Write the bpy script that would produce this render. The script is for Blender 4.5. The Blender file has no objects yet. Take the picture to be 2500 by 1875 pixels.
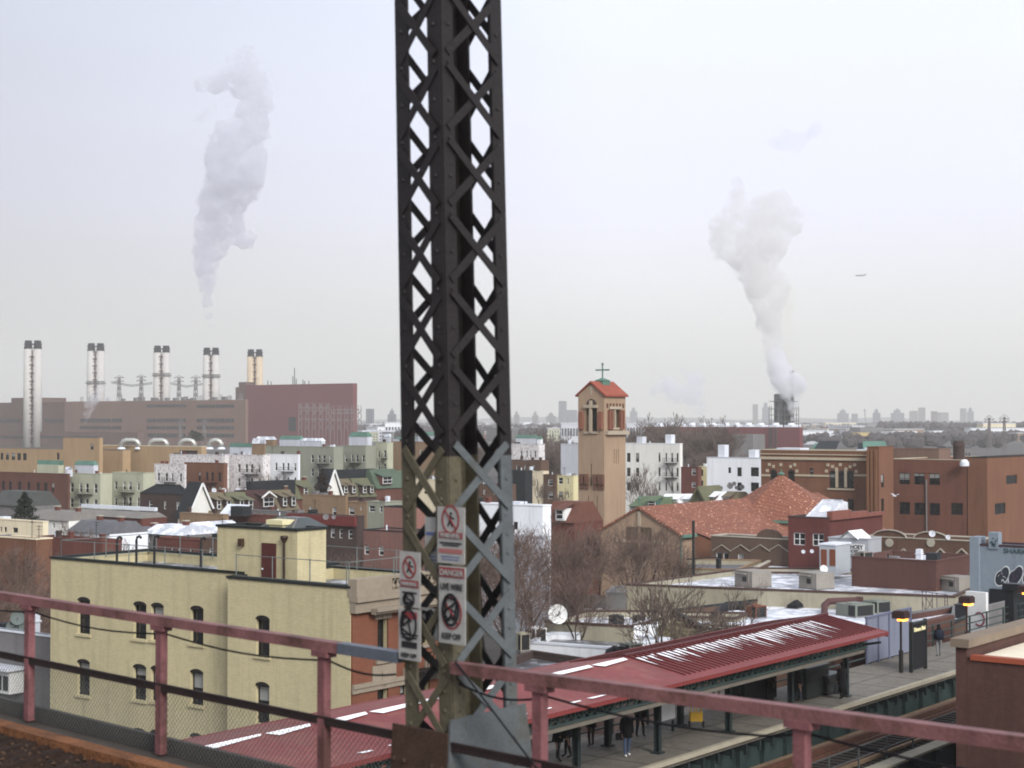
import bpy, math, random
from math import sin, cos, tan, atan, radians, pi, sqrt
from mathutils import Vector, Matrix
random.seed(7)
S = bpy.context.scene
COL = S.collection
# ---------------------------------------------------------------- camera
F = 4000.0            # focal length in photo pixels (photo is 2500 wide)
HZ = 1025.0           # horizon row of the photo
PT = atan((HZ - 937.5) / F)
CZ = 21.0
cam = bpy.data.cameras.new('camera'); co = bpy.data.objects.new('camera', cam); COL.objects.link(co)
cam.sensor_width = 36; cam.lens = 36 * F / 2500
cam.clip_start = 0.2; cam.clip_end = 30000
co.location = (0, 0, CZ); co.rotation_euler = (pi / 2 + PT, 0, 0)
cam.dof.use_dof = True; cam.dof.focus_distance = 130; cam.dof.aperture_fstop = 3.3
S.camera = co
# ---------------------------------------------------------------- sky and sun
SUN_AZ, SUN_EL = 154.0, 32.0      # azimuth clockwise from +Y (view direction)
W = bpy.data.worlds.new('World'); S.world = W; W.use_nodes = True
nt = W.node_tree; nt.nodes.clear()
def N(t, kind, **kw):
    n = t.nodes.new(kind)
    for k, v in kw.items(): setattr(n, k, v)
    return n
out = N(nt, 'ShaderNodeOutputWorld'); bg = N(nt, 'ShaderNodeBackground'); bg.inputs[1].default_value = 0.1
sky = N(nt, 'ShaderNodeTexSky', sky_type='NISHITA', sun_disc=False, sun_elevation=radians(SUN_EL), sun_rotation=radians(SUN_AZ), air_density=1.0, dust_density=4.0)
bg2 = N(nt, 'ShaderNodeBackground'); bg2.inputs[1].default_value = 1.0
tc = N(nt, 'ShaderNodeTexCoord'); sp = N(nt, 'ShaderNodeSeparateXYZ')
nt.links.new(tc.outputs['Generated'], sp.inputs[0])
rz = N(nt, 'ShaderNodeValToRGB')
e = rz.color_ramp.elements
e[0].position = 0.0; e[0].color = (0.74, 0.72, 0.64, 1)
e[1].position = 1.0; e[1].color = (0.84, 0.90, 1.05, 1)
for p, c in ((0.03, (0.79, 0.78, 0.72, 1)), (0.075, (0.84, 0.84, 0.86, 1)), (0.13, (0.86, 0.87, 1.01, 1)), (0.25, (0.85, 0.90, 1.06, 1))):
    x = rz.color_ramp.elements.new(p); x.color = c
nt.links.new(sp.outputs['Z'], rz.inputs[0])
# the sky colour carries the window-glass vignette: greyer to the left of the view
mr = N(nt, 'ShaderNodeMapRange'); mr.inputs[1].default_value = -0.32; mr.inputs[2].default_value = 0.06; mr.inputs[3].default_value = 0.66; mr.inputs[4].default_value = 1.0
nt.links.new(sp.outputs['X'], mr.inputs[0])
no = N(nt, 'ShaderNodeTexNoise'); no.inputs['Scale'].default_value = 3.0; no.inputs['Detail'].default_value = 4
mp = N(nt, 'ShaderNodeMapping'); mp.inputs['Scale'].default_value = (1, 1, 5)
nt.links.new(tc.outputs['Generated'], mp.inputs[0]); nt.links.new(mp.outputs[0], no.inputs[0])
m2 = N(nt, 'ShaderNodeMapRange'); m2.inputs[3].default_value = 0.95; m2.inputs[4].default_value = 1.05
nt.links.new(no.outputs[0], m2.inputs[0])
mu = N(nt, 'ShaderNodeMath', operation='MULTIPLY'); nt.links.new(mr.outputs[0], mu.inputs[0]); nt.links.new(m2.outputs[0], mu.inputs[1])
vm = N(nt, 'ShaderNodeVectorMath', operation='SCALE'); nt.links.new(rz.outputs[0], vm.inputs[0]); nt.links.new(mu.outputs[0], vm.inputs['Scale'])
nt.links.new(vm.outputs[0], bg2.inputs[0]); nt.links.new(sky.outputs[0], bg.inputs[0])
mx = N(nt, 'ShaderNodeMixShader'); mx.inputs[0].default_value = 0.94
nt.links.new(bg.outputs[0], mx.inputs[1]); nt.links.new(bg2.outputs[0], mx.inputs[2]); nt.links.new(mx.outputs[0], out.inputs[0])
sl = bpy.data.lights.new('sun', 'SUN'); sl.energy = 2.9; sl.angle = radians(24); sl.color = (1, 0.985, 0.96)
so = bpy.data.objects.new('sun', sl); COL.objects.link(so)
sd = Vector((sin(radians(SUN_AZ)) * cos(radians(SUN_EL)), cos(radians(SUN_AZ)) * cos(radians(SUN_EL)), sin(radians(SUN_EL))))
so.rotation_euler = sd.to_track_quat('Z', 'Y').to_euler(); so.location = (30, -20, 80)
S.view_settings.view_transform = 'Standard'; S.view_settings.look = 'None'; S.view_settings.exposure = 0.27; S.view_settings.gamma = 1
S.render.engine = 'CYCLES'
cy = S.cycles
cy.use_denoising = True; cy.max_bounces = 6; cy.diffuse_bounces = 3; cy.glossy_bounces = 3; cy.volume_bounces = 6
cy.transparent_max_bounces = 24; cy.caustics_reflective = False; cy.caustics_refractive = False; cy.filter_width = 1.9
cy.volume_step_rate = 2.0; cy.volume_max_steps = 128
cy.sample_clamp_indirect = 4
# ---------------------------------------------------------------- pixels to places
def ray(px, py):
    x = (px - 1250) / F; z = -(py - 937.5) / F
    return Vector((x, cos(PT) - z * sin(PT), sin(PT) + z * cos(PT)))
def atY(px, py, Y):
    d = ray(px, py); t = Y / d.y
    return Vector((d.x * t, Y, CZ + d.z * t))
def atz(px, py, z):
    d = ray(px, py); t = (z - CZ) / d.z
    return Vector((d.x * t, d.y * t, z))
ANG = radians(90 - 37.3)      # street grid: local x runs right-away, local y left-away
# ---------------------------------------------------------------- materials
MC = {}
def lin(c): return tuple(((v / 255) / 12.92 if v <= 10 else (((v / 255) + .055) / 1.055) ** 2.4) for v in c)
def tone(rgb):
    c = lin(rgb); L = .3 * c[0] + .55 * c[1] + .15 * c[2]; w = min(1, max(0, (L - .33) / .27)); k = .55 * (1 - w) + 1.1 * w; s = .92
    return tuple(min(.93, (L + (v - L) * s) * k) for v in c)
def mat(key, rgb=None, rough=.85, var=.16, scale=.35, kind='plain', metal=0, bump=0.15, alt=None, emit=0):
    if key in MC: return MC[key]
    m = bpy.data.materials.new(key); MC[key] = m; m.use_nodes = True
    t = m.node_tree; bs = t.nodes['Principled BSDF']
    c = tone(rgb)
    bs.inputs['Roughness'].default_value = rough; bs.inputs['Specular IOR Level'].default_value = .3; bs.inputs['Metallic'].default_value = metal
    if emit:
        bs.inputs['Emission Color'].default_value = (*c, 1); bs.inputs['Emission Strength'].default_value = emit
    tcn = N(t, 'ShaderNodeTexCoord')
    vec = tcn.outputs['Object']
    n1 = N(t, 'ShaderNodeTexNoise'); n1.inputs['Scale'].default_value = scale; n1.inputs['Detail'].default_value = 5; n1.inputs['Roughness'].default_value = .62
    mpn = N(t, 'ShaderNodeMapping'); t.links.new(vec, mpn.inputs[0])
    if kind in ('wall', 'brick', 'mottle'): mpn.inputs['Scale'].default_value = (1, 1, .35)
    t.links.new(mpn.outputs[0], n1.inputs[0])
    n2 = N(t, 'ShaderNodeTexNoise'); n2.inputs['Scale'].default_value = scale * 9; n2.inputs['Detail'].default_value = 4
    t.links.new(vec, n2.inputs[0])
    a = N(t, 'ShaderNodeMapRange'); a.inputs[1].default_value = .3; a.inputs[2].default_value = .7; a.inputs[3].default_value = 1 - var; a.inputs[4].default_value = 1 + var
    t.links.new(n1.outputs[0], a.inputs[0])
    b = N(t, 'ShaderNodeMapRange'); b.inputs[1].default_value = .3; b.inputs[2].default_value = .7; b.inputs[3].default_value = 1 - var * .6; b.inputs[4].default_value = 1 + var * .6
    t.links.new(n2.outputs[0], b.inputs[0])
    mm = N(t, 'ShaderNodeMath', operation='MULTIPLY'); t.links.new(a.outputs[0], mm.inputs[0]); t.links.new(b.outputs[0], mm.inputs[1])
    if kind in ('wall', 'brick', 'mottle'):          # rain streaks and grime running down the walls
        ms = N(t, 'ShaderNodeMapping'); ms.inputs['Scale'].default_value = (2.2, 2.2, .16); t.links.new(vec, ms.inputs[0])
        ns = N(t, 'ShaderNodeTexNoise'); ns.inputs['Scale'].default_value = .9; ns.inputs['Detail'].default_value = 5; ns.inputs['Roughness'].default_value = .65; t.links.new(ms.outputs[0], ns.inputs[0])
        cs = N(t, 'ShaderNodeMapRange'); cs.inputs[1].default_value = .5; cs.inputs[2].default_value = .72; cs.inputs[3].default_value = 1.03; cs.inputs[4].default_value = .83; t.links.new(ns.outputs[0], cs.inputs[0])
        m9 = N(t, 'ShaderNodeMath', operation='MULTIPLY'); t.links.new(mm.outputs[0], m9.inputs[0]); t.links.new(cs.outputs[0], m9.inputs[1]); mm = m9
    if kind == 'tile':                                # rows of pan tiles
        wv = N(t, 'ShaderNodeTexWave'); wv.inputs['Scale'].default_value = .55; wv.inputs['Distortion'].default_value = .6; wv.bands_direction = 'X'; t.links.new(vec, wv.inputs[0])
        cs = N(t, 'ShaderNodeMapRange'); cs.inputs[3].default_value = .8; cs.inputs[4].default_value = 1.1; t.links.new(wv.outputs[1], cs.inputs[0])
        m9 = N(t, 'ShaderNodeMath', operation='MULTIPLY'); t.links.new(mm.outputs[0], m9.inputs[0]); t.links.new(cs.outputs[0], m9.inputs[1]); mm = m9
    base = None
    if kind == 'brick':
        s3 = N(t, 'ShaderNodeSeparateXYZ'); t.links.new(vec, s3.inputs[0])
        ad = N(t, 'ShaderNodeMath', operation='ADD'); t.links.new(s3.outputs[0], ad.inputs[0]); t.links.new(s3.outputs[1], ad.inputs[1])
        cb = N(t, 'ShaderNodeCombineXYZ'); t.links.new(ad.outputs[0], cb.inputs[0]); t.links.new(s3.outputs[2], cb.inputs[1])
        br = N(t, 'ShaderNodeTexBrick'); br.inputs['Scale'].default_value = 1; br.inputs['Brick Width'].default_value = .24; br.inputs['Row Height'].default_value = .085; br.inputs['Mortar Size'].default_value = .012
        br.inputs['Color1'].default_value = (*[v * .95 for v in c], 1); br.inputs['Color2'].default_value = (*[min(1, v * 1.06) for v in c], 1)
        br.inputs['Mortar'].default_value = (*[v * .86 + .01 for v in c], 1)
        t.links.new(cb.outputs[0], br.inputs[0]); base = br.outputs[0]
    elif kind in ('mottle', 'tile', 'patch'):
        n3 = N(t, 'ShaderNodeTexNoise'); n3.inputs['Detail'].default_value = 6; n3.inputs['Roughness'].default_value = .7
        if kind == 'tile':
            n3.inputs['Scale'].default_value = 1.0; m3 = N(t, 'ShaderNodeMapping'); m3.inputs['Scale'].default_value = (2.2, 5.0, 5.0); t.links.new(vec, m3.inputs[0]); t.links.new(m3.outputs[0], n3.inputs[0]); n3.inputs['Detail'].default_value = 1.5
            lo, hi = .64, .66
        else:
            n3.inputs['Scale'].default_value = 1.9 if kind == 'mottle' else .6; t.links.new(vec, n3.inputs[0]); lo, hi = (.5, .62) if kind == 'mottle' else (.48, .56)
        r3 = N(t, 'ShaderNodeMapRange'); r3.inputs[1].default_value = lo; r3.inputs[2].default_value = hi; t.links.new(n3.outputs[0], r3.inputs[0])
        mc = N(t, 'ShaderNodeMix', data_type='RGBA'); mc.inputs[6].default_value = (*c, 1); mc.inputs[7].default_value = (*tone(alt), 1)
        t.links.new(r3.outputs[0], mc.inputs[0]); base = mc.outputs[2]
    v2 = N(t, 'ShaderNodeVectorMath', operation='SCALE')
    if base is None: v2.inputs[0].default_value = c
    else: t.links.new(base, v2.inputs[0])
    t.links.new(mm.outputs[0], v2.inputs['Scale']); t.links.new(v2.outputs[0], bs.inputs['Base Color'])
    if bump:
        bp = N(t, 'ShaderNodeBump'); bp.inputs['Strength'].default_value = bump; bp.inputs['Distance'].default_value = .05
        t.links.new(n2.outputs[0], bp.inputs['Height']); t.links.new(bp.outputs[0], bs.inputs['Normal'])
    return m
def glass(key, rgb, rough=.12):
    if key in MC: return MC[key]
    m = mat(key, rgb, rough, .25, .8, bump=.05); m.node_tree.nodes['Principled BSDF'].inputs['Specular IOR Level'].default_value = .6
    return m
# ---------------------------------------------------------------- meshes
class MB:
    def __init__(s): s.v = []; s.f = []; s.m = []
    def quad(s, *p, m=0):
        n = len(s.v); s.v += [tuple(q) for q in p]; s.f.append(tuple(range(n, n + len(p)))); s.m.append(m)
    def box(s, x0, y0, z0, x1, y1, z1, m=0):
        if x0 > x1: x0, x1 = x1, x0
        if y0 > y1: y0, y1 = y1, y0
        n = len(s.v)
        s.v += [(x0, y0, z0), (x1, y0, z0), (x1, y1, z0), (x0, y1, z0), (x0, y0, z1), (x1, y0, z1), (x1, y1, z1), (x0, y1, z1)]
        for q in ((0, 3, 2, 1), (4, 5, 6, 7), (0, 1, 5, 4), (1, 2, 6, 5), (2, 3, 7, 6), (3, 0, 4, 7)):
            s.f.append(tuple(n + i for i in q)); s.m.append(m)
    def bar(s, a, b, w, t=None, up=(0, 0, 1), m=0):      # rectangular bar between two points
        a = Vector(a); b = Vector(b); t = t or w
        d = (b - a).normalized(); u = Vector(up)
        if abs(d.dot(u)) > .98: u = Vector((1, 0, 0))
        r = d.cross(u).normalized() * w / 2; q = r.cross(d).normalized() * t / 2
        n = len(s.v)
        for p in (a, b):
            s.v += [tuple(p + r + q), tuple(p - r + q), tuple(p - r - q), tuple(p + r - q)]
        for k in ((0, 1, 2, 3), (7, 6, 5, 4), (0, 4, 5, 1), (1, 5, 6, 2), (2, 6, 7, 3), (3, 7, 4, 0)):
            s.f.append(tuple(n + i for i in k)); s.m.append(m)
    def tube(s, pts, r, n=8, m=0, cap=True):
        pts = [Vector(p) for p in pts]
        rr = r if isinstance(r, (list, tuple)) else [r] * len(pts)
        k0 = len(s.v); ref = Vector((0.31, 0.2, .93))
        for i, p in enumerate(pts):
            d = (pts[min(i + 1, len(pts) - 1)] - pts[max(i - 1, 0)]).normalized()
            a = d.cross(ref)
            if a.length < .05: a = d.cross(Vector((1, 0, 0)))
            a.normalize(); b = d.cross(a)
            for j in range(n):
                t = 2 * pi * j / n; s.v.append(tuple(p + (a * cos(t) + b * sin(t)) * rr[i]))
        for i in range(len(pts) - 1):
            for j in range(n):
                a = k0 + i * n + j; b = k0 + i * n + (j + 1) % n
                s.f.append((a, a + n, b + n, b)); s.m.append(m)
        if cap and n > 2:
            s.f.append(tuple(k0 + j for j in range(n))); s.m.append(m)
            s.f.append(tuple(k0 + (len(pts) - 1) * n + j for j in reversed(range(n)))); s.m.append(m)
    def ball(s, c, r, sz=(1, 1, 1), n=8, m=0):
        c = Vector(c); k0 = len(s.v); R = n // 2
        for i in range(1, R):
            a = pi * i / R
            for j in range(n):
                b = 2 * pi * j / n
                s.v.append((c.x + r * sz[0] * sin(a) * cos(b), c.y + r * sz[1] * sin(a) * sin(b), c.z + r * sz[2] * cos(a)))
        T = len(s.v); s.v += [(c.x, c.y, c.z + r * sz[2]), (c.x, c.y, c.z - r * sz[2])]
        for i in range(R - 2):
            for j in range(n):
                a = k0 + i * n + j; b = k0 + i * n + (j + 1) % n
                s.f.append((a, a + n, b + n, b)); s.m.append(m)
        for j in range(n):
            s.f.append((T, k0 + j, k0 + (j + 1) % n)); s.m.append(m)
            q = k0 + (R - 2) * n; s.f.append((T + 1, q + (j + 1) % n, q + j)); s.m.append(m)
    def prism(s, poly, z0, z1, m=0, mt=None, mb=True):
        n = len(s.v); k = len(poly); mt = m if mt is None else mt
        s.v += [(p[0], p[1], z0) for p in poly] + [(p[0], p[1], z1) for p in poly]
        for i in range(k):
            j = (i + 1) % k; s.f.append((n + i, n + j, n + k + j, n + k + i)); s.m.append(m)
        s.f.append(tuple(n + k + i for i in range(k))); s.m.append(mt)
        if mb: s.f.append(tuple(n + i for i in reversed(range(k)))); s.m.append(m)
    def build(s, name, mats, parent=None, smooth=False, loc=None):
        me = bpy.data.meshes.new(name)
        me.from_pydata(s.v, [], s.f); me.update()
        if not isinstance(mats, (list, tuple)): mats = [mats]
        for q in mats: me.materials.append(q)
        if len(mats) > 1:
            me.polygons.foreach_set('material_index', s.m)
        if smooth: me.polygons.foreach_set('use_smooth', [True] * len(me.polygons))
        o = bpy.data.objects.new(name, me); COL.objects.link(o)
        if parent: o.parent = parent
        if loc is not None: o.location = loc
        return o
def tag(o, label=None, cat=None, group=None, kind=None):
    if label: o['label'] = label
    if cat: o['category'] = cat
    if group: o['group'] = group
    if kind: o['kind'] = kind
    return o
def empty(name, loc, rot=0, label=None, cat=None, group=None):
    o = bpy.data.objects.new(name, None); COL.objects.link(o)
    o.location = loc; o.rotation_euler = (0, 0, rot); o.empty_display_size = .5
    return tag(o, label, cat, group)
KIDS = {}
def copy_tree(o, loc, rot, label=None, group=None, parent=None, scale=None):
    c = o.copy(); COL.objects.link(c); c.parent = parent
    if parent is None:
        c.location = loc; c.rotation_euler = (0, 0, rot)
        if scale: c.scale = scale
        if label: c['label'] = label
        if group: c['group'] = group
    for ch in o.children: copy_tree(ch, None, None, parent=c)
    return c
# common materials
GL = glass('window_glass_dark', (44, 46, 50)); GLB = glass('window_glass_blue', (96, 104, 112))
WHT = mat('white_trim', (214, 214, 210), .6, .06); DKF = mat('dark_frame', (46, 42, 40), .6, .1)
BLD = mat('window_blind', (170, 170, 165), .8, .08)
TAR = mat('tar_coping', (44, 50, 48), .8, .15); ROOFG = mat('roof_grey', (128, 128, 132), .8, .2, .2)
SILV = mat('silver_roof_coat', (186, 190, 198), .5, .15, .4, kind='patch', alt=(228, 230, 236)); SNOW = mat('snow', (238, 240, 246), .7, .03, 1)
IRON = mat('black_iron', (38, 38, 38), .6, .1); COPG = mat('green_copper', (112, 158, 138), .7, .15)
# ---------------------------------------------------------------- buildings
def roofz(b): return b.h
class B:
    """box building; near top corner at photo pixel (cx,py) and distance Y, its left face ends at column lx, its right face at rx"""
    def __init__(s, name, label, cat, cx, py, Y, lx, rx, wall, roof=None, base=0, ang=ANG, group=None, cop=None, d=None, w=None, par=.5):
        P = atY(cx, py, Y); s.h = P.z - base; s.O = Vector((P.x, P.y, base)); s.ang = ang
        s.A = Vector((cos(ang), sin(ang))); s.Bd = Vector((-sin(ang), cos(ang)))
        s.w = w if w else s.along(lx, s.Bd); s.d = d if d else s.along(rx, s.A)
        s.root = empty(name, s.O, ang, label, cat, group)
        s.wall = wall; s.roofm = roof or ROOFG; s.cop = cop; s.par = par
        s.holes = {'L': [], 'R': []}; s.extra = []
    def along(s, px, D):
        r = (px - 1250) / F / cos(PT)
        return (r * s.O.y - s.O.x) / (D.x - r * D.y)
    def at(s, face, px, py, off=0):
        D = s.Bd if face == 'L' else s.A; Q = s.O.xy + (s.A if face == 'L' else s.Bd) * off
        r = (px - 1250) / F / cos(PT); k = (r * Q.y - Q.x) / (D.x - r * D.y); Yp = Q.y + k * D.y
        return k, atY(px, py, Yp).z - s.O.z
    def P(s, face, k, z, o=0):      # local point: k along the face, o outwards
        return (-o, k, z) if face == 'L' else (k, -o, z)
    def win(s, face, x0, x1, z0, z1, style='w', depth=.15, arch=0):
        s.holes[face].append((min(x0, x1), z0, max(x0, x1), z1, style, depth, arch))
    def row(s, face, xs, ys, style='w', arch=0):
        mx = sum(a + b for a, b in xs) / len(xs) / 2
        for y0, y1 in ys:
            z1 = s.at(face, mx, y0)[1]; z0 = s.at(face, mx, y1)[1]
            for a, b in xs:
                s.win(face, s.at(face, a, 0)[0], s.at(face, b, 0)[0], z0, z1, style, arch=arch)
    def grid(s, face, n, floors, ww=1.0, wh=1.6, top=1.2, fl=3.1, m=.8, style='w', k0=0, k1=None):
        k1 = k1 or (s.w if face == 'L' else s.d)
        for f in range(floors):
            z1 = s.h - top - f * fl
            if z1 - wh < .3: break
            for i in range(n):
                c = k0 + m + (k1 - k0 - 2 * m) * (i + .5) / n
                s.win(face, c - ww / 2, c + ww / 2, z1 - wh, z1, style)
    def build(s, sheet=True):
        h, w, d = s.h, s.w, s.d; mb = MB()
        for face, L in (('L', w), ('R', d)):
            H = [q for q in s.holes[face] if q[0] > .02 and q[2] < L - .02 and q[1] > .02 and q[3] < h - .02]
            s.holes[face] = H
            ks = sorted({0, L, *[q[0] for q in H], *[q[2] for q in H]}); zs = sorted({0, h, *[q[1] for q in H], *[q[3] for q in H]})
            for i in range(len(ks) - 1):
                for j in range(len(zs) - 1):
                    kc, zc = (ks[i] + ks[i + 1]) / 2, (zs[j] + zs[j + 1]) / 2
                    if any(q[0] < kc < q[2] and q[1] < zc < q[3] for q in H): continue
                    mb.quad(s.P(face, ks[i], zs[j]), s.P(face, ks[i + 1], zs[j]), s.P(face, ks[i + 1], zs[j + 1]), s.P(face, ks[i], zs[j + 1]))
            for q in H:
                a, z0, b, z1, st, dp, ar = q
                c = [(a, z0), (b, z0), (b, z1), (a, z1)]
                for i in range(4):
                    p, r = c[i], c[(i + 1) % 4]
                    mb.quad(s.P(face, *p), s.P(face, *p, -dp), s.P(face, *r, -dp), s.P(face, *r))
        mb.quad((d, 0, 0), (d, w, 0), (d, w, h), (d, 0, h)); mb.quad((0, w, 0), (d, w, 0), (d, w, h), (0, w, h))
        t, pr = .25, s.par
        if pr:
            mb.quad((t, t, h - pr), (t, w - t, h - pr), (t, w - t, h), (t, t, h)); mb.quad((t, t, h - pr), (d - t, t, h - pr), (d - t, t, h), (t, t, h))
            mb.quad((d - t, t, h - pr), (d - t, w - t, h - pr), (d - t, w - t, h), (d - t, t, h)); mb.quad((t, w - t, h - pr), (d - t, w - t, h - pr), (d - t, w - t, h), (t, w - t, h))
        mb.build('wall', s.wall, s.root)
        r = MB(); r.quad((t, t, h - pr), (d - t, t, h - pr), (d - t, w - t, h - pr), (t, w - t, h - pr)) if pr else r.box(-.1, -.1, h, d + .1, w + .1, h + .15)
        r.build('roof', s.roofm, s.root)
        if pr:
            c = MB(); o = .06
            cm = s.cop or s.wall; ch = .12
            c.box(-o, -o, h, d + o, t + .02, h + ch); c.box(-o, w - t - .02, h, d + o, w + o, h + ch); c.box(-o, t + .02, h, t + .02, w - t - .02, h + ch); c.box(d - t - .02, t + .02, h, d + o, w - t - .02, h + ch)
            c.build('coping', cm, s.root)
        for face in 'LR':
            for q in s.holes[face]: s.window(face, *q)
        if s.root.get('group') in ('low houses in front of the mansard row', 'tenements in the rows behind the mansard houses', 'low commercial buildings behind the station') and pr: s.clutter(h, w, d)
        return s
    def clutter(s, h, w, d):
        rn = random.Random(int(w * 100)); z = h - s.par
        for i in range(rn.randint(2, 5)):
            x, y = rn.uniform(.8, max(1, min(d - .8, 7))), rn.uniform(.8, max(.9, w - .8)); k = rn.random(); m = MB()
            if k < .3: m.box(x, y, z, x + .5, y + .5, h + rn.uniform(.5, 1.0)); m.box(x - .06, y - .06, h + .5, x + .56, y + .56, h + .6); m.build('chimney', rn.choice([BRR2, WPL, BRD]), s.root)
            elif k < .6: m.tube([(x, y, z), (x, y, h + rn.uniform(.3, .8))], .09, 6); m.build('vent_pipe', rn.choice([WPL, IRON]), s.root)
            elif k < .8: t = h + rn.uniform(1.2, 2.4); m.tube([(x, y, z), (x, y, t)], .035, 4); m.bar((x, y - .5, t - .1), (x, y + .5, t - .1), .04); m.bar((x, y - .35, t - .4), (x, y + .35, t - .4), .04); m.build('aerial', IRON, s.root)
            else: m.box(x, y, z, x + rn.uniform(.6, 1.3), y + rn.uniform(.6, 1.6), z + rn.uniform(.4, 1.1)); m.build('roof_hatch', rn.choice([WPL, GRW, SLT]), s.root)
    def window(s, face, a, z0, b, z1, st, dp, ar):
        fm = {'w': WHT, 'd': DKF, 'n': DKF, 'y': DKF, 'b': DKF}.get(st, WHT)
        m = MB(); P = lambda k, z, o: s.P(face, k, z, o)
        def bx(k0, k1, y0, y1, o0, o1, mi):
            p, q = P(k0, y0, o0), P(k1, y1, o1); m.box(*p, *q, m=mi)
        ft = .07 if b - a < 2.5 else .09
        bx(a, b, z0, z1, -dp - .04, -dp, 1)
        if st != 'n':
            bx(a, a + ft, z0, z1, -dp, -dp + .05, 0); bx(b - ft, b, z0, z1, -dp, -dp + .05, 0)
            bx(a + ft, b - ft, z1 - ft, z1, -dp, -dp + .05, 0); bx(a + ft, b - ft, z0, z0 + ft, -dp, -dp + .05, 0)
            zm = (z0 + z1) / 2; bx(a + ft, b - ft, zm - .03, zm + .03, -dp, -dp + .04, 0)
            if b - a > 1.35: bx((a + b) / 2 - .04, (a + b) / 2 + .04, z0 + ft, z1 - ft, -dp, -dp + .045, 0)
            if random.random() < (.75 if st == 'y' else .4):
                zb = z1 - (z1 - z0) * random.choice([.25, .4, .5, .6])
                bx(a + ft, b - ft, max(zb, z0 + ft), z1 - ft, -dp, -dp + .02, 2)
        m.build('window', [fm, GL, BLD], s.root)
    def part(s, name, fn, mats, smooth=False):
        m = MB(); fn(m); return m.build(name, mats, s.root, smooth)
    def fire_escape(s, face, x0, x1, ys, m=None, lad=True):
        k0, k1 = sorted((s.at(face, x0, 0)[0], s.at(face, x1, 0)[0])); mb = MB()
        zs = [s.at(face, (x0 + x1) / 2, y)[1] for y in ys]
        for i, z in enumerate(zs):
            o = 1.0
            a, b = s.P(face, k0, z, 0), s.P(face, k1, z + .07, o); mb.box(*a, *b)
            for zz in (.5, 1.0):
                mb.bar(s.P(face, k0, z + zz, o), s.P(face, k1, z + zz, o), .05); mb.bar(s.P(face, k0, z + zz, 0), s.P(face, k0, z + zz, o), .05); mb.bar(s.P(face, k1, z + zz, 0), s.P(face, k1, z + zz, o), .05)
            n = max(3, int((k1 - k0) / .5))
            for j in range(n + 1):
                k = k0 + (k1 - k0) * j / n; mb.bar(s.P(face, k, z, o), s.P(face, k, z + 1, o), .035)
            zl = zs[i + 1] if i + 1 < len(zs) else z - 2.9
            if lad:
                for oo in (.3, .75): mb.bar(s.P(face, k0 + .25 * (k1 - k0), max(zl, 0), oo), s.P(face, k0 + .8 * (k1 - k0), z, oo), .09)
        mb.build('fire_escape', m or IRON, s.root)
    def bulk(s, x0, x1, py, mtl, top=COPG, y0=1.5, dy=3.5, skyl=True):
        """stair bulkhead on the roof, spanning photo columns x0..x1 with its top at row py"""
        k0, k1 = sorted((s.at('L', x0, 0)[0], s.at('L', x1, 0)[0])); z = s.at('L', (x0 + x1) / 2, py)[1]
        k0 = max(k0, .4); k1 = min(k1, s.w - .4); x2 = min(y0 + dy, s.d - .3)
        if k1 - k0 < .6: return
        z = max(z, s.h + .6); zt = s.h + (z - s.h) * (.68 if skyl else 1)
        m = MB(); m.box(y0, k0, s.h - s.par, x2, k1, zt)
        o = m.build('roof_bulkhead', mtl, s.root)
        if skyl:
            t = MB(); a = .25; g = min(k1 - k0, x2 - y0) * .3
            v = [(y0 - .1, k0 - .1, zt), (x2 + .1, k0 - .1, zt), (x2 + .1, k1 + .1, zt), (y0 - .1, k1 + .1, zt), (y0 + g, k0 + g, z), (x2 - g, k0 + g, z), (x2 - g, k1 - g, z), (y0 + g, k1 - g, z)]
            for q in ((0, 1, 5, 4), (1, 2, 6, 5), (2, 3, 7, 6), (3, 0, 4, 7), (4, 5, 6, 7)): t.quad(*[v[i] for i in q])
            t.build('skylight', top, o)
# ================================================================ GROUND
def struct(o): o['kind'] = 'structure'; return o
m = MB(); m.quad((-9000, -200, 0), (9000, -200, 0), (9000, 14000, 0), (-9000, 14000, 0))
struct(m.build('ground', mat('ground_earth', (104, 98, 92), .95, .25, .05)))
# far hills as a low rising sheet
m = MB(); n0 = None
def hill(x): return 22 + 12 * sin(x * .0011 + 1) + 7 * sin(x * .0042) + 4 * sin(x * .013 + 2)
for i in range(160):
    x0 = -4200 + i * 55; x1 = x0 + 55
    m.quad((x0, 7600, .5), (x1, 7600, .5), (x1, 8300, hill(x1)), (x0, 8300, hill(x0)))
    m.quad((x0, 8300, hill(x0)), (x1, 8300, hill(x1)), (x1, 9300, 1), (x0, 9300, 1))
struct(m.build('hills', mat('far_hill_woods', (92, 88, 92), .95, .3, .01)))
# ================================================================ WALL MATERIALS
BRR = mat('brick_red', (128, 82, 68), .9, .14, kind='wall'); BRR2 = mat('brick_dull_red', (134, 78, 66), .9, .14, kind='wall')
BRO = mat('brick_orange', (146, 98, 72), .9, .13, kind='wall'); BRT = mat('brick_tan', (178, 146, 112), .9, .12, kind='wall')
BRW = mat('brick_brown', (122, 92, 74), .9, .15, kind='wall'); BRD = mat('brick_dark_brown', (92, 74, 68), .9, .15, kind='wall')
PGR = mat('paint_pale_green', (186, 186, 160), .85, .08, kind='wall'); PGY = mat('paint_grey_green', (168, 170, 150), .85, .08, kind='wall')
MOT = mat('peeling_white_brick', (208, 204, 202), .9, .06, kind='mottle', alt=(184, 162, 156)); PWH = mat('paint_white', (222, 224, 226), .8, .05, kind='wall')
PWG = mat('paint_grey_white', (192, 194, 200), .8, .08, kind='wall'); TAN = mat('stucco_tan', (196, 164, 122), .9, .08, kind='wall')
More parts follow.
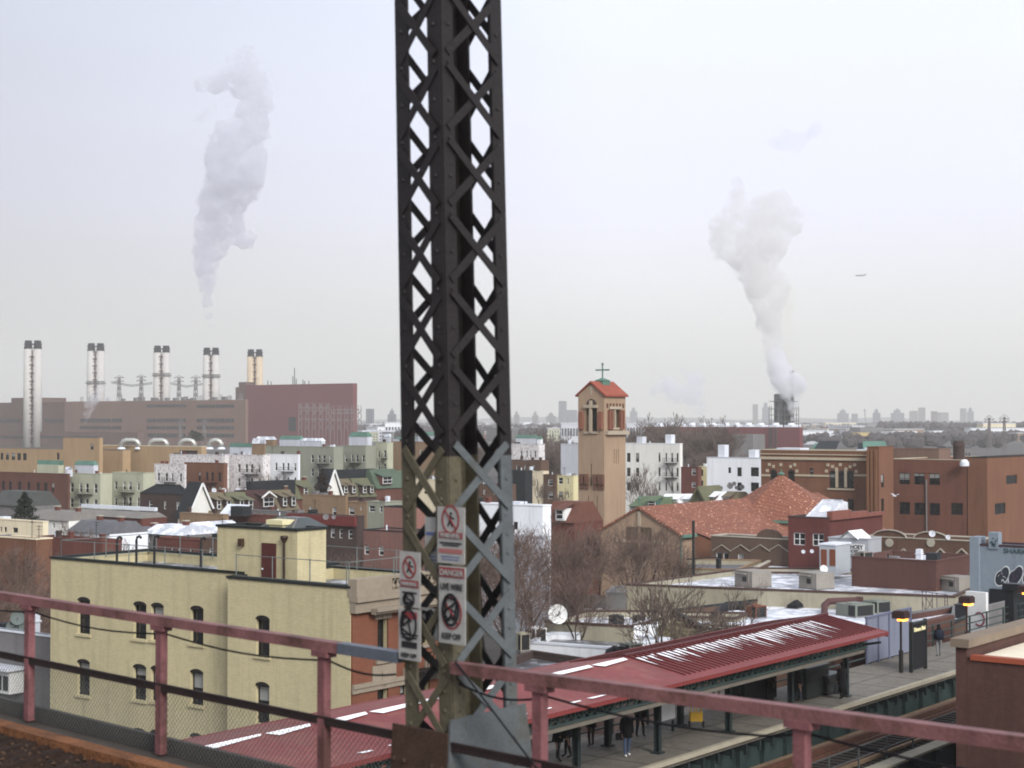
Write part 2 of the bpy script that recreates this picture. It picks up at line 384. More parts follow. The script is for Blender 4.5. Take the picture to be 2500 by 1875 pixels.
CRM = mat('stucco_cream', (214, 200, 168), .85, .07, kind='wall'); SLM = mat('paint_salmon', (176, 124, 110), .85, .08, kind='wall')
PNK = mat('paint_dull_pink', (158, 112, 100), .85, .1, kind='wall'); MAR = mat('maroon_cladding', (142, 62, 62), .75, .06, .02, kind='wall')
PLB = mat('power_plant_brick', (156, 120, 102), .9, .1, .03, kind='wall'); PLD = mat('power_plant_dark_brick', (128, 100, 88), .9, .12, .03, kind='wall')
MGN = mat('mansard_green', (128, 128, 96), .85, .14, .8); MBR = mat('mansard_brown_green', (138, 124, 96), .85, .14, .8); SLT = mat('dark_slate', (48, 52, 56), .8, .15, .8)
YEL = mat('yellow_painted_brick', (200, 187, 144), .85, .06, .25, kind='brick'); WST = mat('weathered_white_siding', (214, 212, 204), .8, .08)
BEI = mat('beige_render', (178, 170, 146), .85, .09, .3, kind='wall'); GRW = mat('grey_render', (150, 146, 144), .85, .1, .3, kind='wall')
BLU = mat('pale_blue_paint', (154, 168, 180), .85, .06, .3, kind='wall'); LBR = mat('limestone_trim', (188, 180, 162), .85, .08)
RCOP = mat('terracotta_coping', (170, 92, 66), .8, .15, 1.5); WPL = mat('white_sheet_metal', (206, 210, 216), .5, .08, .6)
DKB = mat('dark_band', (42, 44, 50), .5, .2, .1)
GRA = [(CRM, 'cream'), (BRR, 'red brick'), (BRT, 'tan brick'), (PWG, 'grey white'), (BRW, 'brown brick'), (PWH, 'white'), (PGR, 'pale green'), (GRW, 'grey')]
# ================================================================ POWER PLANT (far left)
b = B('power_plant', 'long brown brick power station block with ribbon windows below the paired chimneys', 'power plant', 600, 976, 1300, 158, 606, PLB, par=1.5, cop=LBR).build()
def bands(b, rows, h=3, mt=DKB):
    for x0, x1, y0, y1 in rows:
        n = max(1, int((x1 - x0) / 22))
        k0, z1 = b.at('L', x0, y0); k1, z0 = b.at('L', x1, y1)
        k0, k1 = sorted((k0, k1))
        for i in range(n):
            a = k0 + (k1 - k0) * (i + .06) / n; c = k0 + (k1 - k0) * (i + .94) / n
            mb = MB(); mb.box(-.25, a, z0, .05, c, z1)
            for j in range(1, 4): mb.box(-.4, a + (c - a) * j / 4 - .15, z0, -.24, a + (c - a) * j / 4 + .15, z1, 1)
            mb.build('window', [mt, GRW], b.root)
bands(b, [(358, 455, 988, 994), (480, 573, 988, 995), (195, 300, 1022, 1031), (358, 455, 1022, 1031), (480, 573, 1022, 1031), (195, 298, 1040, 1048), (358, 455, 1040, 1048), (480, 573, 1040, 1048), (360, 455, 1058, 1068), (482, 573, 1058, 1068)])
def roofclut(mb, n=26):
    for i in range(n):
        k = random.uniform(4, b.w - 4); x = random.uniform(1, 12); hh = random.uniform(1.5, 5)
        if random.random() < .5: mb.box(x, k, b.h, x + 3, k + random.uniform(2, 7), b.h + hh * .7)
        else:
            for j in range(3): mb.tube([(x, k + j * 1.6, b.h), (x, k + j * 1.6, b.h + hh + 1)], .22, 4)
b.part('roof_equipment', roofclut, GRW)
b2 = B('power_plant_annex', 'darker brown wing of the power station behind the tallest chimney pair', 'power plant', 158, 982, 1290, -40, 175, PLD, par=1.5).build()
bands(b2, [(0, 50, 1023, 1031), (110, 156, 1023, 1031)])
b2.part('penthouse', lambda mb: mb.box(4, b2.w * .35, b2.h, 30, b2.w * .7, b2.h + 4), PLD)
b3 = B('power_plant_annex', 'low brown plant building in front of the first paired chimney', 'power plant', 335, 1056, 1180, -40, 350, PLD, par=1).build()
bands(b3, [(-10, 80, 1064, 1070), (85, 160, 1064, 1070), (170, 240, 1064, 1070)])
b = B('turbine_hall', 'big windowless maroon hall rising beside the brown power station', 'power plant', 862, 936, 1340, 600, 872, MAR, par=1, cop=MAR).build()
b.part('dark_doorway', lambda mb: (lambda p, q: mb.box(-.5, p[0], q[1], .1, q[0], p[1]))(b.at('L', 723, 1018), b.at('L', 706, 1052)), DKB)
b.part('antenna', lambda mb: [mb.tube([(5, k, b.h), (5, k, b.h + hh)], .35, 4) for k, hh in ((72, 14), (74, 7), (70, 5), (100, 3), (104, 4), (60, 3), (62, 4), (55, 3))], IRON)
def lower(mb):
    k1, z1 = b.at('L', 574, 934); k0, z0 = b.at('L', 600, 972)
    mb.box(0.5, k0, 0, 40, k1, b.h - 1.5); mb.box(3, k0 + 3, b.h - 1.5, 20, k0 + 12, b.h + 3)
b.part('stair_tower', lower, PLD)
CHW = mat('chimney_pale_concrete', (192, 188, 182), .85, .07, .05); CHR = mat('chimney_rusty_cream', (206, 188, 158), .85, .12, .12, kind='mottle', alt=(186, 150, 124)); CHB = mat('chimney_black_cap', (52, 52, 60), .8, .1)
CHS = mat('chimney_rusty_stair', (104, 66, 62), .85, .5, .25)
def chimney(px0, px1, top, blk, base, Y, lab, wallm, ring=None):
    c = (px0 + px1) / 2; P = atY(c, base, Y); zt = atY(c, top, Y).z; zb = atY(c, blk, Y).z; sc = Y / F; hw = (px1 - px0) / 2 * sc
    r = hw * .485; dx = hw - r
    root = empty('chimney_pair', (P.x, P.y, 0), 0, lab, 'chimney', 'paired chimneys of the power station')
    for sgn in (-1, 1):
        m = MB(); m.tube([(sgn * dx, 0, 0), (sgn * dx, 0, zb)], [r * 1.06, r * .97], 20); o = m.build('flue', wallm, root, True)
        m = MB(); m.tube([(sgn * dx, 0, zb), (sgn * dx, 0, zt - 3.2)], [r * .98, r * .80], 20); m.tube([(sgn * dx, 0, zt - 3.2), (sgn * dx, 0, zt)], [r * .76, r * .78], 20)
        m.tube([(sgn * dx, 0, zt - 3.0), (sgn * dx, 0, zt - 2.2)], [r * .99, r * .99], 20)
        m.build('black_cap', CHB, root)
    m = MB(); k = 0; z = 4
    m.box(-.12 * r, -r * .6, 2, .12 * r, -r * .5, zb - 1)
    while z < zb - 3:
        m.bar((-.3 * r, -r * .78, z), (.3 * r, -r * .78, z + 3), .5); m.box(-.5 * r, -r * .95, z + 3, .5 * r, -r * .7, z + 3.5); z += 6.2
    m.box(-.25 * r, -r * .4, zt - 3.4, .25 * r, 0, zt - 2.5)
    m.build('access_stair', CHS, root)
    if ring:
        zr = atY(c, ring, Y).z; m = MB()
        for sgn in (-1, 1): m.tube([(sgn * dx, 0, zr), (sgn * dx, 0, zr + .9)], [r * 1.3, r * 1.3], 20)
        for sgn in (-1, 1): m.tube([(sgn * dx, 0, zr + 2), (sgn * dx, 0, zr + 2.3)], [r * 1.32, r * 1.32], 20)
        m.build('gallery', GRW, root)
    return root
chimney(57, 101.5, 831.5, 852, 1057, 1250, 'tallest pale chimney pair standing in front of the plant at far left', CHW)
chimney(212, 255, 838, 857, 972, 1460, 'pale chimney pair, second from the left, with white steam drifting before its foot', CHW, 937)
chimney(374, 415, 844, 861, 972, 1410, 'pale chimney pair, third from the left, with a gallery ring at mid height', CHW, 918)
chimney(495, 535.5, 849, 867, 975, 1390, 'pale chimney pair under the tall steam plume', CHW, 921)
chimney(603, 642, 853, 871, 934, 1430, 'cream and rust streaked chimney pair rising behind the maroon hall', CHR)
# lattice pylons & substation frames
LATG = mat('galvanised_steel', (148, 138, 136), .6, .1)
def pylon(px, top, bot, Y, lab, arms=3, name='power_pylon', wpx=8, grp='power pylons'):
    P = atY(px, top, Y); hh = P.z; w = wpx * Y / F / 2; z0 = max(0, atY(px, bot, Y).z)
    root = empty(name, (P.x, P.y, 0), ANG, lab, 'pylon', grp); m = MB(); t = .0003 * Y
    for sx in (-1, 1):
        for sy in (-1, 1): m.bar((sx * w, sy * w, 0), (sx * w * .25, sy * w * .25, hh), t)
    k = 0; z = z0; st = w * 2.2
    while z < hh - st:
        f0 = 1 - .75 * z / hh; f1 = 1 - .75 * (z + st) / hh
        for s1 in (-1, 1):
            m.bar((-s1 * w * f0, -w * f0, z), (s1 * w * f1, -w * f1, z + st), t * .7); m.bar((-w * f0, -s1 * w * f0, z), (-w * f1, s1 * w * f1, z + st), t * .7)
        z += st
    m.build('lattice_mast', LATG, root)
    for i in range(arms):
        za = hh * (1 - .0 - .06 * i); m = MB(); L = w * 2.6
        m.bar((0, -L, za - 1), (0, L, za - 1), t); m.bar((0, -L, za - 1), (0, 0, za + 1.5), t * .7); m.bar((0, L, za - 1), (0, 0, za + 1.5), t * .7)
        m.build('cross_arm', LATG, root)
    return root
for i, (px, tp) in enumerate(((291, 920), (345, 918), (437, 920), (478, 920))):
    pylon(px, tp, 972, 1650, ['thin transmission pylon behind the plant roof, nearest the second chimney pair', 'thin transmission pylon just left of the third chimney pair', 'thin transmission pylon just right of the third chimney pair', 'thin transmission pylon just left of the fourth chimney pair'][i], 2, wpx=14)
m = MB()
for (a, c) in (((272, 932), (372, 934)), ((415, 934), (495, 936))):
    for dz in (0, 3): 
        p = atY(a[0], a[1] + dz, 1650); q = atY(c[0], c[1] + dz, 1650); md = (p + q) / 2; md.z -= 3; m.tube([p, md, q], .3, 4)
tag(m.build('power_line', IRON), 'wires strung between the thin pylons behind the power station roof', 'power line')
def frame(px0, px1, top, bot, Y, lab):
    P = atY(px0, top, Y); Q = atY(px1, top, Y); hh = P.z; z0 = max(0.0, atY(px0, bot, Y).z); Wd = Q.x - P.x
    root = empty('substation_gantry', (P.x, Y, 0), 0, lab, 'gantry', 'white lattice gantries before the maroon hall'); t = .45
    n = 4
    for i in range(n + 1):
        m = MB(); x = Wd * i / n
        for dx in (-1.6, 1.6): m.bar((x + dx, 0, 0), (x + dx * .5, 0, hh + 3), t * .7)
        z = z0
        while z < hh: m.bar((x - 1.5, 0, z), (x + 1.3, 0, z + 5), t * .6); m.bar((x + 1.5, 0, z), (x - 1.3, 0, z + 5), t * .6); z += 5
        m.build('lattice_column', LATG, root)
    m = MB()
    for zz in (hh, hh - 2.5, z0 + (hh - z0) * .5): m.bar((0, 0, zz), (Wd, 0, zz), t)
    x = 0
    while x < Wd - 3: m.bar((x, 0, hh - 2.5), (x + 3, 0, hh), t * .5); m.bar((x + 3, 0, hh - 2.5), (x + 5, 0, hh), t * .5); x += 5
    m.build('lattice_beam', LATG, root)
frame(733, 800, 995, 1052, 1150, 'white lattice gantry in front of the maroon hall, next to its dark doorway')
frame(812, 878, 1000, 1052, 1120, 'white lattice gantry in front of the right corner of the maroon hall')
for px, tp in ((440, 1028), (498, 1026)): pylon(px, tp, 1070, 1100, 'white branching lattice mast before the brown plant, %s' % ('left of the pair' if px < 450 else 'right of the pair'), 3, wpx=10, grp='white lattice masts before the brown plant')
for px, tp in ((2445, 1020), (2482, 1018)): pylon(px - 30, tp, 1095, 900, 'lattice pylon over the white roof at the far right, %s of two' % ('left' if px < 2450 else 'right'), 2, wpx=10, grp='lattice pylons at the far right')
# ================================================================ RIGHT POWER PLANT
b = B('red_power_plant', 'long low dark red plant building behind the bare trees with rooftop fans', 'power plant', 1952, 1043, 900, 1575, 1960, MAR, par=.6, cop=WPL).build()
def fans(mb):
    k = 6
    while k < b.w - 8:
        mb.box(3, k, b.h, 10, k + 5, b.h + 1.2); mb.tube([(6.5, k + 2.5, b.h + 1.2), (6.5, k + 2.5, b.h + 2.4)], [2.1, 1.6], 10); k += random.uniform(6.5, 10)
b.part('roof_fans', fans, WPL)
b.part('grey_block', lambda mb: (lambda p, q: mb.box(-14, p[0], 0, -.3, q[0], p[1]))(b.at('L', 1868, 1060), b.at('L', 1818, 1100)), GRW)
[b.part('rib', lambda mb, x=x: mb.box(-.5, b.at('L', x, 0)[0], 0, .1, b.at('L', x, 0)[0] + .8, b.h - .2), BRD) for x in (1760, 1768, 1880, 1886, 1896)]
P = atY(1914, 1035, 1080); root = empty('boiler_stack', (P.x, P.y, 0), 0, 'grey round boiler stack group hidden in the white steam above the red plant', 'chimney')
for i, (dx, r, tp) in enumerate(((-3.6, 3.0, 962), (1.2, 2.2, 970), (4, 1.8, 985), (5.5, 1.6, 905))):
    m = MB(); z = atY(1914, tp, 1080).z; m.tube([(dx, i * .8, 0), (dx, i * .8, z)], [r, r * .96], 16); m.build('flue', [CHW, CHB, CHB, CHB][i] if i else mat('stack_grey', (110, 112, 116), .6, .1, .1), root, True)
m = MB()
for z in (20, 24, 28, 33): m.box(-9, -4, z, 9, 4, z + .4)
for x in (-9, -4.5, 0, 4.5, 9):
    for y in (-4, 4): m.tube([(x, y, 0), (x, y, 30)], .35, 4)
m.build('service_platforms', GRW, root)
# ================================================================ FAR SKYLINE
HZB = mat('far_tower_grey', (108, 110, 124), .9, .12, .05, kind='wall'); HZC = mat('far_tower_tan', (150, 140, 130), .9, .12, .05, kind='wall'); HZD = mat('far_tower_red', (118, 84, 80), .9, .12, .05, kind='wall')
WIN = mat('far_window_rows', (70, 74, 88), .5, .3)
def tower(x0, x1, top, Y, mt, lab, steps=0, name='tower_block'):
    P = atY((x0 + x1) / 2, top, Y); w = (x1 - x0) * Y / F; root = empty(name, (P.x, Y, 0), random.uniform(-.35, .35), lab, 'tower block')
    hh = P.z; m = MB(); dd = w * .7; 
    m.box(-w / 2, -dd / 2, 0, w / 2, dd / 2, hh * (.82 if steps else 1))
    if steps: m.box(-w * .28, -dd * .3, hh * .8, w * .22, dd * .3, hh); m.box(-w * .08, -dd * .1, hh, w * .08, dd * .1, hh + 5)
    m.build('wall', mt, root)
    m = MB(); z = 4
    while z < hh * (.8 if steps else .98) - 3:
        m.box(-w * .45, -dd / 2 - .3, z, w * .45, -dd / 2 + .1, z + 2.2); z += 5.5
    m.build('window', WIN, root)
for a in ((1365, 1382, 979, 5200, HZB, 'tall grey slab tower left of the bell tower'), (1384, 1408, 1001, 5300, HZB, 'shorter grey block beside the tall slab left of the bell tower'), (1335, 1356, 1010, 5300, HZB, 'low stepped grey block farthest left of the bell tower', 1),
          (1538, 1556, 997, 6200, HZB, 'faint stepped tower just right of the bell tower', 1), (1838, 1850, 987, 6000, HZC, 'left one of the slim twin towers left of the steaming stack', 0), (1862, 1877, 985, 6000, HZB, 'right one of the slim twin towers left of the steaming stack', 1),
          (2046, 2070, 1002, 5600, HZB, 'stepped grey block, first right of the round treetop on the skyline', 1), (2079, 2094, 1010, 5600, HZB, 'small grey block left of the crane'), (2131, 2149, 1001, 5200, HZB, 'dark block with a thin rooftop tank right of the crane', 1), (2176, 2206, 1001, 5400, HZB, 'broad stepped grey block in mid skyline at right', 1),
          (2221, 2240, 1003, 5700, HZC, 'pale block left of the narrow tan tower'), (2242, 2259, 995, 5700, HZC, 'narrow tan tower, highest on the right skyline'), (2274, 2287, 1004, 5000, HZD, 'small dull red tower on the right skyline'), (2290, 2313, 1007, 5900, HZC, 'low wide pale block beside the dull red tower'),
          (2345, 2358, 997, 5900, HZB, 'grey tower, left of two near the right edge'), (2362, 2376, 997, 5900, HZB, 'grey stepped tower, right of two near the right edge', 1), (895, 912, 998, 3300, HZB, 'square grey hilltop block left of the steel pylon'), (948, 966, 1003, 3600, HZB, 'grey blocks on the rise seen beside the steel pylon', 1), (1255, 1268, 1006, 4700, HZC, 'small faint block just right of the steel pylon', 1), (1300, 1314, 1007, 4700, HZC, 'small faint block between steel pylon and bell tower', 1)):
    tower(*a[:6], *a[6:])
P = atY(2110, 998, 5000); root = empty('tower_crane', (P.x, 5000, 0), 0, 'thin leaning crane on the right skyline', 'crane')
m = MB(); m.bar((6, 0, 0), (0, 0, P.z), 2.5); m.build('mast', HZB, root); m = MB(); m.bar((0, 0, P.z), (8, 0, P.z - 12), 1.2); m.build('jib', HZB, root)
P = atY(2100, 673, 3000); root = empty('airliner', P, radians(10), 'small twin engine airliner flying right of the steam plume', 'aeroplane')
AL = mat('airliner_grey', (130, 134, 142), .5, .05)
m = MB(); m.tube([(-10, 0, 0), (-8, 0, .3), (6, 0, .3), (9, 0, .9), (10.5, 0, 1.4)], [.4, 1.1, 1.1, .7, .2], 10); m.build('fuselage', AL, root, True)
m = MB(); m.quad((1, -.5, 0), (-2.5, -.5, 0), (3, -10, .9), (4.6, -10, .9)); m.quad((1, .5, 0), (-2.5, .5, 0), (3, 10, .9), (4.6, 10, .9)); m.box(-2, -10, -.1, 3, 10, .15); m.build('wing', AL, root)
m = MB(); m.prism([(7, -.1), (10, -.1), (10, .1), (7, .1)], 1, 1.2); m.quad((7, 0, 1.2), (10, 0, 1.2), (11.5, 0, 4.6), (10, 0, 4.6)); m.box(8.5, -3.4, 1.3, 10.4, 3.4, 1.5); m.build('tail_fin', AL, root)
# mid-distance low buildings, hazy plain (individuals sharing a few meshes)
protos = []
for k, (mt, nm) in enumerate(GRA):
    r = empty('far_house', (0, 3000, 0), 0, 'low %s building on the hazy plain, too far to tell apart from its like' % nm, 'house', 'hazy %s buildings on the plain' % nm)
    L, D, H = random.uniform(18, 40), random.uniform(12, 20), random.uniform(6, 12); m = MB(); m.box(-L / 2, -D / 2, 0, L / 2, D / 2, H); m.build('wall', mt, r)
    m = MB(); m.box(-L / 2 - .3, -D / 2 - .3, H, L / 2 + .3, D / 2 + .3, H + .5); m.build('roof', [SILV, ROOFG, WPL][k % 3], r)
    m = MB(); n = int(L / 4)
    for fl in range(int(H / 3.2)):
        for i in range(n): m.box(-L / 2 + L * (i + .3) / n, -D / 2 - .15, 1 + fl * 3.1, -L / 2 + L * (i + .6) / n, -D / 2 + .02, 2.7 + fl * 3.1)
    m.build('window', WIN, r); protos.append(r)
used = set()
for i in range(210):
    px = random.uniform(1250, 2520) if random.random() < .72 else random.uniform(850, 1350)
    py = 1038 + 40 * random.random() ** 1.6; Y = min(5200, 21 * F / (py - 1025)); Y = max(Y, 1250)
    if px < 1960 and Y < 1500: Y = 1500 + random.uniform(0, 400)
    P = atz(px, HZ + 21 * F / Y, 0); k = random.randrange(len(protos))
    rt = radians(random.choice([30, 32, -58, 45]) + random.uniform(-4, 4)); sc = random.uniform(.8, 1.5)
    if k not in used: o = protos[k]; o.location = (P.x, P.y, 0); o.rotation_euler = (0, 0, rt); used.add(k)
    else: o = copy_tree(protos[k], (P.x, P.y, 0), rt, scale=(sc, sc, random.uniform(.7, 1.3)))
# notable mid-distance sheds
def shed(name, label, x0, x1, top, Y, mt, roof, dd=25, hgt=None):
    P = atY(x0, top, Y); Q = atY(x1, top, Y); r = empty(name, (P.x, Y, 0), 0, label, 'building'); z = P.z; w = Q.x - P.x
    m = MB(); m.box(0, 0, 0, w, dd, z); m.build('wall', mt, r); m = MB(); m.box(-.5, -.5, z, w + .5, dd + .5, z + .6); m.build('roof', roof, r)
    m = MB(); n = max(2, int((x1 - x0) / 7))
    for i in range(n): m.box(w * (i + .2) / n, -.2, z * .35, w * (i + .8) / n, .05, z * .75)
    m.build('window', WIN, r)
shed('warehouse', 'long white striped warehouse right of the red plant', 1955, 2035, 1053, 1500, PWH, WPL); shed('warehouse', 'long pale warehouse lower down right of the red plant', 1955, 2045, 1062, 1400, PWG, SILV)
shed('warehouse', 'small shed with a yellow roof beyond the school', 2096, 2122, 1058, 1500, mat('yellow_roof_sheet', (214, 186, 110), .7, .05), mat('yellow_roof_sheet'))
shed('warehouse', 'broad white industrial hall at the right edge of the plain', 2400, 2480, 1034, 1900, CRM, WPL); shed('warehouse', 'low white industrial strip below the broad hall at the right edge', 2370, 2520, 1046, 1800, PWH, WPL)
shed('warehouse', 'long dark red warehouse on the plain above the school roof', 2010, 2130, 1042, 2400, MAR, ROOFG); shed('warehouse', 'long tan row on the plain left of the crane', 2015, 2090, 1032, 3600, CRM, WPL)
shed('warehouse', 'white low building seen left of the steel pylon on the slope', 940, 985, 1032, 1700, PWH, WPL); shed('warehouse', 'pale warehouse behind the trees left of the bell tower', 1370, 1412, 1034, 1500, PWG, WPL)
shed('warehouse', 'pale sheds behind the trees right of the bell tower', 1530, 1580, 1034, 1700, PWG, WPL); shed('water_tank_shed', 'grey flat shed beyond the school at right', 2310, 2370, 1092, 700, GRW, ROOFG, 15)
# hazy woods: uncountable masses
def woods(name, x0, x1, y0, y1, n, zr, mt, label):
    m = MB()
    for i in range(n):
        px = random.uniform(x0, x1); Y = random.uniform(y0, y1); X = (px - 1250) / F * Y
        s = random.uniform(5, 9); h0 = random.uniform(*zr)
        for j in range(7):
            m.ball((X + random.uniform(-s, s) * .8, Y + random.uniform(-s, s), h0 * random.uniform(.35, .85)), s * random.uniform(.3, .6), (1, 1, random.uniform(.7, 1.2)), 6)
    o = m.build(name, mt); tag(o, label, 'woods', kind='stuff'); return o
WD = mat('bare_woods_far', (88, 78, 78), .95, .35, .12); WD2 = mat('bare_woods_mid', (96, 84, 74), .95, .4, .3)
woods('far_woods', 2150, 2520, 2000, 2900, 420, (13, 19), WD, 'broad hazy mass of bare trees on the right of the plain'); woods('far_woods', 850, 2520, 3200, 6200, 700, (9, 15), WD, 'thin hazy tree lines spread over the far plain')
woods('far_woods', 860, 1420, 1500, 2800, 240, (9, 15), WD, 'hazy trees on the plain behind the steel pylon'); woods('far_woods', 1960, 2520, 1150, 2000, 130, (6, 10), WD, 'bare scrub between the sheds right of the red plant')
# ================================================================ APARTMENT ROWS (left)
G1 = 'tenements in the rows behind the mansard houses'
b = B('school_annex', 'long tan stucco building at the left edge with five windows in a row', 'building', 300, 1099, 420, -40, 320, TAN, par=.6, cop=GRW)
b.row('L', [(2, 9), (15, 23), (29, 38), (43, 52), (57, 66)], [(1106, 1123)], 'd'); b.row('L', [(139, 146)], [(1105, 1122)], 'n'); b.build()
b = B('stair_tower_block', 'tall tan stucco box above the long tan building', 'building', 243, 1069, 415, 155, 252, TAN, par=.5, cop=GRW)
b.row('L', [(222, 229)], [(1084, 1098)], 'd'); b.build()
b = B('school_annex', 'low tan building under the silver curved roof ducts', 'building', 492, 1091, 410, 244, 505, TAN, par=.5, cop=CRM).build()
DUCT = mat('silver_duct', (190, 190, 182), .35, .1, 1, metal=.5)
for i, (x0, x1) in enumerate(((291, 344), (360, 413), (434, 480), (506, 546))):
    P = atY(x0, 1088, 425); w = (x1 - x0) * 425 / F
    r = empty('roof_duct', (P.x, 425, P.z), 0, 'silver arched air duct on the tan roof, %s' % ['farthest left of four', 'second of four from the left', 'third of four from the left', 'farthest right of four'][i], 'air duct', 'silver arched ducts on the tan roof')
    m = MB(); m.tube([(0.6, 0, -.6), (.6, 0, .5), (1.0, 0, 1.1), (1.8, 0, 1.35), (w - 1.8, 0, 1.35), (w - 1, 0, 1.1), (w - .6, 0, .5), (w - .6, 0, -.6)], .62, 10); m.build('duct_pipe', DUCT, r, True)
    m = MB(); m.tube([(.6, 0, -.9), (.6, 0, -.4)], [1.1, .8], 10); m.tube([(w - .6, 0, -.9), (w - .6, 0, -.4)], [1.1, .8], 10); m.build('duct_base', WPL, r)
def T(label, cx, py, Y, lx, rx, wall, rows=(), fe=(), bulks=(), name='apartment_building', st='w', **kw):
    b = B(name, label, 'apartment building', cx, py, Y, lx, rx, wall, group=kw.pop('group', G1), **kw)
    for xs, ys in rows: b.row('L', xs, ys, st)
    b.build()
    for f in fe: b.fire_escape('L', *f)
    for k in bulks: b.bulk(*k)
    return b
# back row (pale green and tan)
T('tan end block of the back row next to the steel pylon', 1085, 1080, 372, 945, 1110, BRT, [([(1025, 1030)], [(1098, 1115)])], bulks=[(1010, 1060, 1055, PWG), (950, 1000, 1068, PWG)])
T('narrow pale green tenement before the tan end block', 945, 1081, 368, 918, 960, PGR, [([(922.5, 928), (937, 943)], [(1099, 1117), (1131, 1149)])], [(934, 948, (1119, 1151))], [(888, 944, 1059, PWG, SILV)])
T('pale green tenement, second from the right in the back row, with one fire escape', 893, 1089, 366, 838, 918, PGY, [([(842, 848.5), (858, 863), (869, 875), (884, 890)], [(1110, 1128), (1143, 1160)])], [(856, 883, (1131,))], [(838, 886, 1055, PWG)])
T('pale green tenement, right of the white one, with broad fire escape and white roof bulkheads', 815, 1092, 362, 610, 838, PGY, [([(760, 766.5), (776.6, 782.6), (788, 795), (804, 810)], [(1111, 1130), (1144, 1163)])], [(775, 805, (1133, 1165))], [(671, 722, 1064, PWG), (724, 774, 1070, PWG, SILV), (612, 655, 1066, BRT, SILV)])
T('clean white tenement with black fire escape beside the pale green ones', 729, 1111, 348, 642, 733, PWH, [([(672, 678), (689, 695), (701, 707), (718, 724)], [(1130, 1149), (1165, 1184)])], [(688, 719, (1152,))])
T('white tenement with peeling paint and a broad fire escape', 642, 1112, 349, 545, 660, MOT, [([(581, 588), (599, 606), (612, 619), (630, 636)], [(1133, 1154), (1168, 1188)])], [(598, 634, (1158, 1190))], [(549, 600, 1082, PWG), (500, 546, 1084, PWG), (604, 634, 1070, BRT, SILV)])
T('long peeling white wall behind the orange brick tenement', 545, 1112, 352, 415, 560, MOT, bulks=[(428, 470, 1100, BRD, SLT)])
T('orange brown brick tenement with rust red fire escape', 546, 1132, 338, 451, 556, BRO, [([(485, 491), (503, 510), (516, 523), (534, 541)], [(1153, 1175), (1186, 1205)])], [(501, 535, (1178, 1206), mat('rust_red_iron', (120, 66, 54), .8, .15))], st='d')
T('pinkish tenement with flaking white paint between the green and the orange ones', 451, 1135, 340, 378, 456, MOT, [([(385, 391), (404, 411), (419, 424), (439, 445)], [(1155, 1175), (1190, 1208)])], [(403, 432, (1178, 1210))], [(300, 352, 1108, SLT, SILV), (358, 376, 1112, BRD, SLT)])
T('pale green tenement, right of two in the front row, with a black fire escape', 350, 1156, 331, 275, 380, PGR, [([(281, 287.5), (301.5, 308), (315, 323), (336, 342)], [(1176, 1196), (1213, 1235)])], [(299, 331, (1203, 1240))], [(185, 205, 1127, PWG, SILV)])
T('pale green tenement, left of two in the front row, beside the red brick block', 245, 1158, 330, 166, 275, PGR, [([(173, 181), (195, 202), (210, 218), (231, 239)], [(1180, 1203), (1218, 1240)])], [(192, 229, (1207, 1243))], [(157, 215, 1125, PWG, COPG)])
b = T('red brick tenement with seven window columns at the left edge', 166, 1158, 332, -30, 172, BRR, [([(6, 13), (23, 30), (45.5, 53), (68, 75), (91, 98), (109, 117), (127.5, 134)], [(1177, 1199), (1214, 1238)])], bulks=[(90, 142, 1124, PGR, COPG), (158, 164, 1140, PWG, SILV)], st='d')
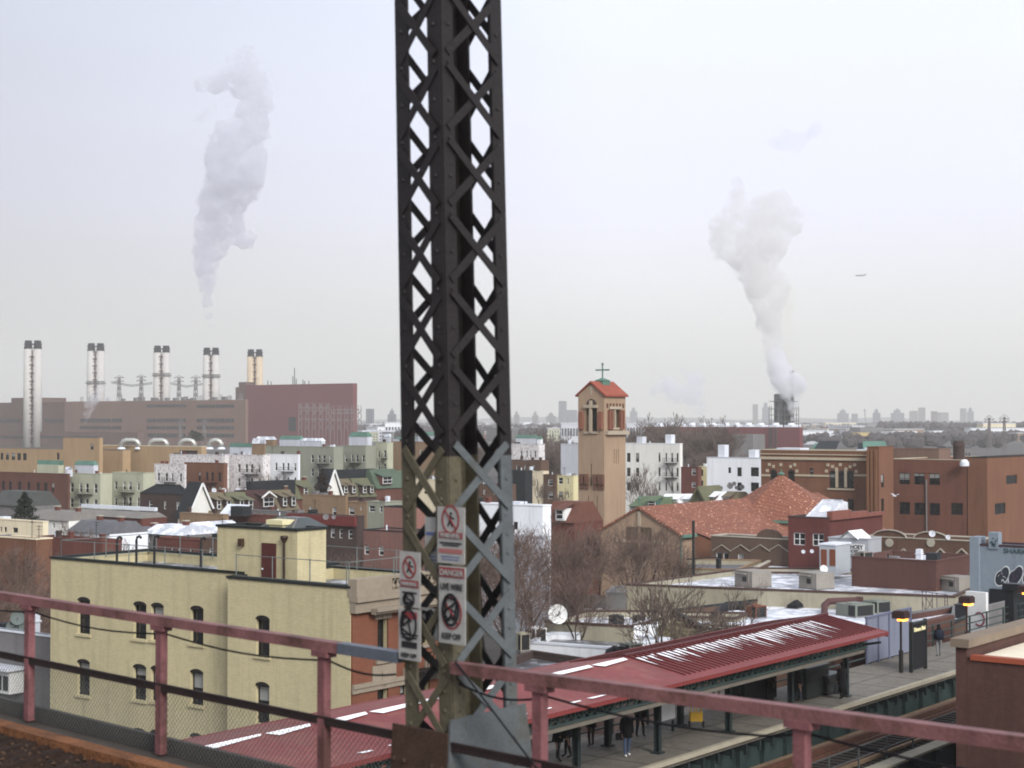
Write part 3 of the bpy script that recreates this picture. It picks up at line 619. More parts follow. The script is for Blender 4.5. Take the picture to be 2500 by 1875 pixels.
# ================================================================ MANSARD ROW HOUSES
G2 = 'mansard row houses before the tenements'
def rowA(px, px0, Y0):
    r0, r = (px0 - 1250) / F, (px - 1250) / F; X0 = r0 * Y0; k = (r * Y0 - X0) / (cos(ANG) - r * sin(ANG)); return Y0 + k * sin(ANG)
AA = ANG + pi / 2
def house(label, x0, x1, eave, ridge, base, Y, wall, roof, wins=(), gable=False, group=G2, name='row_house', wy=None, depth=6, top=None, chim=None, wst='w', trim=None, back=0, ang=ANG):
    """row house whose street face spans columns x0..x1 (parallel to the grid's left-away direction)"""
    P = atY(x1, eave, Y); z0 = 0
    b = B(name, label, 'house', x1, eave, Y, x0, x1 + 20, wall, group=group, d=depth, par=0, ang=ang)
    zr = b.at('L', (x0 + x1) / 2, ridge)[1]; w = b.w
    for xs, ys in wins:
        b.row('L', xs, ys, wst)
    if gable:
        h = b.h; b.build()
        for o in list(b.root.children):
            if o.name.startswith('roof'): bpy.data.objects.remove(o)
        m = MB(); m.quad((0, 0, h), (0, w, h), (0, w / 2, zr)); m.quad((depth, 0, h), (depth, w, h), (depth, w / 2, zr)); m.build('gable', wall, b.root)
        m = MB(); e = .35
        for s in (0, 1):
            y0 = -e if s == 0 else w + e; zz = h - e * (zr - h) / (w / 2)
            m.quad((-e, y0, zz), (depth + e, y0, zz), (depth + e, w / 2, zr), (-e, w / 2, zr)); m.quad((-e, y0, zz + .2), (depth + e, y0, zz + .2), (depth + e, w / 2, zr + .2), (-e, w / 2, zr + .2)); m.quad((-e, y0, zz), (-e, w / 2, zr), (-e, w / 2, zr + .2), (-e, y0, zz + .2))
        o = m.build('roof', roof, b.root)
        m = MB()
        m.bar((-e - .1, -e, h - .2), (-e - .1, w / 2, zr), .16, .3); m.bar((-e - .1, w + e, h - .2), (-e - .1, w / 2, zr), .16, .3); m.build('bargeboard', trim or WHT, b.root)
    else:
        b.build()
        for o in list(b.root.children):
            if o.name.startswith('roof'): bpy.data.objects.remove(o)
        h = b.h; m = MB(); iy = .25; ix = min(2.2, depth * .3)
        v = [(-.3, -.05, h), (depth, -.05, h), (depth, w + .05, h), (-.3, w + .05, h), (ix, iy, zr), (depth - ix, iy, zr), (depth - ix, w - iy, zr), (ix, w - iy, zr)]
        for q in ((0, 3, 7, 4), (0, 1, 5, 4), (2, 3, 7, 6), (1, 2, 6, 5), (4, 5, 6, 7)): m.quad(*[v[i] for i in q])
        m.build('roof', roof, b.root)
        if top:
            t = MB(); t.box(ix + .3, iy + .1, zr, depth - ix, w - iy - .1, zr + top); t.build('roof_deck', SLT, b.root)
        for xw in (wy or ()):
            a0, a1, t0, t1 = xw; k0, z1 = b.at('L', a0, t0); k1, zb = b.at('L', a1, t1); k0, k1 = sorted((k0, k1))
            t = MB(); t.box(-.35, k0 - .12, zb - .15, ix, k1 + .12, z1 + .1); dm = t.build('dormer', wall if trim is None else trim, b.root)
            t = MB(); t.quad((-.7, k0 - .35, z1), (-.7, k1 + .35, z1), (ix, k1 + .3, z1 + .75), (ix, k0 - .3, z1 + .75)); t.build('dormer_roof', roof, dm)
            t = MB(); t.box(-.42, k0, zb, -.36, k1, z1, 0)
            for (u0, u1, v0, v1) in ((k0 + .12, k1 - .12, zb + .12, (zb + z1) / 2 - .05), (k0 + .12, k1 - .12, (zb + z1) / 2 + .05, z1 - .12)):
                n = 2 if k1 - k0 > 1.7 else 1
                for i in range(n): t.box(-.46, u0 + (u1 - u0) * i / n + (.05 if i else 0), v0, -.43, u0 + (u1 - u0) * (i + 1) / n - (.05 if i < n - 1 else 0), v1, 1)
            t.build('window', [WHT, GL], dm)
    if chim:
        t = MB(); z = b.h; k = b.w * chim; zt = max(zr, z) + .5
        t.box(depth * .4, k - .3, z, depth * .4 + .6, k + .3, zt); c = t.build('chimney', BRR2, b.root); t = MB(); t.box(depth * .4 - .06, k - .36, zt, depth * .4 + .66, k + .36, zt + .12); t.build('chimney_cap', LBR, c)
    return b
house('white gabled mansard house with tall narrow pointed gable and three windows', 463, 518, 1252, 1180, 1290, rowA(518, 518, 250), WST, SLT, [], gable=True, depth=2.5, ang=AA)
b = B('row_house', 'dark brown sided house with a black clipped roof left of the white gable', 'house', 455, 1208, 258, 343, 475, BRD, group=G2, par=0)
b.row('L', [(365, 374), (401.5, 407), (432, 442)], [(1224, 1243)]); b.row('L', [(366, 374), (401.5, 407)], [(1262, 1277)]); b.build()
for o in list(b.root.children):
    if o.name.startswith('roof'): bpy.data.objects.remove(o)
m = MB(); w, h, d = b.w, b.h, b.d; r = 1.5
v = [(-.1, -.1, h), (-.1, w + .1, h), (d, w + .1, h), (d, -.1, h), (.8, w * .2, h + r), (.8, w * .72, h + r), (d - 1, w * .72, h + r), (d - 1, w * .2, h + r)]
for q in ((0, 1, 5, 4), (1, 2, 6, 5), (2, 3, 7, 6), (3, 0, 4, 7), (4, 5, 6, 7)): m.quad(*[v[i] for i in q])
m.build('roof', SLT, b.root)
house('olive mansard house, first right of the white pointed gable', 510, 566, 1250, 1204, 0, rowA(566, 518, 250), BRD, MBR, wy=[(527, 536, 1221, 1243), (551, 560, 1221, 1242)], ang=AA)
house('olive mansard house, second right of the white pointed gable', 567, 620, 1250, 1203, 0, rowA(620, 518, 250), BRD, MGN, wy=[(583, 592, 1221, 1243), (604, 614, 1221, 1243)], chim=.9, ang=AA)
b = house('maroon house with small white gable dormer under a wide black roof', 616, 674, 1240, 1197, 0, rowA(674, 518, 250), BRD, mat('maroon_shingle', (86, 56, 52), .85, .15, 1), wy=[(640, 665, 1214, 1236)], ang=AA)
m = MB(); b_ = b; k0, z0 = b.at('L', 614, 1198, 2.6); k1, z1 = b.at('L', 722, 1171, 2.6); m.box(2.6, k1, z0 - 1.5, 3.7, k0, z1); o = m.build('roof_deck', SLT, b.root)
m = MB(); k0, z = b.at('L', 639, 1214); k1, zt = b.at('L', 666, 1201); kc = (k0 + k1) / 2; zt = b.at('L', 653, 1200)[1]
m.quad((-.5, k1 - .3, z), (-.5, k0 + .3, z), (-.5, kc, zt)); m.build('dormer_gable', BRD, b.root); m = MB(); m.bar((-.55, k1 - .4, z - .1), (-.55, kc, zt), .15, .22); m.bar((-.55, k0 + .4, z - .1), (-.55, kc, zt), .15, .22); m.build('bargeboard', WHT, b.root)
house('olive mansard house with two white dormers right of the maroon one', 675, 730, 1244, 1197, 0, rowA(730, 518, 250), BRD, MBR, wy=[(688, 697, 1213, 1235), (709, 718, 1212, 1234)], chim=.1, ang=AA)
house('olive mansard house with one white window beside the dark evergreen', 724, 772, 1216, 1174, 0, rowA(772, 772, 282), BRR, MGN, wy=[(739, 748, 1190, 1210)], chim=.05, ang=AA)
house('white pointed gable house right of the dark evergreen', 796, 830, 1207, 1147, 0, rowA(830, 772, 282), WST, SLT, [], gable=True, depth=2.5, ang=AA)
b = house('brown mansard house with a long black roof deck, left half of its pair', 824, 872, 1212, 1170, 0, rowA(872, 772, 282), BRD, MBR, wy=[(837, 845, 1186, 1203), (857, 865, 1186, 1203)], ang=AA)
m = MB(); k0, z0 = b.at('L', 806, 1168, 2.6); k1, z1 = b.at('L', 916, 1144, 2.6); m.box(2.6, k1, z0 - 1.5, 3.7, k0, z1); m.build('roof_deck', SLT, b.root)
house('olive mansard house with two pale dormers, right half of its pair', 873, 918, 1212, 1168, 0, rowA(918, 772, 282), BRD, MGN, wy=[(883, 891, 1186, 1203), (901, 908, 1187, 1203)], ang=AA)
house('green shingled house with a white triple window near the steel pylon', 918, 985, 1190, 1146, 0, rowA(985, 772, 282), BRR, mat('green_shingle', (104, 124, 102), .85, .15, .8), wy=[(931, 953, 1163, 1180)], ang=AA)
house('green shingled house seen through the steel pylon', 985, 1050, 1192, 1150, 0, rowA(1050, 772, 282), BRR2, mat('green_shingle'), wy=[(1005, 1020, 1165, 1180)], ang=AA)
# front rows
G3 = 'low houses in front of the mansard row'
def H(label, cx, py, Y, lx, rx, wall, rows=(), roof=None, st='w', name='low_house', cop=None, **kw):
    b = B(name, label, 'house', cx, py, Y, lx, rx, wall, roof, group=G3, cop=cop, **kw)
    for xs, ys in rows: b.row('L', xs, ys, st)
    return b.build()
H('tan stucco row house with thin white vertical strips and two windows', 844, 1212, 248, 739, 850, BRT, [([(756, 764), (812, 822)], [(1237, 1258)])], SILV)
H('tan house with silver roof and twin window beside the strip house', 895, 1228, 246, 845, 925, BRT, [([(852, 866)], [(1238, 1257)]), ([(880, 884)], [(1237, 1246)])], SILV)
H('grey green house with silver roof left of the salmon block', 940, 1227, 244, 896, 985, PGY, [([(901, 916), (927, 934)], [(1235, 1250)])], SILV)
H('salmon painted block behind the signs on the steel pylon', 1010, 1240, 216, 938, 1040, SLM, [], ROOFG, cop=SLT)
b = H('long salmon building with two cream framed windows left of the steel pylon', 1000, 1300, 205, 888, 1060, PNK, [([(890, 902), (925, 937)], [(1333, 1355)])], ROOFG, st='w', cop=SLT)
b = H('dark brown brick row with a bright red parapet and dishes on it', 872, 1262, 224, 706, 890, BRD, [([(808, 818), (829, 837), (851, 861)], [(1292, 1314)])], ROOFG, par=.5)
m = MB(); m.box(-.5, 0, b.h - 1.3, -.06, b.w, b.h + .05); m.build('parapet', mat('bright_red_fascia', (140, 56, 50), .7, .12, 1), b.root)
H('low brown brick range under the olive mansard houses', 700, 1262, 236, 545, 715, BRR2, [], ROOFG)
H('brown wall with grey roof left of the penthouse', 545, 1258, 238, 440, 560, BRT, [], ROOFG)
H('grey range behind the white skylight box', 700, 1250, 247, 580, 712, GRW, [([(620, 627), (640, 648)], [(1252, 1262)])], ROOFG)
P = atY(563, 1259, 240); r = empty('roof_skylight', P, ANG, 'white and black slanted skylight box below the olive mansards', 'skylight')
m = MB(); m.quad((0, 0, 0), (0, 2.6, 0), (1.6, 2.3, 1.6), (1.6, 0, 1.6)); m.quad((0, 0, 0), (1.6, 0, 1.6), (1.6, -2.4, 1.6), (.2, -2, 0)); m.build('white_slope', WPL, r); m = MB(); m.prism([(0, -2.6), (1.7, -2.6), (1.7, 0), (0, 0)], 0, 1.4); m.build('dark_side', SLT, r)
P = atY(690, 1284, 230); r = empty('green_dome_roof', (P.x, P.y, P.z - .5), 0, 'dark green rounded roof behind the yellow penthouse', 'roof dome')
m = MB(); m.ball((0, 0, 0), 1.5, (1.5, 1.2, 1.35), 14); m.build('dome', mat('dark_green_roofing', (62, 76, 58), .8, .2, 1), r, True)
m = MB(); m.box(-2, -1.6, -6, 2, 1.6, -.3); m.build('drum', BRR2, r)
# left edge cluster
H('dark grey hipped house at the left edge', 60, 1240, 240, -30, 80, PGY, [], SLT)
house('grey house with a hipped slate roof at the left edge', -20, 66, 1236, 1200, 0, 238, GRW, mat('slate_grey', (98, 100, 96), .85, .15, .6), group=G3)
H('cream terrace with dark windows low at the left edge', 105, 1275, 205, -30, 120, CRM, [([(2, 7), (12, 19), (33, 46)], [(1287, 1299)])], SILV, st='n')
b = house('long low brown building with grey pitched roof and white ridge before the green tenements', 168, 346, 1266, 1248, 0, 250, BRR2, mat('roof_weathered', (158, 152, 144), .85, .12, .4), group=G3, depth=5)
m = MB(); m.box(2.5, 0, b.h + 1.0, 3.1, b.w, b.h + 1.55); m.build('white_ridge', WPL, b.root)
for i, (x0, x1, e, rd, Y, wm, rm, lb) in enumerate(((72, 116, 1268, 1247, 232, PWG, mat('roof_weathered'), 'light grey roofed house next to the round evergreen'), (118, 168, 1272, 1250, 228, WST, mat('roof_weathered'), 'pale pitched roof house behind the bare street tree'), (168, 215, 1300, 1272, 200, PWG, ROOFG, 'grey gabled white house, left of two among the bare trees'), (216, 268, 1304, 1275, 198, PWH, ROOFG, 'grey gabled white house, right of two among the bare trees'), (300, 352, 1305, 1290, 205, CRM, ROOFG, 'low house with a white chimney left of the snowy roof'), (352, 440, 1308, 1284, 200, GRW, SILV, 'low grey house with a silver pitched roof behind the yellow block'))):
    house(lb, x0, x1, e, rd, 0, Y, wm, rm, group=G3, chim=.3, wins=[([(x0 + 12, x0 + 18), (x1 - 18, x1 - 12)], [(e + 6, e + 18)])])
b = house('white roofed gabled house left of the yellow penthouse', 446, 505, 1300, 1279, 0, 205, PWG, SILV, group=G3, gable=True)
H('flat silver roof range in front of the gabled white house', 520, 1322, 188, 385, 560, BRR2, [([(420, 427), (437, 444), (465, 472)], [(1338, 1356)])], SILV)
H('dark roofed brown range just left of the yellow penthouse', 560, 1318, 180, 494, 600, BRW, [([(512, 520)], [(1338, 1356)])], SLT)
H('orange brown brick building low at the left edge behind the bare trees', 88, 1318, 165, -40, 130, BRO, [], mat('roof_ochre', (168, 140, 112), .85, .12, .4), cop=CRM)
H('dark red brick range behind the bare trees', 250, 1322, 180, 92, 300, BRR2, [], ROOFG)
# lower left pale building with bay window
b = H('grey stucco building with a white bay window in the bottom left corner', 126, 1556, 92, -60, 140, GRW, [], ROOFG, cop=WPL)
m = MB(); k0, z0 = b.at('L', 64, 1690); k1, z1 = b.at('L', -30, 1628); m.box(-1.0, k0, z0, -.01, k1, z1 + .2); bw = m.build('bay_window', WHT, b.root)
m = MB()
for i in range(6): kk = k0 + (k1 - k0) * (i + .15) / 6; m.box(-1.06, kk, z0 + .2, -1.01, kk + (k1 - k0) * .7 / 6, z1 - .1)
m.build('glass_pane', GL, bw); m = MB(); m.box(-1.3, k0 - .2, z1 + .2, -.02, k1, z1 + .35); m.build('bay_roof', WPL, bw)
# ================================================================ CENTRE ROWS
b = H('white rendered block right of the steel pylon with a small dark window', 1325, 1236, 165, 1105, 1345, PWH, [([(1253, 1264)], [(1274, 1293)])], mat('lilac_grey_roof', (150, 140, 196), .6, .1), st='n')
b = H('lower white wing under the white rendered block', 1325, 1312, 160, 1200, 1340, PWG, [([(1253, 1264)], [(1331, 1349)])], ROOFG, st='n', w=None)
b = house('brick house with a brown mansard and white dormer left of the bell tower', 1325, 1403, 1277, 1226, 0, 195, BRR2, mat('brown_shingle', (132, 84, 68), .85, .15, 1), wy=[(1362, 1380, 1243, 1268)], group=G3, trim=WHT)
b = B('church_annex_house', 'narrow white gabled house squeezed against the bell tower', 'house', 1416, 1262, 205, 1401, 1420, WST, group=G3).build()
H('cream house with two windows left of the brown one near the bell tower', 1326, 1152, 330, 1278, 1345, CRM, [([(1289, 1300), (1309, 1313)], [(1170, 1188), (1200, 1216)])], SILV)
H('brown brick house between two cream ones near the bell tower', 1357, 1160, 328, 1327, 1372, BRW, [([(1338, 1350)], [(1170, 1186), (1200, 1218)])], SILV)
H('cream house with two windows touching the bell tower', 1400, 1163, 326, 1357, 1415, mat('cream_yellow', (208, 198, 150), .85, .06, kind='wall'), [([(1363, 1374), (1384, 1388)], [(1166, 1182), (1200, 1216)])], SILV)
H('dark flat roofed house seen beside the right leg of the steel pylon', 1282, 1150, 310, 1235, 1300, SLT, [], ROOFG)
H('brown row house seen through the right face of the steel pylon', 1240, 1185, 290, 1110, 1260, BRW, [([(1160, 1166), (1180, 1186), (1205, 1211)], [(1195, 1207)])], SILV)
H('cream block seen through the left face of the steel pylon', 1066, 1172, 280, 1010, 1110, CRM, [([(1035, 1060)], [(1200, 1206)])], ROOFG, st='n')
T('white plastered tenement left of the bell tower', 1430, 1085, 385, 1369, 1440, PWG, group=G1)
T('greyish tenement with green roofed bulkheads right of the steel pylon', 1315, 1085, 400, 1235, 1330, MOT, [([(1270, 1275), (1284, 1288), (1293, 1297), (1304, 1309)], [(1100, 1117), (1132, 1148)])], bulks=[(1250, 1300, 1062, PWG), (1302, 1322, 1066, PWH, COPG)])
T('row of small dark houses among the trees right of the steel pylon', 1320, 1125, 370, 1240, 1340, BRW, [([(1260, 1266), (1280, 1286), (1300, 1306)], [(1136, 1148)])])
b = T('long white tenement right of the bell tower with two fire escape landings', 1660, 1084, 330, 1500, 1666, mat('paint_off_white', (214, 212, 204), .8, .05, kind='wall'), [([(1530, 1539), (1552, 1560)], [(1106, 1128), (1142, 1163), (1178, 1198)]), ([(1607, 1612), (1624, 1628), (1638, 1643), (1651, 1656)], [(1106, 1128), (1142, 1163), (1178, 1198)])], [(1623, 1655, (1131, 1167))], st='d', cop=PWH)
def chm(b, x0, x1, top, mt=WPL):
    k0, z = b.at('L', x0, top); k1, _ = b.at('L', x1, top); m = MB(); m.box(.5, min(k0, k1), b.h - .5, 2, max(k0, k1), z); m.build('chimney', mt, b.root)
chm(b, 1621, 1635, 1061); chm(b, 1551, 1565, 1066, PWG); 
H('red brick rear with white windows between the white blocks', 1705, 1142, 320, 1662, 1712, BRR2, [([(1688, 1698)], [(1144, 1160), (1177, 1190)])], SILV)
H('small yellow house with dark fire stair left of the bright white block', 1726, 1140, 322, 1706, 1730, mat('cream_yellow'), [([(1708, 1716)], [(1146, 1162), (1173, 1186)])], SILV, st='n')
b = T('bright white block with three dark windows and pale chimneys left of the school', 1857, 1119, 290, 1725, 1860, PWH, [([(1777, 1784)], [(1141, 1155), (1178, 1192)]), ([(1799, 1810)], [(1141, 1163), (1178, 1198)]), ([(1832, 1852)], [(1141, 1163), (1178, 1200)])], st='d', cop=PWG, group=None)
chm(b, 1749, 1765, 1086); chm(b, 1824, 1840, 1098)
# roofs just above the church
house('green shingled house with a carved gable before the long white tenement', 1540, 1610, 1240, 1214, 0, 255, mat('green_boards', (84, 130, 116), .8, .1), mat('olive_green_roof', (120, 140, 104), .8, .12, .6), wy=[(1541, 1556, 1235, 1246), (1585, 1603, 1222, 1236)], group=G3)
for i, (x0, x1) in enumerate(((1606, 1635), (1636, 1663), (1664, 1690))):
    house('white roofed row house with a slanted skylight, %s of three above the church' % ['left', 'middle', 'right'][i], x0, x1, 1232, 1208, 0, 258, WHT, PWH, wy=[(x0 + 8, x1 - 8, 1218, 1224)], group=G3)
house('olive pointed gable between the white roofs above the church', 1690, 1722, 1226, 1190, 0, 255, MGN, MGN, gable=True, group=G3, trim=MGN)
for i, (x0, x1) in enumerate(((1722, 1756), (1757, 1792))):
    house('roof bay with dark rooflight right of the olive gable, %s' % ['white one', 'brown one by the tiles'][i], x0, x1, 1222, 1202, 0, 256, BRW, PWH if i == 0 else MBR, wy=[(x0 + 8, x1 - 10, 1212, 1217)], group=G3)
# ================================================================ CHURCH
CHB1 = mat('church_brick', (190, 160, 130), .9, .09, .5, kind='wall'); CTL = mat('church_roof_tile', (164, 98, 72), .8, .16, .5, kind='tile', alt=(226, 176, 142), bump=.3); TTL = mat('tower_roof_tile', (186, 92, 66), .8, .12, 1)
STN = mat('pale_limestone', (190, 174, 150), .85, .06)
b = B('bell_tower', 'tall tan brick church bell tower with a red tiled gable roof and green cross', 'bell tower', 1475, 963, 232, 1411.5, 1527, CHB1, base=0, par=0)
w, h, d = b.w, b.h, b.d
zr = b.at('L', 1443, 937)[1]
# belfry openings
def rr(face, x0, x1, y0, y1): 
    k0, z1 = b.at(face, x0, y0); k1, z0 = b.at(face, x1, y1); return min(k0, k1), max(k0, k1), z0, z1
kL0, kL1, zL0, zL1 = rr('L', 1431, 1457, 974, 1053); kR0, kR1, zR0, zR1 = rr('R', 1489, 1513, 999, 1044)
b.win('L', kL0, kL1, zL0, zL1 - (kL1 - kL0) / 2, 'o', 1.2); b.win('R', kR0, kR1, zR0, zR1, 'o', 1.2)
for x in (1499.5, 1504.5, 1509.8):
    k, z1 = b.at('R', x, 1097); _, z0 = b.at('R', x, 1132); b.win('R', k - .09, k + .09, z0, z1, 'o', .4)
for x, y0, y1, hw in ((1443, 1133, 1186, .09), (1436, 1212, 1249, .09), (1457, 1212, 1249, .09), (1446.5, 1231, 1248, .25)):
    k, z1 = b.at('L', x, y0); _, z0 = b.at('L', x, y1); b.win('L', k - hw, k + hw, z0, z1, 'o', .4)
hl = list(b.holes['L']); hr = list(b.holes['R'])
_w = b.window; b.window = lambda *a: None
b.build(); b.window = _w
for o in list(b.root.children):
    if o.name.startswith('roof'): bpy.data.objects.remove(o)
SHD = mat('belfry_painted_shade', (92, 80, 70), .9, .1)  # dark colour stands in for the shade inside the tower openings
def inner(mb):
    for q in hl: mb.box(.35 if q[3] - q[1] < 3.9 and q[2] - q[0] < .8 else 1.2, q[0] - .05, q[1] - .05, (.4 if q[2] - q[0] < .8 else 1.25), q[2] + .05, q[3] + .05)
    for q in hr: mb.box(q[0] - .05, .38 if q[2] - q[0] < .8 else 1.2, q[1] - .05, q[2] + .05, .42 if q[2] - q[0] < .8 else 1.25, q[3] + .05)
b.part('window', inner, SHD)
kc = (kL0 + kL1) / 2; rad = (kL1 - kL0) / 2; za = zL1 - rad
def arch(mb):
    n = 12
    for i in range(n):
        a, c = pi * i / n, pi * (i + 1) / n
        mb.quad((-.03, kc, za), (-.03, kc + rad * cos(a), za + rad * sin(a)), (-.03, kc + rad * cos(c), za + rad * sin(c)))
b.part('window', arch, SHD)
def cross(mb):
    cz = za - .15
    mb.box(-.35, kc - .2, zL0 - .25, -.05, kc + .2, za + rad * .75); mb.box(-.38, kc - 1.15, cz - .22, -.04, kc + 1.15, cz + .22); mb.box(-.2, kc - rad - .25, zL0 - .35, -.02, kc + rad + .25, zL0 - .05)
    mb.quad((-.04, kc - .13, za + rad + .5), (-.04, kc + .13, za + rad + .5), (-.04, kc + .3, h + (zr - h) * .75), (-.04, kc - .3, h + (zr - h) * .75))
b.part('stone_cross', cross, STN)
TBR = mat('terracotta_balustrade', (172, 110, 84), .85, .1)
def balus(mb):
    zc = zL0 + 1.9
    for s in (-1, 1): m_ = MB(); k = kc + s * (rad + .75); m_.box(-.45, k - .35, zc - 1.6, -.02, k + .35, zc + .9); m_.build('bracket', TBR, b.root)
    for k in (kR0 - .45, kR0 + .1, kR1 - .1): m_ = MB(); m_.box(k - .17, -.45, zR0 - .25, k + .17, -.02, zR0 + 2.5); m_.build('bracket', TBR, b.root)
    mb.box(kR1 + .33, -.45, zR0 - .25, kR1 + .67, -.02, zR0 + 2.5)
b.part('bracket', balus, TBR)
def trim(mb):
    mb.box(-.35 + .6, -.5, zR0 - 1.0, d + .25, -.02, zR0 - .45); mb.box(kR0 - .35, -.22, zR1, kR1 + .35, -.02, zR1 + .4); mb.box(kR0 - .3, -.2, zR0 - .25, kR1 + .3, -.03, zR0)
    mb.box((kR0 + kR1) / 2 - .12, -.1, zR0, (kR0 + kR1) / 2 + .12, .5, zR1)
b.part('stone_sill', trim, STN)
def corb(mb):
    _, zz = b.at('L', 1443, 1168)
    for x in (1421.5, 1433.5, 1454, 1466, 1472):
        k = b.at('L', x, 0)[0]; m_ = MB(); m_.box(-.42, k - .28, zz - .8, -.02, k + .28, zz + .6); m_.box(-.2, k - .26, zz - 1.5, -.02, k + .26, zz - .8); m_.build('corbel', mat('church_brick_dark', (140, 98, 78), .9, .1, .5), b.root)
    zz = h - 1.5; n = 6
    for i in range(n): k = .3 + (d - .6) * (i + .5) / n; mb.box(k - .14, -.16, zz - .35, k + .14, -.02, zz + .25)
b.part('arcade_frieze', corb, mat('church_brick_dark', (140, 98, 78), .9, .1, .5))
m = MB(); m.quad((0, 0, h), (0, w, h), (0, w / 2, zr)); m.quad((d, 0, h), (d, w, h), (d, w / 2, zr)); m.build('gable', CHB1, b.root)
m = MB(); e = .35
for y0, zz in ((-e, h - .3), (w + e, h - .3)):
    m.quad((-.25, y0, zz), (d + .25, y0, zz), (d + .25, w / 2, zr + .15), (-.25, w / 2, zr + .15)); m.quad((-.25, y0, zz + .25), (d + .25, y0, zz + .25), (d + .25, w / 2, zr + .4), (-.25, w / 2, zr + .4)); m.quad((-.25, y0, zz), (-.25, w / 2, zr + .15), (-.25, w / 2, zr + .4), (-.25, y0, zz + .25))
    m.quad((-.25, y0, zz), (d + .25, y0, zz), (d + .25, y0, zz + .25), (-.25, y0, zz + .25))
m.build('roof', TTL, b.root)
px = d * .53
m = MB(); m.prism([(px - .9, w / 2 - .7), (px + .9, w / 2 - .7), (px + .9, w / 2 + .7), (px - .9, w / 2 + .7)], zr - 1.0, zr + .5)
v = [(px - 1.0, w / 2 - .8, zr + .5), (px + 1.0, w / 2 - .8, zr + .5), (px + 1.0, w / 2 + .8, zr + .5), (px - 1.0, w / 2 + .8, zr + .5)]; ap = (px, w / 2, zr + .95)
for i in range(4): m.quad(v[i], v[(i + 1) % 4], ap)
bs_ = m.build('cross_base', COPG, b.root)
zt = atY(1469, 886, 234).z - b.O.z
m = MB(); m.tube([(px, w / 2, zr + .4), (px, w / 2, zt)], .1, 8); L = 1.15; zc = zr + (zt - zr) * .68
m.bar((px, w / 2, zc), (px + .01, w / 2 + L * .93, zc), .2); m.bar((px, w / 2, zc), (px + .01, w / 2 - L * .93, zc), .2); m.ball((px, w / 2, zt - .1), .19)
for s in (-1, 1): m.ball((px, w / 2 + s * L * .95, zc), .13)
m.build('cross', COPG, bs_)
# nave
b = B('church_nave', 'tan brick church nave with speckled orange tile roof and eight sided crossing', 'church', 1662, 1301, 190, 1466, 1800, CHB1, par=0)
b.d = 46; w, h, d = b.w, b.h, b.d
ka, zr = b.at('L', 1561, 1236)
for o, c in (('L', 0),):
    m = MB(); m.quad((0, 0, 0), (0, w, 0), (0, w, h), (0, ka, zr), (0, 0, h)); m.quad((0, 0, 0), (d, 0, 0), (d, 0, h), (0, 0, h)); m.quad((0, w, 0), (d, w, 0), (d, w, h), (0, w, h)); m.build('wall', CHB1, b.root)
sl = (zr - h) / ka
m = MB(); d0 = 3.2; e = .4
yo = -8.0; zo = h + yo * sl * .82
m.quad((-.3, ka, zr), (d0, ka, zr), (d0, -e, h - e * sl), (-.3, -e, h - e * sl)); m.quad((d0, ka, zr), (d, ka, zr), (d, yo, zo), (d0 + 3.5, yo, zo), (d0, -e, h - e * sl)); m.quad((-.3, ka, zr), (d, ka, zr), (d, w + e, h - e * sl), (-.3, w + e, h - e * sl))
m.quad((-.3, -e, h - e * sl - .25), (-.3, ka, zr - .25), (-.3, ka, zr), (-.3, -e, h - e * sl)); m.quad((-.3, w + e, h - e * sl - .25), (-.3, ka, zr - .25), (-.3, ka, zr), (-.3, w + e, h - e * sl))
m.build('roof', CTL, b.root)
m = MB(); m.quad((d0 + 4, yo + .4, 0), (d, yo + .4, 0), (d, yo + .4, zo), (d0 + 4, yo + .4, zo)); m.quad((d0, 0, 0), (d0 + 4, yo + .4, 0), (d0 + 4, yo + .4, zo), (d0, 0, h - .3)); m.build('aisle_wall', BRO, b.root)
m = MB(); m.box(-.5, -e - .25, h - e * sl - .35, 2.6, -e, h - e * sl); m.tube([(-.1, -.15, h - .5), (-.1, -.15, 0)], .1, 6); m.build('gutter', COPG, b.root); m = MB(); m.box(d0 + 12, yo - .3, zo - .3, d, yo, zo); m.build('gutter', COPG, b.root)
m = MB(); m.tube([(0, ka, zr), (0, ka, zr + .7)], .08, 6); m.ball((0, ka, zr + .9), .2); m.build('finial', COPG, b.root)
kk, zz = b.at('L', 1561, 1322); m = MB(); s = 1.05
for sy in (-1, 1):
    for sz in (-1, 1): m.box(-.12, kk + sy * .95 - .75, zz + sz * .95 - .75, -.02, kk + sy * .95 + .75, zz + sz * .95 + .75)
m.build('stone_panel', mat('dark_stone_lattice', (112, 94, 74), .9, .2, 2), b.root)
m = MB(); m.box(-.16, kk - .2, zz + 1.8, -.02, kk + .2, zz + 3.5); m.box(-.16, kk - .2, zz - 3.0, -.02, kk + .2, zz - 1.8); m.box(-.16, kk - 3.2, zz - .2, -.02, kk - 1.8, zz + .2); m.box(-.16, kk + 1.8, zz - .2, -.02, kk + 3.2, zz + .2); m.build('stone_cross', STN, b.root)
m = MB(); m.box(.5, w - .3, 0, 5, w + 4.2, h - 3.5); m.quad((.2, w - .3, h - .8), (5.3, w - .3, h - .8), (5.3, w + 4.6, h - 3.6), (.2, w + 4.6, h - 3.6)); m.build('side_porch', CTL, b.root)
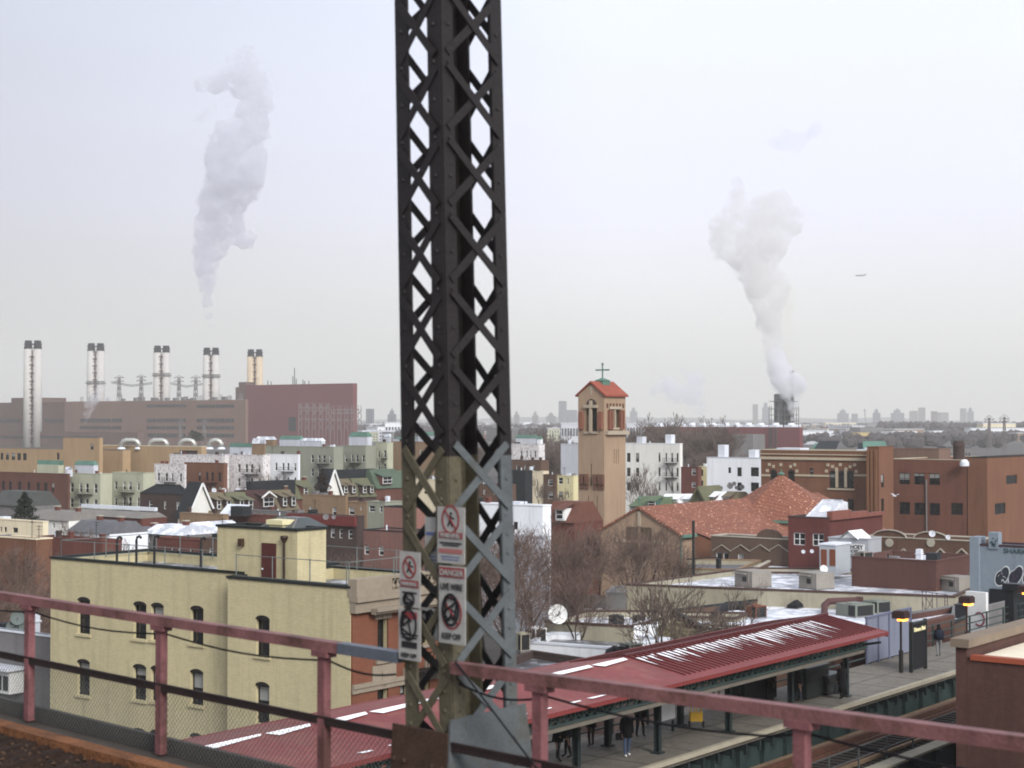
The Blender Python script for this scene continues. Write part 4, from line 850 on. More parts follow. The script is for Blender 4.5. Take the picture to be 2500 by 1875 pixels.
# crossing
cx, cyy = 30.5, ka - .5
C = atY(1907, 1157, 216); Lc = C - b.O; A2 = Vector((b.A.x, b.A.y, 0)); B2 = Vector((b.Bd.x, b.Bd.y, 0)); cx, cyy, za = Lc.dot(A2), Lc.dot(B2), Lc.z
zb = za - 5.6; R = 9.0; oc = [(cx + R * cos(pi / 8 + i * pi / 4 + .25), cyy + R * sin(pi / 8 + i * pi / 4 + .25)) for i in range(8)]
m = MB()
for i in range(8): p, q = oc[i], oc[(i + 1) % 8]; m.quad((*p, zb), (*q, zb), (cx, cyy, za))
m.build('crossing_roof', CTL, b.root)
m = MB(); m.prism([(cx + (x - cx) * .955, cyy + (y - cyy) * .955) for x, y in oc], 0, zb - .2); m.build('crossing_wall', CHB1, b.root)
m = MB(); m.prism([(cx + (x - cx) * 1.01, cyy + (y - cyy) * 1.01) for x, y in oc], zb - .35, zb - .03); m.build('crossing_gutter', COPG, b.root)
m = MB(); m.ball((cx, cyy, za), .5, (1, 1, .5)); m.tube([(cx, cyy, za), (cx, cyy, za + .6)], .08, 6); m.build('crossing_finial', COPG, b.root)
# ================================================================ SCHOOL
SCB = mat('school_brick', (154, 104, 76), .9, .12, .4, kind='wall'); SCB2 = mat('school_brick_red', (146, 94, 74), .9, .12, .4, kind='wall'); STR = mat('cream_stone_band', (196, 182, 154), .85, .06)
b = B('school_building', 'brown brick school with arched windows and cream stone diamonds behind the tiled dome roof', 'school', 2116, 1102, 242, 1857, 2160, SCB, par=.9, cop=STR)
def arow(b, xs, y0, y1, st='d'):
    for x0, x1 in xs:
        k0, z1 = b.at('L', x0, y0); k1, z0 = b.at('L', x1, y1); k0, k1 = sorted((k0, k1)); r = (k1 - k0) / 2
        b.win('L', k0, k1, z0, z1 - r, st)
        def f(mb, k0=k0, k1=k1, z=z1 - r, r=r):
            n = 10; kc = (k0 + k1) / 2
            for i in range(n):
                a, c = pi * i / n, pi * (i + 1) / n; mb.quad((-.02, kc, z), (-.02, kc + r * cos(a), z + r * sin(a)), (-.02, kc + r * cos(c), z + r * sin(c)))
        b.extra.append(('arch_window', f, GL))
arow(b, [(2024, 2039), (2046, 2061), (2067, 2083)], 1148, 1192); arow(b, [(1976, 1985)], 1142, 1165); arow(b, [(1880, 1896), (1923, 1939)], 1146, 1178)
b.row('L', [(2068, 2083), (2040, 2054)], [(1218, 1255)], 'd'); b.build()
for n_, f, mt in b.extra: b.part(n_, f, mt)
def band(mb):
    z = b.at('L', 2000, 1120)[1]; mb.box(-.22, 0, z - .2, -.02, b.w, z + .2); mb.box(-.15, 0, z + .55, -.02, b.w, z + .7)
    for x0, x1 in ((1857, 1880), (1940, 2024), (2084, 2116)):
        k0, z = b.at('L', x0, 1160); k1, _ = b.at('L', x1, 1160); mb.box(-.12, k1, z - .15, -.02, k0, z + .15)
    k0, z = b.at('L', 2020, 1193); k1, _ = b.at('L', 2086, 1193); mb.box(-.2, k1, z - .15, -.02, k0, z + .1)
    for x in (2042.5, 2064):
        k, z = b.at('L', x, 1190); mb.box(-.14, k - .2, z, -.02, k + .2, z + 2.6)
    for x, y in ((2017, 1150), (2021, 1135), (2032, 1139), (2041.5, 1145), (2051, 1134.5), (2065, 1145), (2075, 1139.5), (2086, 1135), (2090, 1151), (1873, 1149), (1878, 1134), (1888, 1138.5), (1906, 1134.5), (1930, 1139), (1940, 1134.5), (1945, 1150)):
        k, z = b.at('L', x, y); mb.box(-.12, k - .22, z - .22, -.02, k + .22, z + .22)
b.part('stone_band', band, STR)
def boxes(mb):
    for x0, x1, y, dx in ((1873, 1930, 1094, 3), (2055, 2068, 1098, 5), (2075, 2090, 1094, 5), (2093, 2107, 1097, 6)):
        k0, z = b.at('L', x0, y); k1, _ = b.at('L', x1, y); mb.box(dx, k1, b.h - .9, dx + 3, k0, z)
b.part('roof_vents', boxes, WPL)
b = B('school_building', 'projecting golden brick stair bay of the school with tall slit windows', 'school', 2146, 1092, 238, 2116, 2180, SCB, par=.6)
b.row('R', [(2150, 2157)], [(1158, 1190), (1217, 1254)], 'd'); b.build()
b.part('pilaster', lambda mb: [mb.box(-.25, k, 0, -.02, k + .35, b.h - .4) for k in (.3, .9, 1.5)], mat('brick_golden', (164, 112, 76), .9, .12, .5, kind='wall'))
b = B('school_building', 'brick school wing with rows of large dark divided windows and a downpipe', 'school', 2360, 1124, 246, 2178, 2500, SCB2, par=.4, cop=STR)
b.row('L', [(2194, 2220), (2230, 2256), (2267, 2293)], [(1155, 1183), (1227, 1257)], 'd'); b.row('L', [(2320, 2349)], [(1228, 1257)], 'd'); b.build()
b.part('downpipe', lambda mb: mb.tube([(-.15, b.at('L', 2261, 0)[0], 2), (-.15, b.at('L', 2261, 0)[0], b.h - 3)], .12, 6), GRW)
b = B('school_building', 'brick school wing with two flat dark windows on a bare wall', 'school', 2410, 1118, 244, 2361, 2560, SCB, par=.4, cop=TAR)
b.row('R', [(2455, 2482)], [(1160, 1181)], 'n'); b.row('R', [(2427, 2453)], [(1228, 1255)], 'd'); b.build()
b = B('school_building', 'upper rear storey of the school with a grey flat roof', 'school', 2292, 1097, 262, 2180, 2320, mat('rear_brick_faded', (156, 124, 106), .9, .14, kind='wall'), ROOFG, par=.3).build()
P = atY(2341, 1118, 250); r = empty('school_chimney', (P.x, P.y, P.z - 2), 0, 'round dark brick chimney on the right part of the school', 'chimney'); m = MB(); m.tube([(0, 0, 0), (0, 0, 3.8)], .85, 14); m.build('stack', BRD, r); m = MB(); m.tube([(0, 0, 3.8), (0, 0, 4.6)], [.95, .7], 14); m.build('chimney_cap', BRD, r)
P = atY(2341, 1122, 248); r = empty('roof_dome', (P.x, P.y - 3, P.z - .3), 0, 'small white roof dome on the right school wing', 'roof dome'); m = MB(); m.ball((0, 0, 0), .6, (1, 1, .7), 12); m.build('dome', WHT, r, True); m = MB(); m.tube([(0, 0, -.6), (0, 0, .05)], .7, 12); m.build('dome_ring', WPL, r)
def prismroof(name, label, pts, Y, mt, wallm, dz):
    P0 = atY(pts[0][0], pts[0][1], Y); r = empty(name, (P0.x, P0.y, P0.z), 0, label, 'roof'); v = [atY(x, y, Y + dy) - P0 for x, y, dy in pts]
    m = MB(); m.quad(*v); m.build('roof_slope', mt, r); m = MB(); m.quad(*[p + Vector((0, 4, -dz)) for p in v]); m.quad(v[0], v[1], v[1] + Vector((0, 4, -dz)), v[0] + Vector((0, 4, -dz))); m.build('roof_side', wallm, r)
prismroof('slate_roof', 'dark slate sloping roof rising behind the school parapet', [(1985, 1100, 0), (2040, 1100, 0), (2050, 1076, 8), (2000, 1077, 8)], 262, SLT, COPG, .4)
prismroof('copper_roof', 'green copper mansard beside the school stair bay', [(2108, 1102, 0), (2172, 1102, 0), (2160, 1077, 5), (2106, 1077, 5)], 265, COPG, SLT, .4)
# ================================================================ LOW RIGHT BUILDINGS
G4 = 'low commercial buildings behind the station'
b = B('brick_house', 'dark red brick building with two big white windows before the church roof', 'house', 2025, 1266, 176, 1923, 2153, mat('brick_deep_red', (124, 62, 54), .9, .1, .5, kind='brick'), SILV, par=.7, cop=BRD)
b.row('L', [(1936, 1964), (1982, 2010)], [(1302, 1332)], 'w'); b.build()
b.part('side_wall', lambda mb: [mb.box(b.d * i / 3 + .05, -.32, b.h - .2 - .0 * i, b.d * (i + 1) / 3, .32, b.h + .75 - .28 * i) for i in range(3)], mat('brick_pink_red', (160, 96, 80), .9, .1, .5, kind='wall'))
P = atY(1966, 1265, 179); r = empty('roof_skylight', P, ANG, 'white steep skylight hood on the dark red brick building', 'skylight')
m = MB(); m.quad((0, 0, 0), (0, -3.6, 0), (3.4, -3.9, 2.2), (3.4, -1.0, 2.2)); m.build('glazed_slope', PWG, r); r.scale = (.8, .8, .85); m = MB(); m.quad((0, -3.6, 0), (3.4, -3.9, 2.2), (4.4, -4.2, 2.0), (4.4, -4.2, -.2)); m.quad((3.4, -3.9, 2.2), (3.4, -1.0, 2.2), (4.5, -1, 0), (4.5, -4, 0)); m.build('hood_side', PWG, r)
m = MB(); m.bar((0, 0, .05), (3.4, -1, 2.25), .18); m.bar((3.4, -1, 2.25), (3.4, -3.9, 2.25), .18); m.bar((0, -3.6, .05), (3.4, -3.9, 2.25), .18); m.quad((1.2, -1.4, .84), (1.2, -2.9, .84), (2.3, -3.1, 1.55), (2.3, -1.5, 1.55)); m.build('hood_frame', [SILV], r)
b = B('brick_house', 'brown brick terrace with arched gables and white windows before the church aisle', 'house', 1925, 1318, 180, 1735, 1960, mat('brick_grey_brown', (124, 98, 82), .9, .12, .5, kind='brick'), SILV, par=.6, cop=LBR)
b.row('L', [(1747, 1762), (1764, 1778), (1800, 1814)], [(1350, 1383)], 'w'); b.build()
b.part('stone_ornament', lambda mb: [(lambda k, z: (mb.bar((-.1, k - 1.2, z), (-.1, k, z + .7), .07), mb.bar((-.1, k + 1.2, z), (-.1, k, z + .7), .07)))(*b.at('L', x, 1345)) for x in (1762, 1808, 1856, 1900)], LBR)
def archgable(mb):
    for x in (1876,):
        k, z = b.at('L', x, 1318); n = 10
        for i in range(n):
            a, c = pi * i / n, pi * (i + 1) / n; mb.quad((-.02, k + 1.6 * cos(a), b.h + 1.1 * sin(a)), (-.02, k + 1.6 * cos(c), b.h + 1.1 * sin(c)), (.3, k + 1.6 * cos(c), b.h + 1.1 * sin(c)), (.3, k + 1.6 * cos(a), b.h + 1.1 * sin(a))); mb.quad((-.02, k, b.h), (-.02, k + 1.6 * cos(a), b.h + 1.1 * sin(a)), (-.02, k + 1.6 * cos(c), b.h + 1.1 * sin(c)))
b.part('arched_gable', archgable, mat('brick_grey_brown'))
b = B('brick_house', 'brown brick terrace with two arched parapet gables right of the white sign', 'house', 2372, 1322, 170, 2110, 2420, mat('brick_umber', (128, 94, 74), .9, .12, .5, kind='brick'), SILV, par=.7, cop=LBR)
b.build()
def ag2(mb):
    for x in (2170, 2271):
        k, z = b.at('L', x, 1318); n = 10
        for i in range(n):
            a, c = pi * i / n, pi * (i + 1) / n; mb.quad((-.02, k, b.h), (-.02, k + 1.9 * cos(a), b.h + .8 * sin(a)), (-.02, k + 1.9 * cos(c), b.h + .8 * sin(c))); mb.quad((-.02, k + 1.9 * cos(a), b.h + .8 * sin(a)), (-.02, k + 1.9 * cos(c), b.h + .8 * sin(c)), (.35, k + 1.9 * cos(c), b.h + .8 * sin(c)), (.35, k + 1.9 * cos(a), b.h + .8 * sin(a)))
b.part('arched_gable', ag2, mat('brick_umber'))
def orn(mb):
    for x in (2170, 2271):
        k, z = b.at('L', x, 1325); n = 8
        for i in range(n): a, c = pi * i / n, pi * (i + 1) / n; mb.bar((-.08, k + 1.95 * cos(a), b.h + .85 * sin(a)), (-.08, k + 1.95 * cos(c), b.h + .85 * sin(c)), .16, .12)
        mb.tube([(-.12, k, z), (-.02, k, z)], .45, 12)
    k, z = b.at('L', 2200, 1357); mb.box(-.15, 0, z - .1, -.02, b.w, z + .12)
    for x in (2205, 2245, 2295, 2347):
        k, z2 = b.at('L', x, 1356); mb.bar((-.15, k - .8, z2), (-.15, k, z2 + .7), .13); mb.bar((-.15, k + .8, z2), (-.15, k, z2 + .7), .13)
b.part('stone_ornament', orn, LBR)
b.part('shop_front', lambda mb: (lambda p, q: mb.box(-.3, q[0], p[1] - 1.2, -.02, p[0], p[1]))(b.at('L', 2298, 1364), b.at('L', 2370, 1364)), DKB)
# text helper
def text(s, size, loc, rot, mt, parent=None, name='lettering', al='LEFT', ext=.01, xs=1.0, bold=0):
    cu = bpy.data.curves.new(name, 'FONT'); cu.body = s; cu.size = size; cu.extrude = ext; cu.align_x = al; cu.offset = bold
    o = bpy.data.objects.new(name, cu); COL.objects.link(o)
    bpy.context.view_layer.update(); me = bpy.data.meshes.new_from_object(o); bpy.data.objects.remove(o)
    me.materials.clear(); me.materials.append(mt); o = bpy.data.objects.new(name, me); COL.objects.link(o)
    o.parent = parent; o.location = loc; o.rotation_euler = rot; o.scale = (xs, 1, 1); return o
BLKP = mat('black_paint', (28, 28, 32), .6, .05)
b = B('funeral_home', 'light grey building with a small white gable and black lettered sign', 'building', 2120, 1318, 168, 2021, 2150, mat('grey_clapboard', (176, 178, 182), .8, .05, .6, kind='wall'), ROOFG, par=.3).build()
k0, z0 = b.at('L', 2092, 1316); k1, z1 = b.at('L', 2051, 1303); m = MB(); m.quad((-.02, k0, b.h), (-.02, k1, b.h), (-.02, (k0 + k1) / 2, b.h + .75)); m.quad((-.3, k0 - .2, b.h), (-.3, (k0 + k1) / 2, b.h + .85), (3, (k0 + k1) / 2, b.h + .85), (3, k0 - .2, b.h)); m.quad((-.3, k1 + .2, b.h), (-.3, (k0 + k1) / 2, b.h + .85), (3, (k0 + k1) / 2, b.h + .85), (3, k1 + .2, b.h)); m.build('gable', WHT, b.root)
k0, z1 = b.at('L', 2062, 1327); k1, z0 = b.at('L', 2109, 1353); m = MB(); m.box(-.12, k1, z0, -.01, k0, z1); sg = m.build('sign_board', WHT, b.root)
text('HOEY', .62, (-.14, k0 - .62, z1 - .5), (pi / 2, 0, -pi / 2), BLKP, sg, xs=.85, bold=.012); text('HOME', .46, (-.14, k0 - .5, z0 + .1), (pi / 2, 0, -pi / 2), BLKP, sg, xs=.8, bold=.01)
b = B('stair_hut', 'small pale grey roof hut with two orange doors', 'hut', 2040, 1332, 163, 1999, 2074, mat('hut_grey', (178, 182, 186), .8, .06), WPL, par=0, base=5.6)
b.build()
for x0, x1 in ((2003, 2017), (2024, 2038)):
    k0, z1 = b.at('L', x0, 1341); k1, z0 = b.at('L', x1, 1382); m = MB(); m.box(-.06, k1, z0, 0, k0, z1); m.build('door', mat('rust_orange_door', (150, 82, 50), .8, .12, 1), b.root)
b = B('low_building', 'low dark brown brick box with a white roof right of the roof hut', 'building', 2285, 1372, 152, 2077, 2320, mat('brick_chocolate', (112, 72, 62), .9, .1, .5, kind='brick'), WPL, par=.6, group=G4)
b.d = 9; b.build()
b = B('blue_building', 'pale blue painted building wall with graffiti at the right edge', 'building', 2530, 1338, 118, 2390, 2560, BLU, ROOFG, par=.3, cop=mat('dark_maroon_coping', (90, 60, 66), .8, .1)).build()
m = MB(); k0, z1 = b.at('L', 2368, 1310); k1, z = b.at('L', 2390, 1310); m.box(-.25, k1, 0, 1.2, k0, z1); m.box(-.1, b.at('L', 2436, 0)[0], b.h - .2, .6, b.at('L', 2412, 0)[0], b.h + 1.0); m.build('pilaster', BLU, b.root)
GRF = mat('graffiti_dark', (62, 66, 78), .7, .25, 3); GRFW = mat('graffiti_white', (206, 210, 210), .7, .08, 3); GRFG = mat('graffiti_green', (60, 96, 100), .7, .1, 3); GRFP = mat('graffiti_purple', (130, 92, 122), .7, .1)
def blob(cx_, cy_, r, oy):
    def f(mb, sc=1.0, off=0.0):
        k, z = b.at('L', cx_, cy_); n = 22; pts = []
        for i in range(n):
            a = 2 * pi * i / n; rr_ = r * sc * (1 + .12 * cos(2 * a + 2.2) - .28 * max(0, cos(a - 1.1)) ** 8)
            pts.append((-.03 - off, k + rr_ * .88 * cos(a) - .25 * rr_ * sin(a), z + rr_ * 1.15 * sin(a)))
        mb.quad(*pts)
    return f
for cx_, cy_ in ((2444, 1406), (2477, 1405), (2512, 1404)):
    f = blob(cx_, cy_, .56, 0); m = MB(); f(m, 1.13, 0); g_ = m.build('graffiti', GRFW, b.root)
    m = MB(); f(m, 1.0, .01); m.build('graffiti_fill', GRF, g_)
    k, z = b.at('L', cx_, cy_); m = MB(); rnd = random.Random(cx_)
    for i in range(9):
        a = (-.06, k + rnd.uniform(-.35, .35), z + rnd.uniform(-.45, .4)); m.bar(a, (-.06, a[1] + rnd.uniform(-.25, .25), a[2] + rnd.uniform(-.25, .25)), .035, .02, m=0)
    m.build('graffiti_lines', GRFP if cx_ > 2450 else GRFW, g_)
k, z = b.at('L', 2447, 1350); text('SHARK', .5, (-.03, k, z), (pi / 2, 0, -pi / 2), GRFG, b.root, 'graffiti_tag', xs=1.1)
k, z = b.at('L', 2426, 1322); m = MB(); rnd = random.Random(3)
for i in range(7): m.bar((-.13, k + rnd.uniform(-.3, .3), z + rnd.uniform(-.4, .4)), (-.13, k + rnd.uniform(-.3, .3), z + rnd.uniform(-.4, .4)), .05, .02)
m.build('graffiti_tag', GRFG, b.root)
m = MB(); k0, z1 = b.at('L', 2418, 1436); m.box(-.5, -3, z1 - 1.2, -.05, k0, z1); m.build('dark_base_band', DKB, b.root)
# ---------------------------------------------------------------- flat roofs from their outlines
def slab(name, label, pts, z, wall, roof, cop=None, par=.5, base=0, group=G4, th=.25, cat='building'):
    """flat roofed building: pts = photo positions of the roof corners (parapet top), clockwise from near left"""
    W3 = [atz(x, y, z) for x, y in pts]; O = sum(W3, Vector()) / len(W3); r = empty(name, (O.x, O.y, base), 0, label, cat, group)
    P2 = [(p.x - O.x, p.y - O.y) for p in W3]; n = len(P2); zz = z - base
    area = sum(P2[i][0] * P2[(i + 1) % n][1] - P2[(i + 1) % n][0] * P2[i][1] for i in range(n)); sg_ = 1 if area > 0 else -1
    def ins(t):
        o = []
        for i in range(n):
            a, c, e_ = Vector(P2[i - 1]), Vector(P2[i]), Vector(P2[(i + 1) % n]); d1 = (c - a).normalized(); d2 = (e_ - c).normalized()
            n1 = Vector((-d1.y, d1.x)) * sg_; n2 = Vector((-d2.y, d2.x)) * sg_; bb = (n1 + n2); bb = bb / max(.3, bb.dot(n1)); o.append(tuple(c + bb * t))
        return o
    I = ins(th); m = MB()
    for i in range(n):
        j = (i + 1) % n
        m.quad((*P2[i], 0), (*P2[j], 0), (*P2[j], zz), (*P2[i], zz)); m.quad((*I[i], zz - par), (*I[j], zz - par), (*I[j], zz), (*I[i], zz))
    m.build('wall', wall, r)
    m = MB(); m.quad(*[(*p, zz - par) for p in I]); m.build('roof', roof, r)
    O2 = ins(-.06); I2 = ins(th + .04); m = MB()
    for i in range(n):
        j = (i + 1) % n
        m.quad((*O2[i], zz + .1), (*O2[j], zz + .1), (*I2[j], zz + .1), (*I2[i], zz + .1)); m.quad((*O2[i], zz - .08), (*O2[j], zz - .08), (*O2[j], zz + .1), (*O2[i], zz + .1)); m.quad((*I2[i], zz - .05), (*I2[j], zz - .05), (*I2[j], zz + .1), (*I2[i], zz + .1))
    m.build('coping', cop or wall, r); return r
RW = mat('wet_silver_roof', (178, 182, 190), .32, .16, .3, kind='patch', alt=(222, 224, 230)); RWH = mat('white_roof_membrane', (226, 228, 234), .45, .08, .3, kind='patch', alt=(186, 190, 198)); RDK = mat('dark_wet_roof', (112, 110, 114), .35, .25, .4, kind='patch', alt=(170, 172, 178))
slab('flat_roof_building', 'wide beige building with wet silver roof and orange coping behind two bare trees', [(1528, 1427), (2330, 1457), (2440, 1410), (2190, 1398), (2030, 1388), (1830, 1387)], 5.6, BEI, RW, mat('brown_coping', (98, 72, 62), .8, .2, 2))
slab('flat_roof_building', 'small grey walled wing with peeling eaves left of the beige building', [(1480, 1447), (1527, 1448), (1540, 1432), (1500, 1432)], 5.0, GRW, ROOFG)
slab('flat_roof_building', 'white roofed building carrying the ducts and condensers right of the ochre annex', [(1720, 1535), (2245, 1560), (2420, 1480), (2330, 1462), (1930, 1455), (1640, 1490)], 4.6, BRW, RWH, TAR)
slab('flat_roof_building', 'beige building with a silver roof carrying the big white dish', [(1330, 1518), (1545, 1530), (1640, 1505), (1800, 1510), (1830, 1497), (1570, 1492), (1430, 1492)], 4.4, BEI, RW, mat('brown_coping'))
slab('flat_roof_building', 'white painted box end of the beige dish building', [(1546, 1531), (1606, 1528), (1604, 1520), (1560, 1519)], 4.35, PWH, WPL)
slab('flat_roof_building', 'white fascia shop building with a dark roof below the beige one', [(1290, 1568), (1500, 1583), (1640, 1560), (1500, 1547), (1345, 1545)], 3.6, PWH, RDK, WPL)
slab('flat_roof_building', 'ochre stained annex wall beside the red canopy', [(1606, 1534), (1860, 1548), (1900, 1536), (1640, 1520)], 4.2, mat('ochre_stained_render', (150, 138, 104), .9, .25, .8, kind='mottle', alt=(82, 80, 66)), RDK)
slab('flat_roof_building', 'grey wet lower roof in front of the white fascia shop', [(1150, 1640), (1500, 1680), (1640, 1640), (1300, 1590)], 3.2, BRD, RDK)
slab('flat_roof_building', 'tan low wall building right of the brick terrace by the church', [(1670, 1388), (1800, 1392), (1860, 1368), (1672, 1366)], 5.4, BEI, ROOFG, cop=BRT)
slab('flat_roof_building', 'silver roof between the terrace and the orange coping', [(1830, 1392), (2070, 1396), (2060, 1368), (1900, 1358)], 5.4, BRW, SILV, cop=LBR)
slab('flat_roof_building', 'brown walled shop block behind the station lamps', [(2140, 1560), (2330, 1515), (2330, 1480), (2200, 1500), (2060, 1545)], 5.6, mat('brick_dark_shopwall', (118, 78, 66), .9, .15, .5, kind='brick'), RWH, cop=GRW)
slab('flat_roof_building', 'black and grey roof block under the blue wall', [(2330, 1478), (2520, 1486), (2560, 1462), (2400, 1455)], 5.2, DKB, ROOFG)
# ---------------------------------------------------------------- roof equipment (each its own thing)
HV = mat('hvac_beige', (170, 162, 150), .6, .1, .8); HVD = mat('hvac_grille_dark', (50, 50, 50), .5, .1); HVG = mat('condenser_grey_green', (150, 156, 142), .6, .08, 1)
def hvac(x0, x1, y0, y1, z, label, kind='unit', mt=HV, name='hvac_unit', grp=None):
    P = atz((x0 + x1) / 2, y1, z); Yc = P.y; w = (x1 - x0) / F * Yc; hh = (y1 - y0) / F * Yc
    r = empty(name, P, ANG - pi / 2 - .35, label, 'air conditioner', grp); a = w * .42; dd = w * .4
    m = MB(); m.box(-a, -dd, 0.12, a, dd, hh); m.build('casing', mt, r)
    m = MB(); m.box(-a * 1.02, -dd * 1.02, -.05, a * 1.02, dd * 1.02, .12); m.build('base_frame', GRW, r)
    m = MB()
    if kind == 'unit': m.box(-a * .1, -dd - .03, hh * .35, a * .35, -dd - .005, hh * .65); m.quad((-a - .02, -dd * .9, hh * .1), (-a - .02, dd * .5, hh * .1), (-a - .02, -dd * .1, hh * .75))
    else: m.box(a * .3, -dd - .03, hh * .12, a * .95, -dd - .005, hh * .92); m.build('grille', HVD, r); m = MB(); m.box(a + .005, -dd * .8, hh * .12, a + .03, dd * .8, hh * .92)
    m.build('grille', HVD, r)
    m = MB()
    if kind == 'unit':
        m.box(-a, -dd - .3, hh * .8, a * .45, -dd, hh * .86); m.bar((a * .6, -dd, hh * .2), (a * .6, -dd - .02, hh * .9), .1)
    else: m.tube([(0, 0, hh), (0, 0, hh + .06)], min(a, dd) * .7, 14)
    m.build('hood' if kind == 'unit' else 'fan_guard', mt, r); return r
hvac(1800, 1877, 1392, 1432, 5.1, 'big beige rooftop unit at the left of the wet silver roof'); hvac(1957, 2030, 1397, 1437, 5.1, 'beige rooftop unit with a white dish behind it')
hvac(2305, 2372, 1406, 1443, 5.1, 'beige rooftop unit with dark hood opening near the scaffold'); hvac(2368, 2424, 1400, 1434, 5.1, 'plain grey rooftop unit under the blue wall'); hvac(2268, 2336, 1385, 1412, 5.1, 'shadowed rooftop unit beside the chocolate brick box', 'c')
hvac(2048, 2128, 1473, 1503, 4.1, 'front pale condenser beside the brown pipe', 'c', HVG, 'condenser'); hvac(2112, 2170, 1466, 1495, 4.1, 'rear pale condenser beside the brown pipe', 'c', HVG, 'condenser')
hvac(1488, 1521, 1502, 1526, 3.9, 'dark boxy condenser on the dish roof, left one', 'c', HVD, 'condenser'); hvac(1546, 1574, 1503, 1520, 3.9, 'small dark condenser on the dish roof, right one', 'c', HVD, 'condenser')
hvac(1516, 1566, 1570, 1596, 3.4, 'grey green condenser pair by the red canopy ridge', 'c', HVG, 'condenser'); hvac(1824, 1868, 1478, 1508, 4.1, 'rust orange box unit on the black duct', 'c', mat('rusty_orange_metal', (150, 84, 58), .8, .2, 1), 'duct_unit')
hvac(2090, 2128, 1347, 1361, 7.8, 'small grey unit on the chocolate brick box', 'c', HV, 'condenser'); hvac(1258, 1292, 1545, 1590, 3.3, 'grey utility cabinet at the left of the white fascia shop', 'c', BEI, 'roof_cabinet')
r = hvac(1290, 1332, 1532, 1566, 3.3, 'white roof box sprayed with scribbled white graffiti', 'c', WHT, 'roof_cabinet'); m = MB(); rnd = random.Random(5)
for i in range(26): a = (rnd.uniform(-.5, .3), -.62, rnd.uniform(.25, .9)); m.bar(a, (a[0] + rnd.uniform(-.25, .25), -.62, a[2] + rnd.uniform(-.2, .2)), .035, .02)
m.build('graffiti', BLKP, r)
def duct(label, pts, r, mt, z, name='roof_duct'):
    P = atz(*pts[0][:2], z); ro = empty(name, P, 0, label, 'air duct'); v = []
    for x, y, dz in pts: q = atz(x, y + dz * F / P.y, z); q.z += dz; v.append(q - P)
    m = MB(); m.tube(v, r, 10); m.build('duct_pipe', mt, ro, True); m = MB()
    m.tube([v[0] + Vector((0, 0, -.3)), v[0] + Vector((0, 0, .25))], r * 1.15, 10); m.build('duct_collar', mt, ro); m = MB(); m.tube([v[-1] + Vector((0, 0, -.2)), v[-1] + Vector((.02, 0, .3))], r * 1.1, 10); m.build('duct_collar', mt, ro)
duct('fat black duct bending up over the white roof', [(1746, 1508, 0), (1752, 1496, .3), (1775, 1480, .7), (1800, 1478, .7), (1826, 1480, .7)], .42, mat('black_rubber', (36, 36, 40), .7, .15), 4.1)
duct('brown painted pipe elbow beside the pale condensers', [(2013, 1503, 0), (2013, 1478, .6), (2024, 1468, .95), (2060, 1466, .95), (2098, 1465, .95)], .3, mat('brown_painted_pipe', (108, 70, 68), .7, .12), 4.1)
duct('black curved hose pipe in front of the white fascia shop', [(1485, 1604, 0), (1487, 1592, .3), (1500, 1586, .5), (1520, 1588, .45)], .3, mat('black_rubber'), 3.3)
P = atz(1944, 1484, 4.1); r = empty('black_tarp_cover', P, ANG, 'black tarp covered plant on the white roof left of the brown pipe', 'tarp'); m = MB(); m.prism([(-.8, -.5), (.6, -.5), (.6, .5), (-.8, .5)], 0, .3); m.quad((-.8, -.5, .3), (.6, -.5, .3), (.5, 0, .75), (-.4, 0, .7)); m.quad((-.8, .5, .3), (.6, .5, .3), (.5, 0, .75), (-.4, 0, .7)); m.quad((-.8, -.5, .3), (-.8, .5, .3), (-.4, 0, .7)); m.quad((.6, -.5, .3), (.6, .5, .3), (.5, 0, .75)); m.build('cover', mat('black_rubber'), r)
m = MB(); m.bar((-.9, -.6, .03), (.7, -.6, .03), .1); m.bar((-.9, .6, .03), (.7, .6, .03), .1); m.build('base_rail', GRW, r)
def dish(x, y, z, rad, label, mt=WHT, grp='satellite dishes on the roofs', yaw=0):
    P = atz(x, y, z) if z < CZ else atY(x, y, 250); ro = empty('satellite_dish', P, yaw, label, 'satellite dish', grp)
    m = MB(); n = 14; c = Vector((0, -.1 * rad, rad * 1.12))
    for k in range(3):
        r0, r1 = rad * k / 3, rad * (k + 1) / 3
        for i in range(n):
            a, e_ = 2 * pi * i / n, 2 * pi * (i + 1) / n; f = lambda rr_, t: (c.x + rr_ * cos(t), c.y - .28 * rr_ * rr_ / rad - .3 * rr_ * sin(t) * -1, c.z + rr_ * sin(t) * .95)
            m.quad(f(r0, a), f(r1, a), f(r1, e_), f(r0, e_))
    m.build('reflector', mt, ro, True); m = MB(); m.tube([(0, .1, 0), (0, .05, rad * 1.4)], rad * .07, 6); m.bar((0, 0, rad * .8), (0, -rad * .9, rad * 1.3), rad * .06); m.build('mast', GRW, ro); m = MB(); m.ball((0, -rad * .9, rad * 1.35), rad * .12); m.build('feed_horn', GRW, ro)
dish(1359, 1526, 4.4, .82, 'large round white dish on the beige building roof', yaw=.3); dish(2010, 1400, 6.2, .4, 'white dish behind the beige rooftop unit', yaw=.3)
dish(1961, 1352, 7.6, .2, 'small grey dish below the dark red building, left of two', PWG); dish(1982, 1351, 7.6, .2, 'small grey dish below the dark red building, right of two', PWG)
for i, (x, y) in enumerate(((1759, 1198), (1782, 1195), (1792, 1187), (1798, 1196), (1811, 1196))): dish(x, y, 12.2 if 0 else atY(x, y, 262).z, [.38, .5, .36, .32, .42][i], ['leftmost grey dish before the bright white block', 'big dark dish in the cluster before the bright white block', 'tilted dish on top of the cluster before the bright white block', 'low dish in the cluster before the bright white block', 'rightmost dish before the bright white block'][i], GRW)
